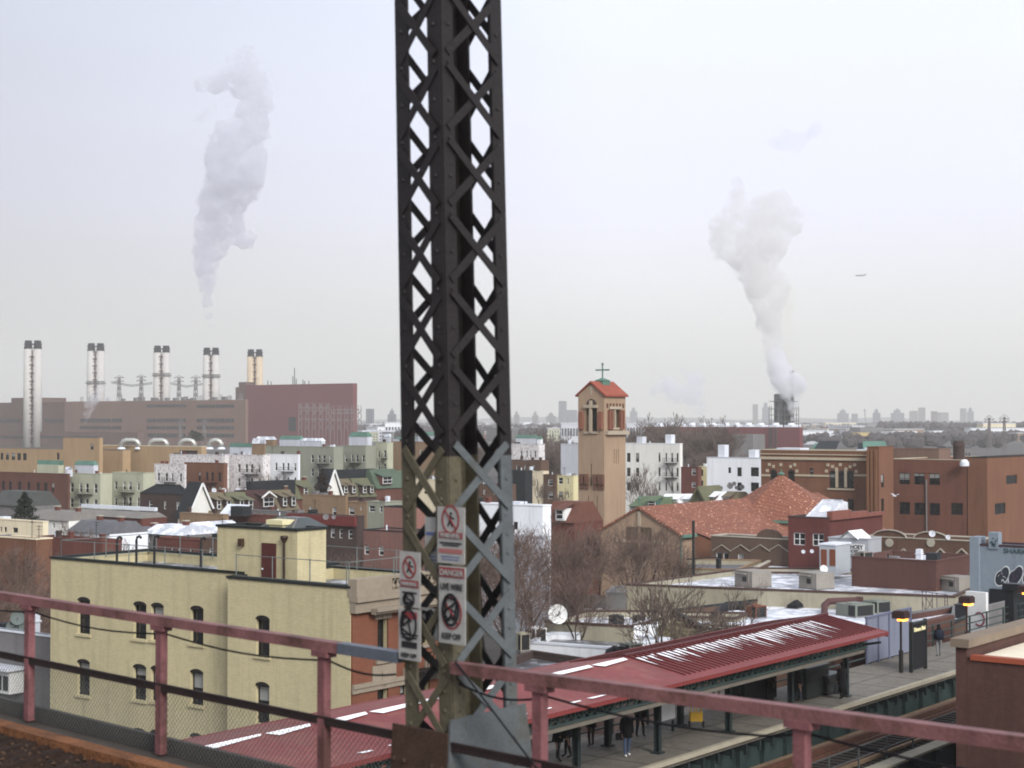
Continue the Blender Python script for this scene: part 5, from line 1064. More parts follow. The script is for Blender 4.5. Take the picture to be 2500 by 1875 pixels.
for i, x in enumerate((468, 522, 546, 580, 602)): dish(x, 1204, atY(x, 1204, 268).z, .42, ['pale dish above the white pointed gable', 'pale dish above the first olive mansard', 'pale dish between the two olive mansards', 'pale dish above the second olive mansard', 'pale dish next to the black roof deck'][i], PWG, yaw=.5)
dish(796, 1270, atY(796, 1270, 222).z, .42, 'grey dish on the bright red parapet', GRW); dish(815, 1268, atY(815, 1268, 222).z, .3, 'tilted dish on the bright red parapet', GRW)
dish(2275, 1312, atY(2275, 1312, 170).z, .35, 'round pale dish behind the right arched gable', PWG); dish(2314, 1318, atY(2314, 1318, 168).z, .25, 'small pale dish right of the right arched gable', PWG)
for i, (x, y, rr_) in enumerate(((42, 1528, .42), (30, 1548, .38), (58, 1546, .3))): dish(x, y, atY(x, y, 96).z, rr_, ['upper pale dish in the left corner cluster', 'lower left pale dish in the left corner cluster', 'small pale dish beside the rail post in the left corner'][i], mat('dish_grey_green', (126, 138, 132), .6, .1), yaw=.4)
def vent(x, y, z, lab, r_=.3):
    P = atz(x, y, z); ro = empty('roof_vent', P, 0, lab, 'roof vent', 'steel roof vents on the dish roof'); m = MB(); m.tube([(0, 0, 0), (0, 0, .35)], r_ * .6, 10); m.build('vent_pipe', DUCT, ro); m = MB(); m.tube([(0, 0, .35), (0, 0, .5), (0, 0, .55)], [r_, r_, r_ * .5], 12); m.build('vent_cap', DUCT, ro)
vent(1406, 1512, 3.9, 'steel vent drum nearest the large white dish', .4); vent(1434, 1500, 3.9, 'middle steel vent drum on the dish roof', .4); vent(1463, 1500, 3.9, 'right steel vent drum on the dish roof')
# scaffold frame
P = atz(2252, 1500, 4.2); r = empty('scaffold_frame', P, ANG - pi / 2 - .5, 'rusty scaffold frame with crossed braces on the white roof', 'scaffold'); PI_ = mat('rusty_purple_steel', (104, 84, 92), .7, .15)
kx = 120 / F; hts = 2.0
for i, x in enumerate((0, .5, 1.35, 1.95)):
    m = MB(); m.tube([(x, 0, 0), (x, 0, hts)], .035, 6); m.build('post', PI_, r)
m = MB(); m.bar((-.1, 0, hts), (3.4, 0, hts), .05); m.bar((0, 0, 1.2), (.5, 0, 0.1), .04); m.bar((0, 0, 0.1), (.5, 0, .6), .04); m.bar((.5, 0, 1.5), (1.95, 0, .1), .04); m.bar((1.35, 0, 1.5), (.5, 0, .3), .04); m.build('brace', PI_, r)
m = MB(); m.bar((3.0, 0, 0), (3.0, 0, hts), .05); m.bar((3.35, 0, 0), (3.35, 0, hts), .05)
for i in range(6): m.bar((3.0, 0, .25 + i * .3), (3.35, 0, .25 + i * .3), .03)
m.build('ladder', PI_, r)
# ================================================================ YELLOW BUILDING
ORB = mat('orange_brick', (156, 94, 66), .9, .1, .5, kind='brick'); CST = mat('carved_cornice_stone', (176, 160, 138), .9, .12, .6)
b = B('yellow_building', 'yellow painted brick apartment house with arched windows and an orange brick street front', 'apartment house', 855, 1437, 73, 558, 1070, YEL, mat('roof_light_wet', (150, 150, 152), .5, .2, .4, kind='patch', alt=(196, 198, 204)), par=.55, cop=TAR, d=7.2)
def awin(b, face, x0, x1, yt, yb, st='y'):
    k0, z1 = b.at(face, x0, yt); k1, z0 = b.at(face, x1, yb); k0, k1 = sorted((k0, k1)); b.win(face, k0, k1, z0, z1 - .14, st, .22)
    b.extra.append((k0, k1, z0, z1 - .14))
for yt, yb in ((1503, 1604), (1665, 1770), (1828, 1935)): awin(b, 'L', 627, 660, yt, yb)
LB = list(b.holes['L'])
for x0, x1, rows in ((919, 945, [(1512, 1608), (1680, 1775)]), (974, 996, [(1500, 1590), (1672, 1765)]), (1028, 1046, [(1490, 1570), (1650, 1740)])):
    for yt, yb in rows:
        k0, z1 = b.at('R', x0, yt); k1, z0 = b.at('R', x1, yb); b.win('R', k0, k1, z0, z1, 'y', .25)
b.build()
def arches(mb, b=b):
    for k0, k1, z0, z1 in b.extra:
        n = 8; kc = (k0 + k1) / 2; r = (k1 - k0) / 2
        for i in range(n):
            a, c = pi * i / n, pi * (i + 1) / n
            p = [(-.012, kc, z1 - .01), (-.012, kc + (r + .03) * cos(a), z1 - .01 + .2 * sin(a)), (-.012, kc + (r + .03) * cos(c), z1 - .01 + .2 * sin(c))]
            mb.quad(*p)
        mb.build('window_arch', DKF, b.root); mb.__init__()
def sills(mb, b=b):
    for k0, k1, z0, z1 in b.extra: mb.box(-.09, k0 - .1, z0 - .13, .05, k1 + .1, z0 - .005)
arches(MB(), b); b.part('window_sill', sills, YEL)
h, w, d = b.h, b.w, b.d
# street front: orange brick skin, stone cornice, balustrade (right hand face)
def zR(y): return b.at('R', 857, y)[1]
hz = [q for q in b.holes['R']]
m = MB(); zc = zR(1497); ks = sorted({.05, d, *[q[0] for q in hz], *[q[2] for q in hz]}); zs = sorted({0, zc, *[q[1] for q in hz], *[q[3] for q in hz]})
for i in range(len(ks) - 1):
    for j in range(len(zs) - 1):
        kc, zz = (ks[i] + ks[i + 1]) / 2, (zs[j] + zs[j + 1]) / 2
        if any(q[0] < kc < q[2] and q[1] < zz < q[3] for q in hz): continue
        m.box(ks[i], -.1, zs[j], ks[i + 1], -.01, zs[j + 1])
m.build('brick_front', ORB, b.root)
m = MB(); m.box(-.02, -.35, zc, d, -.01, h - .55); m.box(-.05, -.5, h - .6, d + .1, -.01, h - .35); m.box(1.0, -.75, h - 1.1, d, -.35, h - .95); m.box(1.0, -.6, h - 1.22, d, -.35, h - 1.1)
m.box(-.05, -.45, h - .35, 2.3, .1, h + .42); z5 = zR(1688); m.box(0, -.2, z5 - .12, d, -.1, z5 + .28); m.box(0, -.26, z5 + .1, d, -.2, z5 + .28)
for q in hz: m.box(q[0] - .18, -.15, q[3] + .0, q[2] + .18, -.1, q[3] + .22); m.box((q[0] + q[2]) / 2 - .12, -.2, q[3] + .05, (q[0] + q[2]) / 2 + .12, -.1, q[3] + .75); m.box(q[0] - .15, -.22, q[1] - .15, q[2] + .15, -.1, q[1])
k, z = b.at('R', 934, 1642); m.box(k - .8, -.16, z - .38, k + .8, -.1, z + .38)
m.build('cornice', CST, b.root)
m = MB(); m.box(2.3, -.45, h + .3, d, 0, h + .42); m.box(2.3, -.42, h - .35, d, -.05, h - .22)
x = 2.6
while x < d - .3:
    if int(x / 3.2) != int((x - .3) / 3.2): m.box(x - .15, -.42, h - .22, x + .15, -.05, h + .3)
    else: m.tube([(x, -.24, h - .22), (x, -.24, h - .1), (x, -.24, h + .05), (x, -.24, h + .2), (x, -.24, h + .3)], [.06, .11, .05, .09, .06], 8)
    x += .3
m.build('balustrade', CST, b.root)
m = MB()
for (zz) in (zR(1600) - 1.2,):
    k, _ = b.at('R', 1000, 1600); m.box(k - .2, -1.3, zz, k + 2.2, -.1, zz + .08)
    for i in range(13): m.bar((k - .2 + i * .2, -1.3, zz), (k - .2 + i * .2, -1.3, zz + 1), .03)
    m.bar((k - .2, -1.3, zz + 1), (k + 2.2, -1.3, zz + 1), .05)
m.build('fire_escape', IRON, b.root)
# left wing
Pl = Vector((b.O.x, b.O.y)) + b.Bd * w + b.A * .9
wp = (Pl.x / Pl.y) * F * cos(PT) + 1250; zl = b.h + .12
py_ = 1025 + (21 - zl) * F / Pl.y
b2 = B('yellow_wing', '', '', wp, py_, Pl.y, 127, 600, YEL, b.roofm, par=.55, cop=TAR, d=6.6); b2.h = zl
for xs in ((193, 223), (329, 360), (372, 402), (468, 499)):
    dy = (xs[0] - 193) * .077
    for yt, yb in ((1458, 1550), (1609, 1700), (1765, 1862)): awin(b2, 'L', xs[0], xs[1], yt + dy * (1 if yt < 1500 else 1.15), yb + dy * 1.15)
b2.build(); arches(MB(), b2); b2.part('window_sill', lambda mb: sills(mb, b2), YEL)
for o in list(b2.root.children):
    o.parent = b.root; dv = Vector((b2.O.x - b.O.x, b2.O.y - b.O.y, 0)); o.location = (dv.dot(Vector((*b.A, 0))), dv.dot(Vector((*b.Bd, 0))), 0)
bpy.data.objects.remove(b2.root)
# chamfered strip between the wings
m = MB(); m.quad((.55, w, 0), (.9, w + .85, 0), (.9, w + .85, h - 2.6), (.55, w, h - 1.7)); m.build('angled_wall', YEL, b.root)
# roof: penthouse, fence, pipes
pz = b.h - .55
ph = B('yellow_penthouse', '', '', 726, 1297, 76.4, 532, 797, YEL, mat('roof_dark_felt', (70, 76, 76), .7, .15, .8), par=.18, cop=TAR, base=pz)
ph.h = atY(726, 1297, 76.4).z - pz; ph.build()
k0, z1 = ph.at('L', 642, 1325); k1, z0 = ph.at('L', 676, 1420); m = MB(); m.box(-.06, k1, .05, -.005, k0, z1); dr = m.build('door', mat('maroon_door', (106, 52, 46), .7, .06), ph.root); m = MB(); m.ball((-.12, k0 - .12, 1.0), .05); m.build('door_handle', WPL, dr)
m = MB(); k, z = ph.at('L', 594, 1324); m.box(-.22, k - .12, z - .18, -.01, k + .12, z + .18); m.build('wall_lamp', mat('bronze_lamp', (84, 62, 44), .6, .1), ph.root)
m = MB(); k, z = ph.at('L', 699, 1312); m.tube([(-.12, k, 0), (-.12, k, z - .2)], .06, 8); m.tube([(-.12, k, z - .25), (-.12, k, z), (-.12, k, z + .08)], [.07, .2, .16], 8); m.build('downpipe', mat('brown_pipe', (72, 52, 40), .6, .1), ph.root)
k0, _ = ph.at('L', 610, 0); k1, _ = ph.at('L', 690, 0); kk, zt = ph.at('L', 655, 1272); m = MB()
v = [(.7, k1, ph.h + .02), (3.1, k1, ph.h + .02), (3.1, k0, ph.h + .02), (.7, k0, ph.h + .02), (1.5, k1 + .5, ph.h + .5), (2.3, k1 + .5, ph.h + .5), (2.3, k0 - .6, ph.h + .5), (1.5, k0 - .6, ph.h + .5)]
for q in ((0, 1, 5, 4), (1, 2, 6, 5), (2, 3, 7, 6), (3, 0, 4, 7), (4, 5, 6, 7)): m.quad(*[v[i] for i in q])
sk = m.build('skylight', mat('skylight_wired_glass', (92, 100, 100), .35, .15, 1), ph.root); m = MB()
for i in range(6): t = i / 5; m.bar(tuple(v[0][j] + (v[3][j] - v[0][j]) * t for j in range(3)), tuple(v[4][j] + (v[7][j] - v[4][j]) * t for j in range(3)), .07)
m.build('glazing_bar', GRW, sk)
k, _ = ph.at('R', 768, 0); m = MB(); m.box(k - .5, 1.6, ph.h - .1, k + .6, 2.5, ph.h + .38); m.box(k - .6, 1.5, ph.h + .2, k + .7, 2.6, ph.h + .42); m.build('chimney', mat('yellow_chimney', (214, 204, 158), .85, .06), ph.root)
for o in list(ph.root.children): 
    dv = Vector((ph.O.x - b.O.x, ph.O.y - b.O.y, 0)); 
ph.root.parent = b.root; ph.root.location = (dv.dot(Vector((*b.A, 0))), dv.dot(Vector((*b.Bd, 0))), pz); ph.root.rotation_euler = (0, 0, 0); ph.root.name = 'penthouse'
for kk_ in ('label', 'category'):
    if kk_ in ph.root: del ph.root[kk_]
FEN = mat('galvanised_fence', (138, 146, 142), .5, .1)
m = MB(); L2 = w + 14.2; xo = .35
path = [((.35, .4), (.35, w - .2)), ((1.25, w + .4), (1.25, L2)), ((1.25, L2), (7.2, L2)), ((7.2, L2), (6.8, .6)), ((.4, .6), (6.8, .6))]
for a, c in path:
    a, c = Vector((*a, h)), Vector((*c, h)); ln = (c - a).length; n = max(1, int(ln / 2.4))
    for zz in (1.1, .12): m.bar(a + Vector((0, 0, zz)), c + Vector((0, 0, zz)), .035)
    for i in range(n + 1): p = a.lerp(c, i / n); m.tube([p, p + Vector((0, 0, 1.15))], .028, 6)
m.build('roof_fence', FEN, b.root)
m = MB()
for (x, y) in ((4, L2 - 1.2), (5, L2 - 1.6), (6, L2 - 1.9), (6.4, w + 9), (4, w + 1.2), (2.0, w - .5)):
    m = MB(); m.tube([(x, y, pz), (x, y, pz + 1.5), (x + .05, y, pz + 1.65), (x + .2, y, pz + 1.7), (x + .32, y, pz + 1.6)], .07, 8); m.build('vent_pipe', IRON, b.root)
# ================================================================ STATION  (u along the platform, v across it)
Au = Vector((cos(ANG), sin(ANG), 0)); Bv = Vector((-sin(ANG), cos(ANG), 0))
def UV(u, v, z): return Au * u + Bv * v + Vector((0, 0, z))
def uvof(p): return p.dot(Au), p.dot(Bv)
ZP = 8.5
PLT = mat('platform_concrete', (150, 142, 128), .7, .26, .6, kind='patch', alt=(128, 120, 106)); EDG = mat('platform_edge', (182, 172, 148), .7, .12, 1); GIR = mat('station_green_steel', (66, 84, 80), .6, .15, .6); GIRD = mat('station_dark_green', (48, 60, 60), .6, .15)
pf = empty('station_platform', UV(20, 32, ZP), ANG, 'long grey concrete elevated train platform with pale edge', 'platform')
m = MB(); m.box(0, .2, -.35, 110, 4.6, 0); m.build('deck', PLT, pf); m = MB(); [m.box(3.05 * i, .21, .002, 3.05 * i + .03, 4.58, .006) for i in range(1, 36)]; m.box(0, 2.3, .002, 110, 2.33, .006); m.build('slab_joint', TAR, pf); m = MB(); m.box(0, 0, -.16, 110, .196, .012); m.build('platform_edge', EDG, pf)
m = MB(); m.box(0, .9, -2.3, 110, 1.1, -.45); m.box(0, .75, -.55, 110, 1.25, -.42); m.box(0, .75, -2.4, 110, 1.25, -2.3)
u = 0
while u < 110: m.box(u, .7, -2.3, u + .1, .9, -.45); u += 2.0
m.build('girder', GIR, pf)
m = MB(); u = 0
while u < 110: m.box(u, .1, -.62, u + .18, .9, -.36); m.box(u, .08, -.75, u + .12, .2, -.36); u += 1.1
m.build('bracket', GIRD, pf)
m = MB()
for u in range(4, 110, 15): m.box(u, 1, -8.4, u + .5, 1.6, -2.3); m.box(u, 3.6, -8.4, u + .5, 4.2, -2.3)
m.build('support_column', GIR, pf)
fn = empty('platform_railing', UV(20, 36.5, ZP), ANG, 'green pipe railing along the back of the platform', 'railing')
m = MB(); u = 0
for zz in (.35, .75, 1.15): m.bar((0, 0, zz), (110, 0, zz), .06)
m.build('rail', GIR, fn); m = MB()
while u < 110: m = MB(); m.bar((u, 0, 0), (u, 0, 1.2), .09); m.build('post', GIR, fn); u += 2.65
CAN = mat('canopy_red_metal', (156, 68, 64), .6, .16, .35, kind='patch', alt=(162, 86, 76)); CANR = mat('canopy_red_rib', (156, 66, 63), .6, .12, .5)
cn = empty('station_canopy', UV(26, 34, ZP), ANG, 'long red metal platform canopy, partly ribbed, with patches of snow', 'canopy')
L0, L1, Lr = 2.2, 42.2, 25.6; zr, ze, hv = 3.62, 3.08, 3.05
m = MB()
for s in (-1, 1):
    m.quad((L0, 0, zr), (Lr, 0, zr), (Lr, s * hv, ze), (L0, s * hv, ze)); m.quad((L0, 0, zr - .06), (Lr, 0, zr - .06), (Lr, s * hv, ze - .06), (L0, s * hv, ze - .06))
m.build('smooth_roof', CAN, cn)
m = MB()
for s in (-1, 1):
    m.quad((Lr, 0, zr), (L1, 0, zr), (L1, s * hv, ze), (Lr, s * hv, ze)); m.quad((Lr, 0, zr - .06), (L1, 0, zr - .06), (L1, s * hv, ze - .06), (Lr, s * hv, ze - .06))
m.build('ribbed_roof', CANR, cn)
m = MB(); u = Lr + .1; ribs = []
while u < L1:
    for s in (-1, 1): m.bar((u, s * .08, zr + .02), (u, s * (hv - .45), ze + .45 * (zr - ze) / hv + .02), .05, .05)
    ribs.append(u); u += .36
m.bar((Lr, 0, zr + .04), (L1, 0, zr + .04), .16, .08)
m.build('roof_rib', mat('canopy_rib_dark', (112, 48, 48), .6, .1), cn)
m = MB()
for s in (-1, 1): m.box(L0, s * hv - .03, ze - .13, L1, s * hv + .03, ze + .02)
m.bar((L1, -hv, ze - .1), (L1, 0, zr - .1), .06, .24); m.bar((L1, hv, ze - .1), (L1, 0, zr - .1), .06, .24); m.bar((L0, -hv, ze - .1), (L0, 0, zr - .1), .06, .24); m.bar((L0, hv, ze - .1), (L0, 0, zr - .1), .06, .24)
m.build('fascia', mat('fascia_red', (158, 68, 64), .5, .1, .6), cn)
m = MB(); rnd = random.Random(11)
def sz(v): return zr - abs(v) * (zr - ze) / hv + .035
for i, u in enumerate(ribs[:-6]):
    if u > Lr + 15.5 and rnd.random() < .75: continue
    t = min(1, (u - Lr) / 12); a = .28 + rnd.uniform(0, .14); ln = rnd.uniform(.7, 1.3) + 1.0 * t * rnd.random()
    if rnd.random() < .22: ln *= .35
    w0, w1 = rnd.uniform(.04, .1), rnd.uniform(.22, .31); l1 = ln * rnd.uniform(.25, .6); m.quad((u + w0, -a, sz(a)), (u + w1, -a - .06, sz(a + .06)), (u + w1 - .02, -a - l1, sz(a + l1)), (u + w1 - .09, -a - l1 * 1.3, sz(a + l1 * 1.3)), (u + w0 + .06, -a - ln, sz(a + ln)), (u + w0 + .01, -a - ln * .6, sz(a + ln * .6)))
u = 3.5
while u < Lr - 1.0:
    g = rnd.uniform(1.6, 3.4); 
    if not (16.5 < u < 19.2): m_ = MB(); m_.quad((u, -.18, sz(.18)), (u + g, -.14, sz(.14)), (u + g - .1, -.22 - rnd.uniform(.0, .2), sz(.33)), (u + .3, -.3 - rnd.uniform(0, .3), sz(.48))); m_.build('snow_patch', SNOW, cn)
    u += g + rnd.uniform(0, .15)
u = 8
while u < 21: g = rnd.uniform(.5, 1.6); m_ = MB(); m_.quad((u, -hv + .42, sz(hv - .42)), (u + g, -hv + .38, sz(hv - .38)), (u + g, -hv + .32, sz(hv - .32)), (u + .2, -hv + .3, sz(hv - .3))); m_.build('snow_patch', SNOW, cn); u += g + rnd.uniform(.3, 1.2)
m.build('snow_streaks', SNOW, cn)
m = MB()
for s in (-1, 1):
    v = s * (hv - .35); m.bar((L0 + .2, v, ze - .12), (L1 - 1.5, v, ze - .12), .1, .08); m.bar((L0 + .2, v, ze - .53), (L1 - 1.5, v, ze - .53), .12, .08)
    u = L0 + .2
    while u < L1 - 2: m.bar((u, v, ze - .52), (u + .46, v, ze - .12), .035); m.bar((u + .46, v, ze - .52), (u, v, ze - .12), .035); m.box(u - .02, v - .04, ze - .52, u + .02, v + .04, ze - .12); u += .46
m.build('lattice_girder', GIR, cn)
m = MB(); m.box(L0, -hv + .2, ze - .71, L1 - 2, -hv + .42, ze - .59); m.box(L0, hv - .42, ze - .71, L1 - 2, hv - .2, ze - .59); m.build('soffit_beam', mat('soffit_tan_grey', (134, 126, 112), .8, .12, 1), cn)
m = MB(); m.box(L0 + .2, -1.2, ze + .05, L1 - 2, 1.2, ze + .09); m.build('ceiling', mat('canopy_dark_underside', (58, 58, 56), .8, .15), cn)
for i in range(8):
    u = 42.6 - 26 + (i - 3) * 5.25 + 5 - 5.0 + 4.7
    u = 52.4 - 26 + (i - 4) * 5.3
    for v in (-.95, 1.3):
        if u < .5 or u > 42.5: continue
        m = MB(); m.box(u - .09, v - .12, 0, u + .09, v - .09, ze - .1); m.box(u - .09, v + .09, 0, u + .09, v + .12, ze - .1); m.box(u - .02, v - .09, 0, u + .02, v + .09, ze - .1); m.box(u - .2, v - .2, 0, u + .2, v + .2, .06)
        s = -1 if v < 0 else 1; m.bar((u, v, ze - .85), (u, s * (hv - .4), ze - .5), .1); m.build('column', GIRD, cn)
# platform furniture
def at_pf(px, py): return atz(px, py, ZP)
def block(name, label, cat, px, py, sx, sy, sz_, mt, extra=None, rot=0):
    P = at_pf(px, py); r = empty(name, P, ANG + rot, label, cat); m = MB(); m.box(-sx / 2, -sy / 2, .05, sx / 2, sy / 2, sz_); m.build('body', mt, r)
    if extra: extra(r)
    return r
GRM = mat('dark_grey_green_metal', (50, 56, 54), .5, .15, 1)
def lidx(sx, sy, z):
    def f(r): m = MB(); m.box(-sx / 2 - .04, -sy / 2 - .04, z, sx / 2 + .04, sy / 2 + .04, z + .07); m.build('lid', mat('lid_grey', (88, 92, 92), .5, .1), r); m = MB(); m.box(-sx / 2 + .1, -sy / 2 - .02, z * .55, sx / 2 - .1, -sy / 2 - .001, z * .9); m.build('front_panel', DKF, r)
    return f
block('equipment_cabinet', 'large dark cabinet under the canopy left of the coated woman', 'cabinet', 1975, 1700, 2.2, .9, 1.35, GRM, lidx(2.2, .9, 1.35)); block('litter_bin', 'smaller dark bin box right of the large dark cabinet', 'bin', 2018, 1692, 1.5, .8, .85, GRM, lidx(1.5, .8, .85))
block('equipment_cabinet', 'black kiosk box deep under the canopy', 'cabinet', 1840, 1712, 2.6, .9, 1.75, DKB, lidx(2.6, .9, 1.75))
P = at_pf(1625, 1790); r = empty('advert_panel', P, ANG, 'white framed advert board standing under the canopy', 'advert board'); m = MB(); m.box(-.7, -.05, .45, .7, .05, 1.95); m.build('frame', mat('steel_frame', (140, 142, 140), .4, .1), r); m = MB(); m.box(-.62, -.07, .53, .62, -.052, 1.87); m.build('poster', mat('poster_white', (204, 206, 204), .5, .1, 1), r); m = MB(); m.box(-.6, -.04, 0, -.5, .04, .45); m.box(.5, -.04, 0, .6, .04, .45); m.build('leg', GIRD, r)
P = at_pf(1700, 1775); r = empty('yellow_bucket', (P.x, P.y, P.z), 0, 'bright yellow bucket with two upright handles hanging at the edge of the canopy shade', 'bucket'); YB = mat('safety_yellow', (222, 172, 16), .5, .08)
m = MB(); m.prism([(-.24, -.16), (.24, -.16), (.28, .16), (-.28, .16)], .25, .62); m.build('tub', YB, r); m = MB()
for x in (-.17, .08): m.tube([(x - .06, 0, .62), (x - .04, 0, .92), (x + .03, 0, .98), (x + .08, 0, .9), (x + .1, 0, .62)], .025, 6)
m.build('handle', YB, r); m = MB(); m.tube([(-.28, 0, 0), (-.28, 0, .25)], .05, 6); m.tube([(.28, 0, 0), (.28, 0, .25)], .05, 6); m.build('wheel', DKF, r)
SOD = mat('sodium_lamp_glow', (255, 150, 20), .5, .02, emit=5.0)
def lamp(px, py, label, Y=None, top=None):
    P = at_pf(px, py) if Y is None else atY(px, top, Y); z = 2.9 if Y is None else P.z - ZP
    r = empty('platform_lamp', (P.x, P.y, ZP), ANG, label, 'lamp', 'orange lit lamps on the platform'); PM = mat('lamp_maroon_metal', (74, 48, 46), .6, .1)
    m = MB(); m.tube([(0, 0, 0), (0, 0, 1.1)], .11, 8); m.tube([(0, 0, 1.1), (0, 0, z - .25)], .055, 8); m.build('pole', DKF if Y is None else PM, r); m = MB(); m.box(-.36, -.32, z - .22, .36, .32, z + .1); m.box(-.3, -.27, z + .1, .3, .27, z + .16); m.build('lamp_housing', PM, r); m = MB(); m.box(-.22, -.28, z - .34, .22, .1, z - .225); m.build('lamp_glass', SOD, r)
lamp(2200, 1642, 'orange lit platform lamp beside the black station sign'); lamp(2360, 0, 'orange lit lamp on a maroon pole before the white banner wall', 88.7, 1462); lamp(2503, 0, 'orange lit lamp in front of the blue graffiti wall', 94, 1436)
P = at_pf(2242, 1637); r = empty('station_sign', P, ANG, 'tall black station name board with pale yellow lettering', 'sign'); sw = 1.62
m = MB(); m.box(-sw / 2, -.06, .12, sw / 2, .06, 2.35); m.build('board', BLKP, r); m = MB(); m.box(-sw / 2 - .1, -.09, 0, -sw / 2, .09, 2.5); m.box(sw / 2, -.09, 0, sw / 2 + .1, .09, 2.5); m.box(-sw / 2, -.08, 2.35, sw / 2, .08, 2.45); m.build('frame', GRM, r)
m = MB(); m.box(-sw * .43, -.075, 1.93, sw * .43, -.062, 2.24); np_ = m.build('name_plate', DKF, r); text('Ditmars Blvd', .285, (0, -.085, 1.99), (pi / 2, 0, 0), mat('pale_yellow_letters', (238, 226, 170), .5, .02), np_, al='CENTER', xs=.92, bold=.008)
LIL = mat('lilac_windscreen', (150, 156, 176), .6, .06, .6, kind='wall')
P = UV(80.2, 36.4, ZP); r = empty('windscreen_panel', P, ANG, 'pale lilac windscreen panels behind the black station sign', 'screen'); m = MB(); m.box(-2.6, 0, .1, 2.9, .06, 2.35); m.build('panel', LIL, r); m = MB()
for x in (-2.6, -1.2, .1, 1.5, 2.85): m.box(x - .05, -.05, 0, x + .05, -.001, 2.4)
m.box(-2.6, -.05, 2.35, 2.9, .1, 2.45); m.build('frame', mat('lilac_frame', (128, 132, 160), .6, .08), r)
P = UV(91, 37.6, 4.4); r = empty('shop_wall', P, ANG, 'brown shop wall with dark panels beyond the platform behind the backpack man', 'wall'); m = MB(); m.box(-13.5, 0, 0, 1, .5, 5.2); m.build('wall', mat('brick_dark_shopwall'), r); m = MB()
for i in range(4): m.box(-10 + i * 2.7, -.06, .6, -8 + i * 2.7, -.005, 4.6)
m.build('panel', mat('rusty_panel', (104, 66, 58), .8, .2, .7), r)
# white banner wall with pink rounded letters, striped wall, dark post
P = atY(2382, 1445, 104); z = P.z; r = empty('banner_wall', (P.x, P.y, 4), ANG - pi / 2 - .12, 'tall white banner with pink curved lettering behind the maroon lamp pole', 'banner')
w_ = 54 * 104 / F; m = MB(); m.box(-w_ / 2, 0, 0, w_ / 2, .3, z - 4); m.build('board', WHT, r); m = MB(); PKL = mat('pink_letter_paint', (188, 84, 104), .6, .05)
for zc in (z - 4 - 1.7, z - 4 - 2.9, z - 4 - 4.1):
    for i in range(11):
        a, c = -2.4 + i * .44, -2.4 + (i + 1) * .44; m.bar((.25 + .34 * cos(a), -.03, zc + .42 * sin(a)), (.25 + .34 * cos(c), -.03, zc + .42 * sin(c)), .1, .03, up=(0, 1, 0))
m.build('lettering', PKL, r)
P = atY(2410, 1472, 108); r = empty('shop_side_wall', (P.x, P.y, 4), ANG, 'grey shop side wall with black and white striped front right of the banner', 'wall'); z = P.z - 4
m = MB(); m.box(0, 0, 0, 5.2, .3, z - .2); m.build('wall', GRW, r); m = MB(); m.box(5.2, 0, 0, 16, .3, z + .4); m.build('dark_wall', DKB, r); m = MB()
for x in (7.6, 8.9, 11.5, 12.9): m.box(x, -.06, 1.2, x + .55, -.005, z + .2)
m.build('white_stripe', WHT, r)
P = atY(2468, 1440, 100); r = empty('dark_post', (P.x, P.y, 4), ANG, 'thick black post right of the striped wall', 'post'); m = MB(); m.box(-.28, -.28, 0, .28, .28, P.z - 4); m.build('post_shaft', DKB, r); m = MB(); m.box(-.4, -3.2, P.z - 4, .4, .4, P.z - 3.6); m.build('cross_beam', DKB, r)
# ---------------------------------------------------------------- tracks in front of the platform
tr = empty('elevated_track', UV(20, 28, 7.2), ANG, 'elevated railway track with rusty rails and timber guards in front of the platform', 'railway track')
TIM = mat('weathered_timber', (150, 122, 92), .9, .25, 2); RST = mat('rusty_rail', (112, 72, 52), .7, .25, 3); TIE = mat('dark_tie_timber', (70, 62, 56), .9, .3, 2)
m = MB(); u = 0
while u < 110: m.box(u, .5, -.25, u + .2, 4.0, -.05); u += .55
m.build('tie', TIE, tr)
m = MB()
for v in (1.25, 2.7): m.box(0, v - .035, -.05, 110, v + .035, .1); m.box(0, v - .07, -.05, 110, v + .07, -.02)
m.build('rail', RST, tr)
m = MB(); m.box(0, 3.35, .05, 110, 3.75, .14); m.box(0, .85, .0, 110, 1.02, .12); m.build('guard_timber', TIM, tr)
m = MB(); m.box(0, 3.1, -.05, 110, 3.3, .2); m.build('third_rail', RST, tr)
m = MB(); m.box(0, -.2, -.1, 110, .45, .0); m.build('walkway', mat('walkway_board', (172, 164, 142), .8, .15, 1), tr)
m = MB()
m.box(0, -.1, -2.2, 110, .1, -.12); u = 0
while u < 110: m.box(u, -.35, -2.2, u + .12, -.1, -.12); m.box(u + .1, .1, -2, u + .25, 3.4, -.3); u += 2.2
m.box(0, 3.5, -1.6, 110, 3.7, -.3); m.build('girder', GIRD, tr)
m = MB()
for i in range(8): m.box(4 + i * 15, .2, -7.1, 4.5 + i * 15, .7, -2.2); m.box(4 + i * 15, 3.2, -7.1, 4.5 + i * 15, 3.7, -2.2)
m.build('support_column', GIRD, tr)
m = MB()
for zz in (.45, .9): m.bar((0, .5, zz), (110, .5, zz), .04)
u = 1
while u < 110: m.bar((u, .5, -.2), (u, .5, .95), .06); u += 2.6
m.build('handrail', mat('handrail_grey', (92, 96, 94), .6, .1), tr)
t2 = empty('elevated_track', UV(20, 20.5, 7.2), ANG, 'nearer second elevated track beside the brown station house', 'railway track')
m = MB(); u = 0
while u < 70: m.box(u, 1.5, -.25, u + .2, 5.0, -.05); u += .55
m.build('tie', TIE, t2); m = MB()
for v in (2.25, 3.7): m.box(0, v - .035, -.05, 70, v + .035, .1)
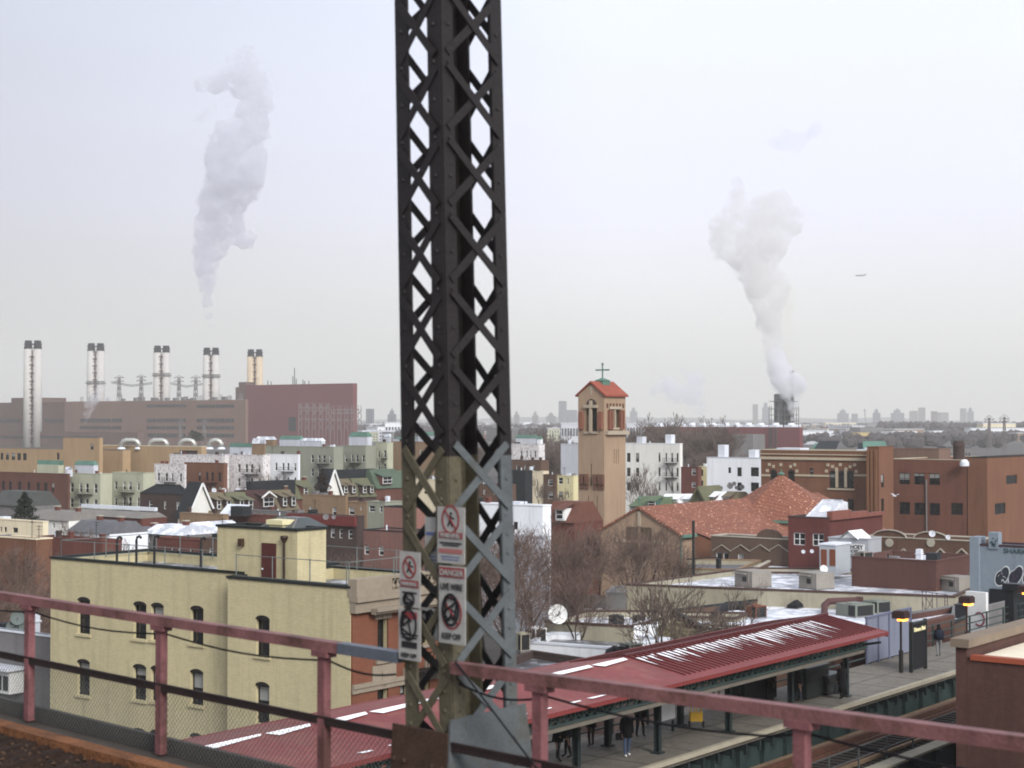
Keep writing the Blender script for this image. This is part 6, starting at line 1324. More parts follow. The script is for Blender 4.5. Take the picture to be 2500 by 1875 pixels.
m.build('rail', RST, t2); m = MB(); m.box(0, 4.3, .0, 70, 4.7, .1); m.box(0, 1.6, 0, 70, 1.8, .12); m.build('guard_timber', TIM, t2); m = MB(); m.box(0, 4.9, -2.0, 70, 5.1, -.26); m.box(0, 1.3, -2.0, 70, 1.5, -.26); m.build('girder', GIRD, t2)
# brown station house
MZ = mat('mezzanine_brown', (104, 68, 58), .85, .16, .5, kind='brick'); P = atY(2333, 1572, 62); top = P.z
r = empty('station_house', Vector((P.x, P.y, 4)) - Bv * 7, ANG, 'dark brown brick station house with stone coping and cream roof beside the tracks', 'building'); h = top - 4
m = MB(); m.box(0, 0, 0, 14, 6.55, h - .55); m.box(0.0, 6.56, 0, 14, 7, h - .1); m.build('wall', MZ, r)
m = MB(); m.box(-.15, 6.42, h - .1, 14.2, 7.15, h + .22); m.build('stone_coping', mat('tan_coping_stone', (164, 144, 122), .85, .12, 1), r)
m = MB(); m.box(-.08, 0, h - .55, .3, 6.4, h - .36); m.build('roof_edging', mat('orange_edging', (196, 96, 62), .6, .08), r)
m = MB(); m.box(.31, 0, h - .546, 14, 6.4, h - .5); m.build('roof', mat('cream_roof_membrane', (214, 202, 178), .7, .08, .3), r)
m = MB(); m.box(-.9, 6.6, h - 5.0, -.01, 7.5, h - 4.7); m.build('ledge', MZ, r)
# ================================================================ PEOPLE
def tube_person(px, py, Hh, face, jac, tro, sho, hair, label, coat=0, hood=0, arm=(0, 0), stride=.1, group=None, hat=None):
    P = at_pf(px, py); root = empty('person', P, face, label, 'person', group)
    s = Hh / 1.75; bm = bpy.data.meshes.new('body'); V = []; E = []; R = []
    def n(x, y, z, r, p=None):
        V.append((x * s, y * s, z * s)); R.append(r * s); i = len(V) - 1
        if p is not None: E.append((p, i))
        return i
    pel = n(0, 0, .95, .15); wa = n(0, .0, 1.12, .14 + (.03 if coat else 0), pel); ch = n(0, .01, 1.36, .17, wa); nk = n(0, 0, 1.5, .06, ch); hd = n(0, -.02, 1.6, .085, nk); h2 = n(0, -.02, 1.68, .085, hd)
    for sd_ in (-1, 1):
        hp = n(sd_ * .1, 0, .88, .1, pel); kn = n(sd_ * .11, -.02 + sd_ * stride * .5, .5, .068, hp); an = n(sd_ * .11, .02 + sd_ * stride, .1, .045, kn); ft = n(sd_ * .12, -.14 + sd_ * stride, .04, .042, an)
        sh = n(sd_ * .19, .01, 1.4, .075, ch); a = arm[0 if sd_ < 0 else 1]
        el = n(sd_ * .25, .02, 1.13, .055, sh); wr = n(sd_ * (.24 - .12 * a), -.05 - .18 * a, .88 + .2 * a, .038, el); pm = n(sd_ * (.235 - .14 * a), -.08 - .22 * a, .82 + .2 * a, .034, wr)
    bm.from_pydata(V, E, []); o = bpy.data.objects.new('body', bm); COL.objects.link(o)
    md = o.modifiers.new('skin', 'SKIN'); md.use_smooth_shade = True
    for i, q in enumerate(bm.skin_vertices[0].data): q.radius = (R[i], R[i]); q.use_root = (i == 0)
    o.modifiers.new('sub', 'SUBSURF').levels = 2
    dg = bpy.context.evaluated_depsgraph_get(); me = bpy.data.meshes.new_from_object(o.evaluated_get(dg)); bpy.data.objects.remove(o)
    # fingers joined on the hands
    m = MB(); hands = []
    for sd_ in (-1, 1):
        a = arm[0 if sd_ < 0 else 1]; c = Vector((sd_ * (.235 - .14 * a), -.08 - .22 * a, .82 + .2 * a)) * s
        for k, ln in enumerate((.06, .075, .08, .07)):
            q = c + Vector((0, (k - 1.5) * .02, -.02)) * s; m.tube([q, q + Vector((0, 0, -ln * .6)) * s, q + Vector((-sd_ * .02, 0, -ln)) * s], [.01 * s, .009 * s, .007 * s], 5, m=0)
        q = c + Vector((0, -.03, .0)) * s; m.tube([q, q + Vector((-sd_ * .01, -.03, -.03)) * s, q + Vector((-sd_ * .02, -.035, -.06)) * s], [.011 * s, .01 * s, .008 * s], 5)
    import bmesh
    b_ = bmesh.new(); b_.from_mesh(me); n0 = len(b_.verts); tm = bpy.data.meshes.new('t'); tm.from_pydata(m.v, [], m.f); b_.from_mesh(tm); b_.to_mesh(me); b_.free()
    SK = mat('skin', (186, 140, 116), .6, .04); me.materials.clear()
    for q in (SK, jac, tro, sho): me.materials.append(q)
    for p in me.polygons:
        z = p.center.z / s; x = abs(p.center.x) / s
        if z < .1: k = 3
        elif x < .17 and z < .93: k = 2
        elif z < (.86) and x >= .17: k = 0
        elif z < 1.5: k = 1
        else: k = 0
        if x >= .12 and z < 1.0 and x < .3:
            a_ = max(arm)
            if z < .86 + (.2 if a_ else 0) * a_ and z > .55 and x > .17: k = 0
        p.material_index = k; p.use_smooth = True
    bo = bpy.data.objects.new('body', me); COL.objects.link(bo); bo.parent = root
    # hair / hood, face, coat skirt
    m = MB(); m.ball((0, .015 * s, 1.665 * s), .105 * s, (1, 1.05, 1.12), 12)
    if hood: m.ball((0, .05 * s, 1.53 * s), .12 * s, (1.2, .9, .7), 10)
    else: m.ball((0, .05 * s, 1.57 * s), .08 * s, (1.1, .7, 1.3), 10)
    m.build('hood' if hood else 'hair', hair, root, True)
    m = MB(); m.ball((0, -.105 * s, 1.635 * s), .016 * s, (1, 1.3, 1.6), 6)
    for sd_ in (-1, 1): m.ball((sd_ * .09 * s, 0, 1.64 * s), .02 * s, (.5, 1, 1.4), 6)
    m.build('nose_and_ears', SK, root, True); m = MB()
    for sd_ in (-1, 1): m.ball((sd_ * .032 * s, -.098 * s, 1.662 * s), .009 * s, (1, .6, .8), 6)
    m.box(-.022 * s, -.103 * s, 1.595 * s, .022 * s, -.094 * s, 1.601 * s); m.build('eyes_and_mouth', DKF, root)
    if coat:
        m = MB(); m.tube([(0, .01, (1.1 - coat) * s), (0, 0, (1.1 - coat * .5) * s), (0, 0, 1.12 * s), (0, .01, 1.4 * s)], [.235 * s, .215 * s, .18 * s, .19 * s], 16); m.build('coat', jac, root, True)
    return root
JB = mat('cloth_black', (26, 26, 30), .9, .15, 3); JG = mat('cloth_charcoal', (50, 50, 56), .9, .12, 3); JR = mat('cloth_dark_red_brown', (66, 36, 36), .9, .12, 3); JN = mat('cloth_navy', (30, 36, 56), .9, .12, 3)
DEN = mat('denim_blue', (88, 108, 140), .9, .12, 4); TGY = mat('trousers_light_grey', (150, 150, 152), .9, .08, 4); SHW = mat('shoes_white', (206, 206, 202), .6, .05); SHB = mat('shoes_black', (24, 24, 26), .6, .05); HBK = mat('hair_black', (26, 22, 22), .7, .1, 6)
face0 = 0
tube_person(1530, 1846, 1.7, radians(20), JB, DEN, SHW, HBK, 'person in a black jacket, blue jeans and white shoes standing under the canopy', coat=.35, hood=0)
tube_person(1443, 1823, 1.65, radians(200), JB, mat('trousers_brown', (74, 56, 52), .9, .1), JR, JB, 'person in a black coat and dark brown trousers left of the one in jeans', coat=.3, hood=1, arm=(.7, .7))
tube_person(1362, 1858, 1.68, radians(60), JB, JG, SHB, HBK, 'dark haired person in black nearest the camera beside the pink rail post', coat=.35, arm=(.6, .6))
tube_person(1386, 1850, 1.7, radians(-90), JG, JB, SHB, JB, 'hooded person in charcoal half behind the dark haired one by the rail post', coat=.3, hood=1)
tube_person(1563, 1800, 1.66, radians(150), JB, JB, SHB, HBK, 'person in black further back between the jeans wearer and the canopy column', coat=.3)
tube_person(1880, 1712, 1.7, radians(170), JR, JG, SHB, JR, 'person in a dark reddish hooded jacket deep under the canopy', coat=.25, hood=1, arm=(.8, .8))
tube_person(1950, 1712, 1.65, radians(90), JG, mat('jeans_slate', (78, 86, 100), .9, .1), SHB, HBK, 'person in grey leaning beside the double canopy columns', coat=.2)
tube_person(2056, 1707, 1.66, radians(200), JB, JB, SHB, HBK, 'person in a long black coat beside the last canopy column', coat=.75)
tube_person(2292, 1602, 1.66, radians(180), JB, TGY, SHB, JB, 'person in black hoodie and light grey trousers walking away past the sign', hood=1, stride=.14, coat=.15)
P = at_pf(2292, 1602); r = empty('backpack', P + Vector((-.02, -.24, 0)), radians(6), 'round navy backpack on the back of the person in grey trousers', 'backpack'); m = MB(); m.ball((0, 0, 1.15), .27, (1, .6, 1.05), 14); m.build('bag', JN, r, True); m = MB(); m.tube([(-.13, .1, 1.35), (-.13, .24, 1.4), (-.13, .3, 1.2)], .02, 6); m.tube([(.13, .1, 1.35), (.13, .24, 1.4), (.13, .3, 1.2)], .02, 6); m.build('strap', JB, r)
P = at_pf(1517, 1846); r = empty('handbag', P + Vector((-.08, -.05, .62)), radians(20), 'black handbag held beside the jeans wearer', 'handbag'); m = MB(); m.prism([(-.13, -.06), (.13, -.06), (.13, .06), (-.13, .06)], 0, .24); m.build('bag', JB, r); m = MB(); m.tube([(-.09, 0, .24), (-.05, 0, .36), (.05, 0, .36), (.09, 0, .24)], .012, 5); m.build('handle', JB, r)
P = at_pf(2043, 1707); r = empty('shopping_bag', P + Vector((0, -.05, .25)), 0, 'grey bag held by the person in the long black coat', 'bag'); m = MB(); m.prism([(-.1, -.05), (.1, -.05), (.12, .05), (-.12, .05)], 0, .4); m.build('bag', JG, r); m = MB(); m.tube([(-.06, 0, .4), (0, 0, .5), (.06, 0, .4)], .012, 5); m.build('handle', JG, r)
# ================================================================ STEEL PYLON AND BRIDGE RAILING (nearest things)
KY = 48840.0
def RL(px): Y = KY / (px + 2800); return Vector(((px - 1250) / F * Y, Y, 0))
Nn = RL(1094); Dr = (RL(1094) - RL(0)).normalized(); PHI = math.atan2(Dr.y, Dr.x); Pr = Vector((-Dr.y, Dr.x, 0))     # Dr to the right and nearer, Pr away
def tl(px): return (RL(px) - Nn).dot(Dr)
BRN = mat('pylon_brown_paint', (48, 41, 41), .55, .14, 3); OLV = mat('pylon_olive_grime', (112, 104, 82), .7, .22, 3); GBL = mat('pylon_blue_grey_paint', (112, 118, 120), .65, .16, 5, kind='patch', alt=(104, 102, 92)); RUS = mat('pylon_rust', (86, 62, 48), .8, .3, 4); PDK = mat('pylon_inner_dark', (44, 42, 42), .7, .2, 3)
py = empty('steel_pylon', (Nn.x, Nn.y, 17.4), PHI, 'tall riveted lattice steel pylon, dark brown above and olive grey below, with warning signs', 'steel pylon')
# local: x right along railing (towards camera), y away. near corner N=(0,0); left corner L=(-a,0); right corner R=(0,c)
a0 = -tl(981); a1 = a0 * .93
def lean(z): return -.019 * (z - 17.4)    # sideways lean in x of the whole pylon (photo tilts it slightly)
cR = .70
def wid(z): t = (z - 18) / 5.4; return a0 * (1 - .035 * t), cR * (1 - .05 * t)
def corner(i, z):
    a, c = wid(z); x = lean(z) * .72 + .045; y = lean(z) * 0.7 + .044
    p = [(-0, 0), (-a, 0), (-a, c), (0, c)][i]
    return Vector((p[0] + x, p[1] + y, z - 17.4))
zt, zm, zb = 33.0, 20.72, 17.45
fw = .14; fwy = .125; tk = .022
for i, (sx, sy) in enumerate(((-1, 1), (1, 1), (1, -1), (-1, -1))):
    m = MB()
    for z0, z1, mi in ((zb, 18.6, 2), (18.6, zm, 1), (zm, zt, 0)):
        A0, A1 = corner(i, z0), corner(i, z1)
        for (dx, dy) in (((sx * fw / 2), 0), (0, sy * fwy / 2)):
            q = Vector((dx, dy, 0)); n = len(m.v)
            ex = Vector((fw / 2, 0, 0)) if dy == 0 else Vector((tk / 2, 0, 0)); ey = Vector((0, tk / 2, 0)) if dy == 0 else Vector((0, fwy / 2, 0))
            for c_ in (A0, A1):
                for s1, s2 in ((-1, -1), (1, -1), (1, 1), (-1, 1)): m.v.append(tuple(c_ + q + ex * s1 + ey * s2))
            for k in ((0, 1, 2, 3), (7, 6, 5, 4), (0, 4, 5, 1), (1, 5, 6, 2), (2, 6, 7, 3), (3, 7, 4, 0)): m.f.append(tuple(n + j for j in k)); m.m.append(mi)
    z = 17.6
    mats = [BRN, GBL if i in (3,) else OLV, RUS if i < 2 else GBL]
    while z < 26.5:
        c_ = corner(i, z)
        for dx, dy in ((sx * .07, -.014 * 0), (0, sy * .07)):
            o_ = Vector((dx, dy, 0)) + (Vector((0, -sy * .012, 0)) if dy == 0 else Vector((-sx * .012, 0, 0))); n9 = len(m.f); m.ball(c_ + o_, .017, n=6); m.m[n9:] = [0 if z > zm else (1 if z > 18.6 else 2)] * (len(m.f) - n9)
        z += .147 if z < 20.5 else .293
    m.build('corner_leg', mats, py)
def face(i, j, ph, mm, off):
    p = .586; m = MB(); z = 17.9 + ph; k = 0
    while z < zt - .6:
        for s in (0, 1):
            A_, B_ = corner(i, z + (p if s else 0)), corner(j, z + (0 if s else p))
            d_ = (B_ - A_).normalized(); A_ = A_ + d_ * .07; B_ = B_ - d_ * .07
            nrm = (corner(j, z) - corner(i, z)).cross(Vector((0, 0, 1))).normalized()
            o_ = nrm * (off + (.008 if s else -.004)); mi = 0 if z + p * .5 > zm - .12 else 1
            m.bar(A_ + o_, B_ + o_, .064, .012, up=nrm, m=mi)
        z += p
    m.build('lacing', [BRN, mm], py)
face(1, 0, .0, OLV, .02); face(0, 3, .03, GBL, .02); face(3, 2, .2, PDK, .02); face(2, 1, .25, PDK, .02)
# gusset plates
def pl(pts, th, name, mt, flip=0):
    m = MB(); n = len(pts); m.quad(*pts); q = [tuple(Vector(p) + Vector(th)) for p in pts]; m.quad(*q)
    for i in range(n): m.quad(pts[i], pts[(i + 1) % n], q[(i + 1) % n], q[i])
    return m.build(name, mt, py)
c0, c3 = corner(0, 18.7), corner(3, 18.7); zz = 18.72 - 17.4
g = pl([(c0.x + .02, -.12, -.1), (c0.x + .02, -.03, zz), (c0.x + .02, c3.y + .06, zz + .03), (c0.x + .02, c3.y + .32, -.1)], (.02, 0, 0), 'gusset_plate', GBL)
m = MB()
for yy in (.02, .66):
    for z_ in (.25, .42, .6, .9, 1.1): m.ball((c0.x + .05, yy + (.0 if z_ > .7 else .06), z_), .02, n=6)
m.build('rivet', GBL, g)
g = pl([(-a0 - .14, -.03, -.2), (-a0 - .05, -.03, zz - .1), (c0.x + .02, -.03, zz - .1), (c0.x + .06, -.03, -.2)], (0, -.02, 0), 'gusset_plate', RUS)
m = MB()
for xx in (-a0 - .02, -a0 + .1, -.12, .0):
    for z_ in (.2, .45, .7, .95): m.ball((xx, -.06, z_), .02, n=6)
m.build('rivet', RUS, g)
# signs
SGW = mat('sign_white', (178, 176, 170), .6, .14, 9); SGR = mat('sign_red', (176, 70, 74), .5, .08); SGB = mat('sign_blue_print', (110, 130, 190), .6, .05); SGK = mat('sign_black_print', (46, 46, 50), .6, .05); SCR = mat('scribble_black', (34, 34, 38), .7, .1)
def onface(px, py_, off=.05):
    """local point on the railing side face of the pylon for a photo pixel"""
    O = Vector((Nn.x, Nn.y, 0)) - Pr * off; r = (px - 1250) / F / cos(PT); s = (r * O.y - O.x) / (Dr.x - r * Dr.y); Yp = O.y + s * Dr.y
    return s, atY(px, py_, Yp).z
def sign(x0, x1, y0, y1, label, items, off=.05, mt=None, name='warning_sign'):
    s0, z1 = onface(x0, y0, off); s1, _ = onface(x1, y0, off); _, z0 = onface((x0 + x1) / 2, y1, off); Wd, Hd = s1 - s0, z1 - z0
    O = Vector((Nn.x, Nn.y, 0)) - Pr * off + Dr * s0; r = empty(name, (O.x, O.y, z0), PHI, label, 'sign'); m = MB(); m.box(0, 0, 0, Wd, .008, Hd); m.build('plate', mt or SGW, r)
    for it in items:
        k = it[0]; cx_, cy_ = it[1] * Wd, (1 - it[2]) * Hd; e_ = .004
        if k == 'ring':
            R_ = it[3] * Wd; m = MB(); n = 20
            for i in range(n):
                a_, c_ = 2 * pi * i / n, 2 * pi * (i + 1) / n; m.bar((cx_ + R_ * cos(a_), -e_, cy_ + R_ * 1.15 * sin(a_)), (cx_ + R_ * cos(c_), -e_, cy_ + R_ * 1.15 * sin(c_)), .014, .004, up=(0, 1, 0))
            m.bar((cx_ - R_ * .7, -e_ * 1.5, cy_ + R_ * .8), (cx_ + R_ * .7, -e_ * 1.5, cy_ - R_ * .8), .012, .004, up=(0, 1, 0)); m.build('prohibition_ring', SGR, r)
            m = MB(); m.bar((cx_, -e_ * .6, cy_ + R_ * .3), (cx_ - .01, -e_ * .6, cy_ - R_ * .1), .022, .003, up=(0, 1, 0)); m.bar((cx_ - .01, -e_ * .6, cy_ - R_ * .1), (cx_ + .02, -e_ * .6, cy_ - R_ * .6), .014, .003, up=(0, 1, 0)); m.bar((cx_ - .01, -e_ * .6, cy_ - R_ * .1), (cx_ - .03, -e_ * .6, cy_ - R_ * .6), .014, .003, up=(0, 1, 0)); m.bar((cx_ - .02, -e_ * .6, cy_ + R_ * .25), (cx_ + .04, -e_ * .6, cy_ + R_ * .05), .012, .003, up=(0, 1, 0)); m.ball((cx_ + .003, -e_ * .6, cy_ + R_ * .5), .014, (1, .3, 1), 8); m.build('walking_figure', SGK, r)
        elif k == 'bar':
            m = MB(); w2, h2 = it[3] * Wd / 2, it[4] * Hd / 2; m.box(cx_ - w2, -e_, cy_ - h2, cx_ + w2, -.0005, cy_ + h2); m.build('print_band', it[5], r)
        elif k == 'txt': text(it[3], it[4] * Wd, (cx_, -e_ * 2, cy_ - it[4] * Wd * .36), (pi / 2, 0, 0), it[5], r, al='CENTER', ext=.001, bold=.0015, xs=it[6] if len(it) > 6 else 1)
        elif k == 'scr':
            m = MB(); rnd = random.Random(it[5])
            pts = [(cx_ + rnd.uniform(-1, 1) * it[3] * Wd, -e_ * 3, cy_ + rnd.uniform(-1, 1) * it[4] * Hd) for _ in range(9)]
            for i in range(8): m.bar(pts[i], pts[i + 1], .016, .003, up=(0, 1, 0))
            n = 14
            for i in range(n): a_, c_ = 2 * pi * i / n, 2 * pi * (i + 1) / n; m.bar((cx_ + it[3] * Wd * cos(a_), -e_ * 3, cy_ + it[4] * Hd * sin(a_)), (cx_ + it[3] * Wd * cos(c_), -e_ * 3, cy_ + it[4] * Hd * sin(c_)), .02, .003, up=(0, 1, 0))
            m.build('scribble', SCR, r)
    return r
sign(1068, 1134, 1236, 1376, 'white no entry sign with red ring and red warning band high on the middle leg', [('ring', .5, .22, .3), ('bar', .5, .5, .86, .11, SGR), ('txt', .5, .5, 'WARNING', .17, SGW, .9), ('bar', .5, .64, .8, .03, SGK), ('bar', .5, .68, .6, .02, SGK), ('bar', .5, .78, .86, .08, mat('sign_faded_red', (206, 128, 122), .6, .05)), ('bar', .5, .88, .7, .015, SGB), ('bar', .5, .93, .6, .015, SGB)])
sign(1072, 1136, 1380, 1572, 'white and red danger sign reading live wire with black scribble on the middle leg', [('bar', .5, .08, .95, .13, SGR), ('txt', .5, .08, 'DANGER', .22, SGW), ('txt', .5, .26, 'LIVE WIRE', .24, SGK, .78), ('ring', .5, .6, .36), ('scr', .48, .56, .3, .2, 4), ('txt', .5, .9, 'KEEP OFF', .22, SGK, .8)], off=.055)
sign(976, 1026, 1345, 1482, 'white sign with red ring and red band, upper one on the left leg', [('ring', .5, .28, .3), ('bar', .5, .58, .86, .13, SGR), ('txt', .5, .58, 'WARNING', .17, SGW, .9), ('bar', .5, .74, .7, .03, SGK), ('scr', .5, .86, .25, .12, 8)])
sign(974, 1027, 1484, 1612, 'graffiti covered white danger sign, lower one on the left leg', [('bar', .5, .12, .7, .14, SGR), ('scr', .5, .3, .35, .3, 12), ('bar', .5, .5, .8, .03, SGK), ('bar', .5, .56, .7, .03, SGK), ('bar', .5, .7, .7, .12, SGK), ('txt', .5, .9, 'KEEP OFF', .17, SGK)], off=.055)
sign(1038, 1070, 1262, 1396, 'white notice with blue print between the legs of the pylon', [('bar', .5, .3, .8, .06, SGB), ('bar', .5, .6, .8, .012, SGB), ('bar', .5, .72, .7, .02, SGB), ('bar', .6, .78, .5, .02, SGB)], off=-.02)
sign(1022, 1068, 1482, 1562, 'small white plate with black and grey graffiti between the pylon legs', [('scr', .35, .5, .25, .4, 21), ('scr', .7, .45, .2, .4, 25), ('bar', .5, .5, .2, .6, mat('graffiti_pale_grey', (140, 142, 146), .7, .1))], off=-.02)
# railings
PKR = mat('railing_dusty_red_paint', (160, 106, 104), .6, .2, 4, kind='mottle', alt=(120, 82, 72)); PKP = mat('railing_post_pink', (158, 100, 102), .6, .2, 5, kind='mottle', alt=(112, 74, 68)); RDK2 = mat('railing_lower_dark_rust', (56, 40, 38), .7, .25, 4); RGR = mat('railing_grey_primer', (112, 120, 132), .5, .08, 2)
def railing(name, label, t0, t1, posts, grey=None, zt_=(19.135, 19.135), ltop=(None, None)):
    r = empty(name, (Nn.x, Nn.y, 17.9), PHI, label, 'railing'); zo = 17.9
    def zz_(t): return zt_[0] + (zt_[1] - zt_[0]) * (t - t0) / (t1 - t0) - zo
    m = MB(); g0 = grey if grey is not None else t1
    m.bar((t0, -.0, zz_(t0)), (g0, 0, zz_(g0)), .1, .085); m.build('top_rail', PKR, r)
    if grey is not None: m = MB(); m.bar((g0 - .02, -.003, zz_(g0) + .002), (t1, -.003, zz_(t1) + .002), .103, .088); m.build('grey_rail_end', RGR, r)
    m = MB(); m.bar((t0, 0, 18.515 - zo), (t1 - .02, 0, 18.515 - zo), .07, .055); m.bar((t0, -.03, 18.55 - zo), (t1 - .02, -.03, 18.55 - zo), .02, .02); m.build('lower_rail', RDK2, r)
    for p in posts:
        m = MB(); m.bar((p, 0, 0), (p, 0, zz_(p) - .04), .088, .075, up=(0, 1, 0)); m.box(p - .1, -.06, zz_(p) - .09, p + .1, .05, zz_(p) - .04); m.build('post', PKP, r)
    m = MB(); pts = []; st = [t0] + list(posts) + [t1]
    for i in range(len(st) - 1):
        for k in range(8): f = k / 8; pts.append((st[i] + (st[i + 1] - st[i]) * f, .05, zz_(st[i]) - .13 - .06 * sin(pi * f)))
    m.tube(pts, .009, 5); m.build('cable', SCR, r)
    return r
lr = railing('bridge_railing', 'dusty red bridge railing with a grey painted end before the yellow building', tl(-260), tl(981), [tl(x) for x in (76, 397, 793)], grey=tl(840))
rr2 = railing('bridge_railing', 'dusty red bridge railing running from the pylon over the station platform', tl(1110), tl(3100), [tl(1318), tl(1955), tl(2740)], zt_=(19.12, 19.21))
m = MB(); WIR = mat('mesh_wire', (120, 122, 118), .5, .1); t0, t1 = tl(-260), tl(981); hh = .6; st = .055; x = t0 - hh
while x < t1:
    for s in (0, 1):
        a_, c_ = max(x, t0), min(x + hh, t1)
        if c_ > a_:
            f = lambda q: (q - x) if s == 0 else hh - (q - x)
            m.bar((a_, .03, f(a_) - .0), (c_, .03, f(c_)), .003, .003)
    x += st
m.build('wire_mesh', WIR, lr)
m = MB()
for f in ((tl(1125), .58, tl(1340), .05),): m.bar((f[0], -.06, f[1] + .7), (f[2], -.06, f[3] + .5), .011)
m.build('guy_wire', SCR, rr2)
# deck edge: ballast and rusty kerb
r = empty('bridge_deck_edge', (Nn.x, Nn.y, 17.9), PHI, 'rusty kerb and dark gravelly ballast under the wire mesh of the railing', 'bridge deck')
BAL = mat('dark_brown_ballast', (66, 44, 30), .95, .5, 6, bump=1.0); KRB = mat('rusty_kerb', (150, 94, 52), .9, .4, 3, bump=.6)
m = MB(); t0, t1 = tl(-400), tl(3300); m.box(t0, -.62, -.06, t1, -.44, .1); m.build('kerb', KRB, r)
m = MB(); rnd = random.Random(9); nx, ny = 240, 14; tt0, tt1 = t0, tl(1400)
g_ = [[(tt0 + (tt1 - tt0) * i / nx, -.63 - 1.9 * j / ny, .02 - .12 * j / ny + rnd.uniform(-.035, .035)) for j in range(ny + 1)] for i in range(nx + 1)]
for i in range(nx):
    for j in range(ny): m.quad(g_[i][j], g_[i + 1][j], g_[i + 1][j + 1], g_[i][j + 1])
m.build('ballast', BAL, r)
m = MB(); m.box(t0, -.43, -.14, t1, .3, -.02); m.box(t0, .1, -.02, t1, .16, .12); m.build('deck_plate', mat('grey_deck_plate', (86, 78, 70), .8, .2, 2), r)
m = MB(); m.box(t0, .2, -1.6, t1, .3, -.14); m.build('edge_girder', GBL, r)
m = MB()
for i in range(900):
    x, y = rnd.uniform(tt0, tl(600)), rnd.uniform(-2.2, -.66); s = rnd.uniform(.012, .035); m.ball((x, y, .03 - .06 * (-y - .6)), s, (1, .8, .7), 4)
st_ = m.build('ballast_stones', mat('ballast_stone', (92, 68, 50), .95, .4, 8), r); st_['kind'] = 'stuff'
# ================================================================ TREES
def grow(seed, H, spread, levels, kids, col_t, col_c, label, up=.35, lean_=0, twig=.012, r0=.2):
    rnd = random.Random(seed); T_ = MB(); C_ = MB()
    def br(p, d, ln, r, lv):
        n = 3 if lv < 2 else 2; pts = [p]; q = p; dd = d
        for i in range(n):
            dd = (dd + Vector((rnd.uniform(-1, 1), rnd.uniform(-1, 1), rnd.uniform(-.3, .8))) * .16).normalized(); q = q + dd * ln / n; pts.append(q)
        r1 = max(r * .6, twig * .6)
        (T_ if lv < 2 else C_).tube(pts, [r + (r1 - r) * i / n for i in range(n + 1)], 6 if lv < 2 else 3, cap=False)
        if lv >= levels: return
        k = kids[lv]
        for i in range(k):
            t = (1.0 if i == 0 else rnd.uniform(.35, 1.0)); j = min(n - 1, int(t * n)); f = t * n - j; b0 = pts[j].lerp(pts[j + 1], min(1, f))
            az = 2 * pi * (i / k) + rnd.uniform(-.6, .6); tilt = rnd.uniform(.35, .95) * spread * (.45 if i == 0 else 1)
            a_ = dd.cross(Vector((.3, .1, 1))).normalized() if abs(dd.z) > .9 else dd.cross(Vector((0, 0, 1))).normalized(); c_ = dd.cross(a_)
            nd = (dd * cos(tilt) + (a_ * cos(az) + c_ * sin(az)) * sin(tilt) + Vector((0, 0, up * .4))).normalized()
            br(b0, nd, ln * rnd.uniform(.58, .82), max(r1 * (.9 if i == 0 else .68), twig), lv + 1)
    br(Vector((0, 0, 0)), Vector((lean_, 0, 1)).normalized(), H * .32, r0, 0)
    root = empty('bare_tree', (0, 0, 0), 0, label, 'tree'); T_.build('trunk', col_t, root); C_.build('crown', col_c, root); return root
BK = mat('bark_dark', (74, 62, 54), .95, .25, 3); BKR = mat('twigs_red_brown', (134, 110, 98), .95, .25, 2); BKG = mat('twigs_grey_brown', (134, 116, 104), .95, .25, 2)
TA = grow(1, 10.5, 1.0, 6, (4, 4, 4, 3, 3, 3), BK, BKR, '', up=.25, twig=.016); TB = grow(2, 9.5, .95, 6, (5, 4, 4, 3, 3, 2), BK, BKR, '', up=.3, twig=.016, r0=.18)
TC = grow(3, 15, .75, 5, (4, 4, 3, 3, 3), BK, BKG, '', up=.5, twig=.03, r0=.22); TD = grow(4, 16, .85, 6, (4, 4, 4, 3, 3, 3), BK, BKG, '', up=.3, twig=.045, r0=.35)
TE = grow(5, 8, .9, 5, (4, 3, 3, 3, 3), BK, BKG, '', up=.5, twig=.022, r0=.11)
first = set()
def tree(p, px, Y, sc, label, grp=None, rot=None, z=0):
    sc *= 1.05 if p in (TA, TB) else (1.3 if p is TE else 1)
    X = (px - 1250) / F * Y; rot = random.uniform(0, 6.28) if rot is None else rot
    if p.name not in first:
        first.add(p.name); o = p; o.location = (X, Y, z); o.rotation_euler = (0, 0, rot); o.scale = (sc,) * 3; o['label'] = label
        if grp: o['group'] = grp
    else: o = copy_tree(p, (X, Y, z), rot, label, grp, scale=(sc,) * 3)
    return o
g5 = 'red brown bare trees between pylon and church'
for a in ((TA, 1300, 150, 1.15, 'broad red brown bare tree directly under the bell tower, left'), (TB, 1385, 158, 1.2, 'broad red brown bare tree under the bell tower base'), (TA, 1450, 150, 1.15, 'twiggy bare tree in front of the church gable, left'), (TB, 1530, 168, 1.1, 'twiggy bare tree in front of the church stone panel'),
          (TA, 1225, 140, 1.2, 'bare tree seen just right of the pylon leg'), (TB, 1180, 150, 1.2, 'bare tree filling the lattice of the pylon, right part'), (TB, 1270, 128, 1.0, 'near bare tree above the grey utility cabinet'), 
          (TB, 1420, 134, 1.0, 'near bare tree above the steel vent drums'), (TA, 1600, 175, 1.0, 'bare tree before the right end of the church gable'), (TA, 1110, 145, 1.15, 'bare tree filling the lattice of the pylon, left part'), (TB, 1650, 172, .85, 'small bare tree by the green gutter of the church'), (TB, 1840, 150, .65, 'low grey shrub tree before the arched brick terrace'), (TA, 1790, 152, .6, 'low bare shrub by the white terrace windows')):
    tree(*a, grp=g5)
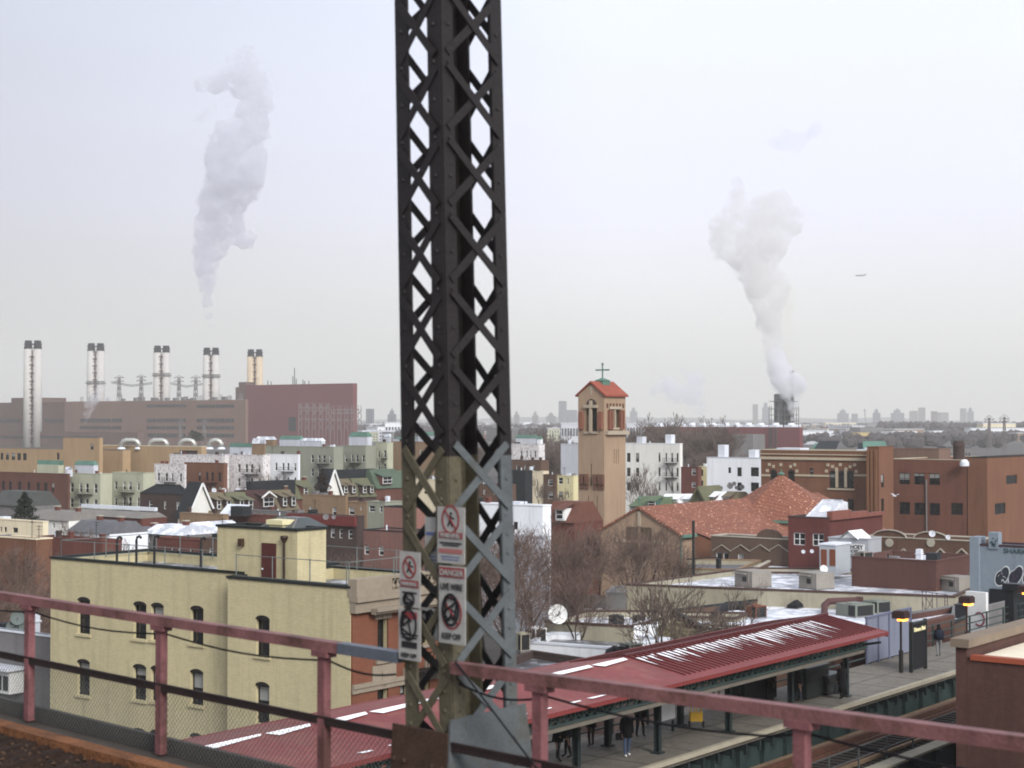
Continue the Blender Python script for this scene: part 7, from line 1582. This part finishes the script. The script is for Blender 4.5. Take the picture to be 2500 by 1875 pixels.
for a in ((TE, 1597, 117, 1.12, 'thin bare tree against the beige wall, left of two'), (TE, 1626, 118, 1.05, 'thin bare tree against the beige wall, right of two'), (TE, 1755, 122, .85, 'thin bare tree over the black duct, left'), (TE, 1790, 123, .8, 'thin bare tree over the black duct, right')): tree(*a, grp='thin bare trees against the beige wall')
for a in ((TC, 1548, 300, 1.0, 'tall grey bare tree in front of the long white tenement'), (TC, 1600, 305, .78, 'shorter grey bare tree beside the tall one at the white tenement'), (TC, 652, 300, .95, 'grey bare tree before the clean white tenement'), (TC, 1215, 300, .8, 'grey bare tree seen through the right lattice of the pylon'), (TC, 1325, 320, .75, 'grey bare tree among the dark row houses near the bell tower'),
          (TC, 195, 190, .72, 'grey bare tree among the grey gabled houses'), (TC, 275, 178, .62, 'orange brown bare tree before the silver roofs'), (TC, 560, 290, .7, 'low grey bare tree beside the peeling tenement'), (TC, 950, 300, .6, 'small bare tree beside the green shingled house'), (TC, 1365, 310, .62, 'small bare tree in front of the two cream houses')): tree(*a)
g6 = 'bare street trees in the middle distance'
for i in range(13): tree(TD, 1562 + i * 17 + random.uniform(-4, 4), 560 + random.uniform(-60, 60), random.uniform(1.15, 1.5), 'tall bare tree of the row standing before the long red plant', g6)
for i in range(12): tree(TD, 1235 + i * 15 + random.uniform(-5, 5), random.uniform(430, 620), random.uniform(.9, 1.25), 'bare tree of the cluster between steel pylon and bell tower', 'bare trees between pylon and bell tower')
for i in range(9): tree(TD, 985 + i * 22 + random.uniform(-5, 5), random.uniform(450, 600), random.uniform(.75, 1.0), 'bare tree of the line seen through the steel pylon', 'bare trees seen through the pylon')
for i in range(8): tree(TD, 1690 + i * 28, random.uniform(420, 480), random.uniform(.75, .95), 'lower bare tree of the row in front of the red plant wall', 'lower bare trees before the red plant')
g7 = 'red brown bare trees left of the yellow building'
for i, (px, Y, sc) in enumerate(((10, 118, 1.0), (60, 112, .95), (105, 125, 1.0), (35, 135, 1.1), (150, 140, .95), (205, 135, .9), (265, 138, .9), (320, 142, .88), (380, 145, .88), (440, 148, .85), (-30, 110, 1.1), (90, 105, .8), (500, 150, .85), (560, 155, .8), (240, 122, .85), (345, 128, .82), (20, 100, .85))): tree(TA if i % 2 else TB, px, Y, sc, 'red brown bare tree of the thicket around the left end of the yellow building', g7)
for i in range(4): tree(TB, 700 + i * 60, 175, .7, 'small bare tree of the strip behind the yellow roof', 'small bare trees behind the yellow roof')
def conifer(px, pyt, pyb, Y, mt, label, w):
    Pt = atY(px, pyt, Y); r = empty('evergreen_tree', (Pt.x, Y, 0), 0, label, 'tree'); H = Pt.z; m = MB(); m.tube([(0, 0, 0), (0, 0, H * .95)], [.2, .05], 6); m.build('trunk', BK, r); m = MB(); rnd = random.Random(px); zb_ = atY(px, pyb, Y).z - 1.5
    for i in range(1500):
        t = rnd.random() ** .8; z = zb_ + (H - zb_) * t; R_ = w * (1 - t) ** .7 * rnd.uniform(.4, 1.1) * (1 + .3 * sin(t * 23 + px)); a = rnd.uniform(0, 6.28); c = Vector((R_ * cos(a), R_ * sin(a), z)); s = rnd.uniform(.12, .3)
        d1 = Vector((rnd.uniform(-1, 1), rnd.uniform(-1, 1), rnd.uniform(-1, 1))).normalized() * s; d2 = Vector((rnd.uniform(-1, 1), rnd.uniform(-1, 1), rnd.uniform(-1, 1))).normalized() * s
        m.quad(c - d1, c + d2, c + d1 * 1.4)
    m.build('crown', mt, r)
conifer(787, 1148, 1215, 278, mat('conifer_brown_green', (64, 54, 44), .95, .3, 2), 'dark brownish evergreen between the mansard houses', 2.0); conifer(60, 1204, 1250, 226, mat('conifer_dark_green', (46, 58, 42), .95, .3, 2), 'dark green rounded evergreen at the left edge', 1.9)
for i in range(3): conifer(470 + 8 * i, 1050 + 3 * i, 1070, 900, mat('conifer_dark_green'), 'dark tree before the brown power plant wall, number %s from the left' % ['one', 'two', 'three'][i], 4.5)
P = atY(2185, 1211, 200); r = empty('gull', P, radians(30), 'white gull gliding in front of the school windows', 'bird'); m = MB(); m.ball((0, 0, 0), .12, (2.2, .8, .8), 8); m.ball((-.3, 0, .03), .06, n=6); m.build('body', WHT, r, True); m = MB(); m.quad((-.1, 0, .05), (.12, 0, .05), (.1, .5, .3), (0, .8, .25)); m.quad((-.1, 0, .05), (.12, 0, .05), (.1, -.5, .3), (0, -.8, .25)); m.build('wing', PWG, r)
# street lamp bracket by the church
P = atY(1693, 1310, 165); r = empty('street_pole', (P.x, P.y, 0), ANG, 'dark utility pole with a lamp arm in front of the church side', 'pole'); m = MB(); m.tube([(0, 0, 0), (0, 0, P.z + 1.6)], .14, 8); m.build('pole', IRON, r); m = MB(); m.bar((-.5, .5, 7.0), (1.2, -2.2, 7.2), .12); m.box(1.0, -2.4, 6.1, 1.4, -2.0, 7.1); m.build('lamp_arm', IRON, r)
# ================================================================ STEAM
def steam(name, label, blobs, Y, dens, col, vox=2.0, disp=2.2, seed=1, nscale=.1, fade=None, depth=1.0):
    rnd = random.Random(seed); V = []
    m = MB(); C0 = atY(blobs[0][0], blobs[0][1], Y)
    for px, py_, rp in blobs:
        P = atY(px, py_, Y) - C0; R_ = rp * 1.12 * Y / F; m.ball(P, R_, (1, depth, 1), 16)
        for k in range(7):
            d = Vector((rnd.uniform(-1, 1), rnd.uniform(-1, 1) * depth, rnd.uniform(-1, 1))).normalized() * R_ * .8; m.ball(P + d, R_ * rnd.uniform(.22, .5), n=10)
    o = m.build(name, mat('temp_white', (255, 255, 255)), None); o.location = C0
    md = o.modifiers.new('r', 'REMESH'); md.mode = 'VOXEL'; md.voxel_size = vox
    for sc_, st_ in ((9, disp * 1.5), (3.6, disp * 1.0), (1.5, disp * .5)):
        tx = bpy.data.textures.new('c', 'CLOUDS'); tx.noise_scale = sc_ * .9; tx.noise_depth = 3; dm = o.modifiers.new('d', 'DISPLACE'); dm.texture = tx; dm.strength = st_ * 1.5; dm.mid_level = .5; dm.texture_coords = 'LOCAL'
    dg = bpy.context.evaluated_depsgraph_get(); me = bpy.data.meshes.new_from_object(o.evaluated_get(dg)); bpy.data.objects.remove(o)
    mt = bpy.data.materials.new('vapour_' + str(seed)); mt.use_nodes = True; t = mt.node_tree; t.nodes.clear(); ou = N(t, 'ShaderNodeOutputMaterial'); pv = N(t, 'ShaderNodeVolumePrincipled'); pv.inputs['Color'].default_value = (*col, 1); pv.inputs['Anisotropy'].default_value = .25
    tcn = N(t, 'ShaderNodeTexCoord'); nn = N(t, 'ShaderNodeTexNoise'); nn.inputs['Scale'].default_value = nscale; nn.inputs['Detail'].default_value = 6; nn.inputs['Roughness'].default_value = .68; t.links.new(tcn.outputs['Object'], nn.inputs[0])
    mr_ = N(t, 'ShaderNodeMapRange'); mr_.inputs[1].default_value = .4; mr_.inputs[2].default_value = .6; mr_.inputs[3].default_value = 0; mr_.inputs[4].default_value = dens; t.links.new(nn.outputs[0], mr_.inputs[0])
    src = mr_.outputs[0]
    if fade:
        sx = N(t, 'ShaderNodeSeparateXYZ'); t.links.new(tcn.outputs['Object'], sx.inputs[0]); fr = N(t, 'ShaderNodeMapRange'); fr.inputs[1].default_value = fade[0]; fr.inputs[2].default_value = fade[1]; fr.inputs[3].default_value = 1; fr.inputs[4].default_value = fade[2]; t.links.new(sx.outputs[2], fr.inputs[0])
        mu_ = N(t, 'ShaderNodeMath', operation='MULTIPLY'); t.links.new(mr_.outputs[0], mu_.inputs[0]); t.links.new(fr.outputs[0], mu_.inputs[1]); src = mu_.outputs[0]
    t.links.new(src, pv.inputs['Density']); t.links.new(pv.outputs[0], ou.inputs['Volume']); me.materials.clear(); me.materials.append(mt)
    o = bpy.data.objects.new(name, me); COL.objects.link(o); o.location = C0; tag(o, label, 'steam plume'); return o
steam('steam_plume', 'tall grey white plume drifting up from the fourth chimney pair', [(512, 795, 5), (511, 770, 9), (508, 742, 12), (506, 712, 17), (504, 680, 22), (505, 648, 29), (497, 612, 24), (525, 600, 32), (520, 560, 42), (565, 560, 34), (600, 585, 22), (540, 515, 50), (515, 490, 32), (560, 465, 58), (580, 425, 62), (555, 385, 52), (600, 395, 48), (570, 345, 50), (605, 320, 45), (612, 285, 40), (640, 300, 20), (628, 245, 36), (610, 205, 44), (595, 160, 34), (602, 130, 20), (560, 190, 28), (525, 202, 24), (495, 208, 18)], 1385, .2, (.91, .91, .95), vox=1.7, disp=3.2, seed=1, fade=(150, 280, .5))
steam('steam_plume', 'small detached wisp left of the tall plume', [(500, 280, 16), (520, 265, 10), (482, 292, 8)], 1385, .05, (.9, .9, .94), vox=1.6, disp=3, seed=2)
steam('steam_plume', 'broad white plume spreading above the grey stack of the red plant', [(1939, 1023, 6), (1934, 1000, 10), (1930, 978, 15), (1917, 940, 26), (1946, 935, 19), (1900, 908, 26), (1890, 865, 24), (1886, 822, 26), (1878, 780, 32), (1874, 743, 38), (1862, 707, 42), (1890, 700, 36), (1853, 662, 46), (1838, 628, 50), (1800, 615, 34), (1768, 592, 34), (1765, 555, 34), (1865, 590, 58), (1872, 535, 58), (1918, 540, 40), (1895, 508, 42), (1797, 512, 30), (1800, 475, 22), (1795, 445, 14), (1950, 520, 16)], 1080, .18, (.98, .97, .96), vox=1.4, disp=2.6, seed=3, fade=(60, 190, .3))
steam('steam_plume', 'dense bright white steam boiling at the foot of the broad plume around the grey stack', [(1940, 1020, 8), (1934, 1000, 11), (1938, 975, 16), (1925, 950, 22), (1944, 932, 22), (1908, 925, 24), (1902, 900, 24), (1894, 872, 20)], 1066, .35, (.97, .97, .98), vox=1.3, disp=1.8, seed=9, nscale=.12)
steam('steam_plume', 'faint high shreds of the white plume', [(1917, 341, 26), (1890, 335, 18), (1940, 354, 20), (1990, 318, 20), (1968, 335, 14), (1995, 300, 14)], 1080, .03, (.86, .87, .94), vox=2, disp=4, seed=4)
steam('steam_plume', 'faint yellowish fume column right of the white plume', [(1928, 880, 10), (1928, 850, 14), (1926, 815, 17), (1924, 780, 19), (1922, 745, 22), (1920, 710, 24)], 1095, .02, (.92, .86, .6), vox=1.5, disp=1.5, seed=5)
steam('steam_plume', 'pale steam cloud over the trees right of the bell tower', [(1716, 1006, 8), (1706, 988, 18), (1692, 962, 26), (1698, 930, 22), (1650, 960, 24), (1630, 935, 20), (1665, 905, 10), (1605, 950, 14)], 1700, .12, (.96, .96, .98), vox=2.6, disp=4, seed=6)
steam('steam_plume', 'small white steam puff before the second chimney pair', [(212, 1030, 5), (215, 1012, 9), (220, 990, 15), (232, 972, 15), (240, 952, 11), (247, 930, 8), (262, 972, 8), (254, 945, 8)], 1160, .12, (.97, .97, .98), vox=1.1, disp=1.6, seed=7, nscale=.16)
steam('steam_plume', 'thin steam thread between the slim twin towers', [(1857, 1030, 3), (1858, 1018, 4), (1862, 1005, 4)], 1400, .08, (.97, .97, .98), vox=.8, disp=.6, seed=8, nscale=.3)
# ================================================================ HAZE
m = MB(); m.box(-5200, -60, -1, 5200, 9600, 345)
hm = bpy.data.materials.new('haze_air'); hm.use_nodes = True; t = hm.node_tree; t.nodes.clear(); ou = N(t, 'ShaderNodeOutputMaterial'); pv = N(t, 'ShaderNodeVolumePrincipled')
pv.inputs['Color'].default_value = (.985, .972, .925, 1); pv.inputs['Density'].default_value = .00017; pv.inputs['Anisotropy'].default_value = .1; t.links.new(pv.outputs[0], ou.inputs['Volume'])
tag(m.build('haze', hm), 'thin pale winter haze over the city', 'haze', kind='stuff')
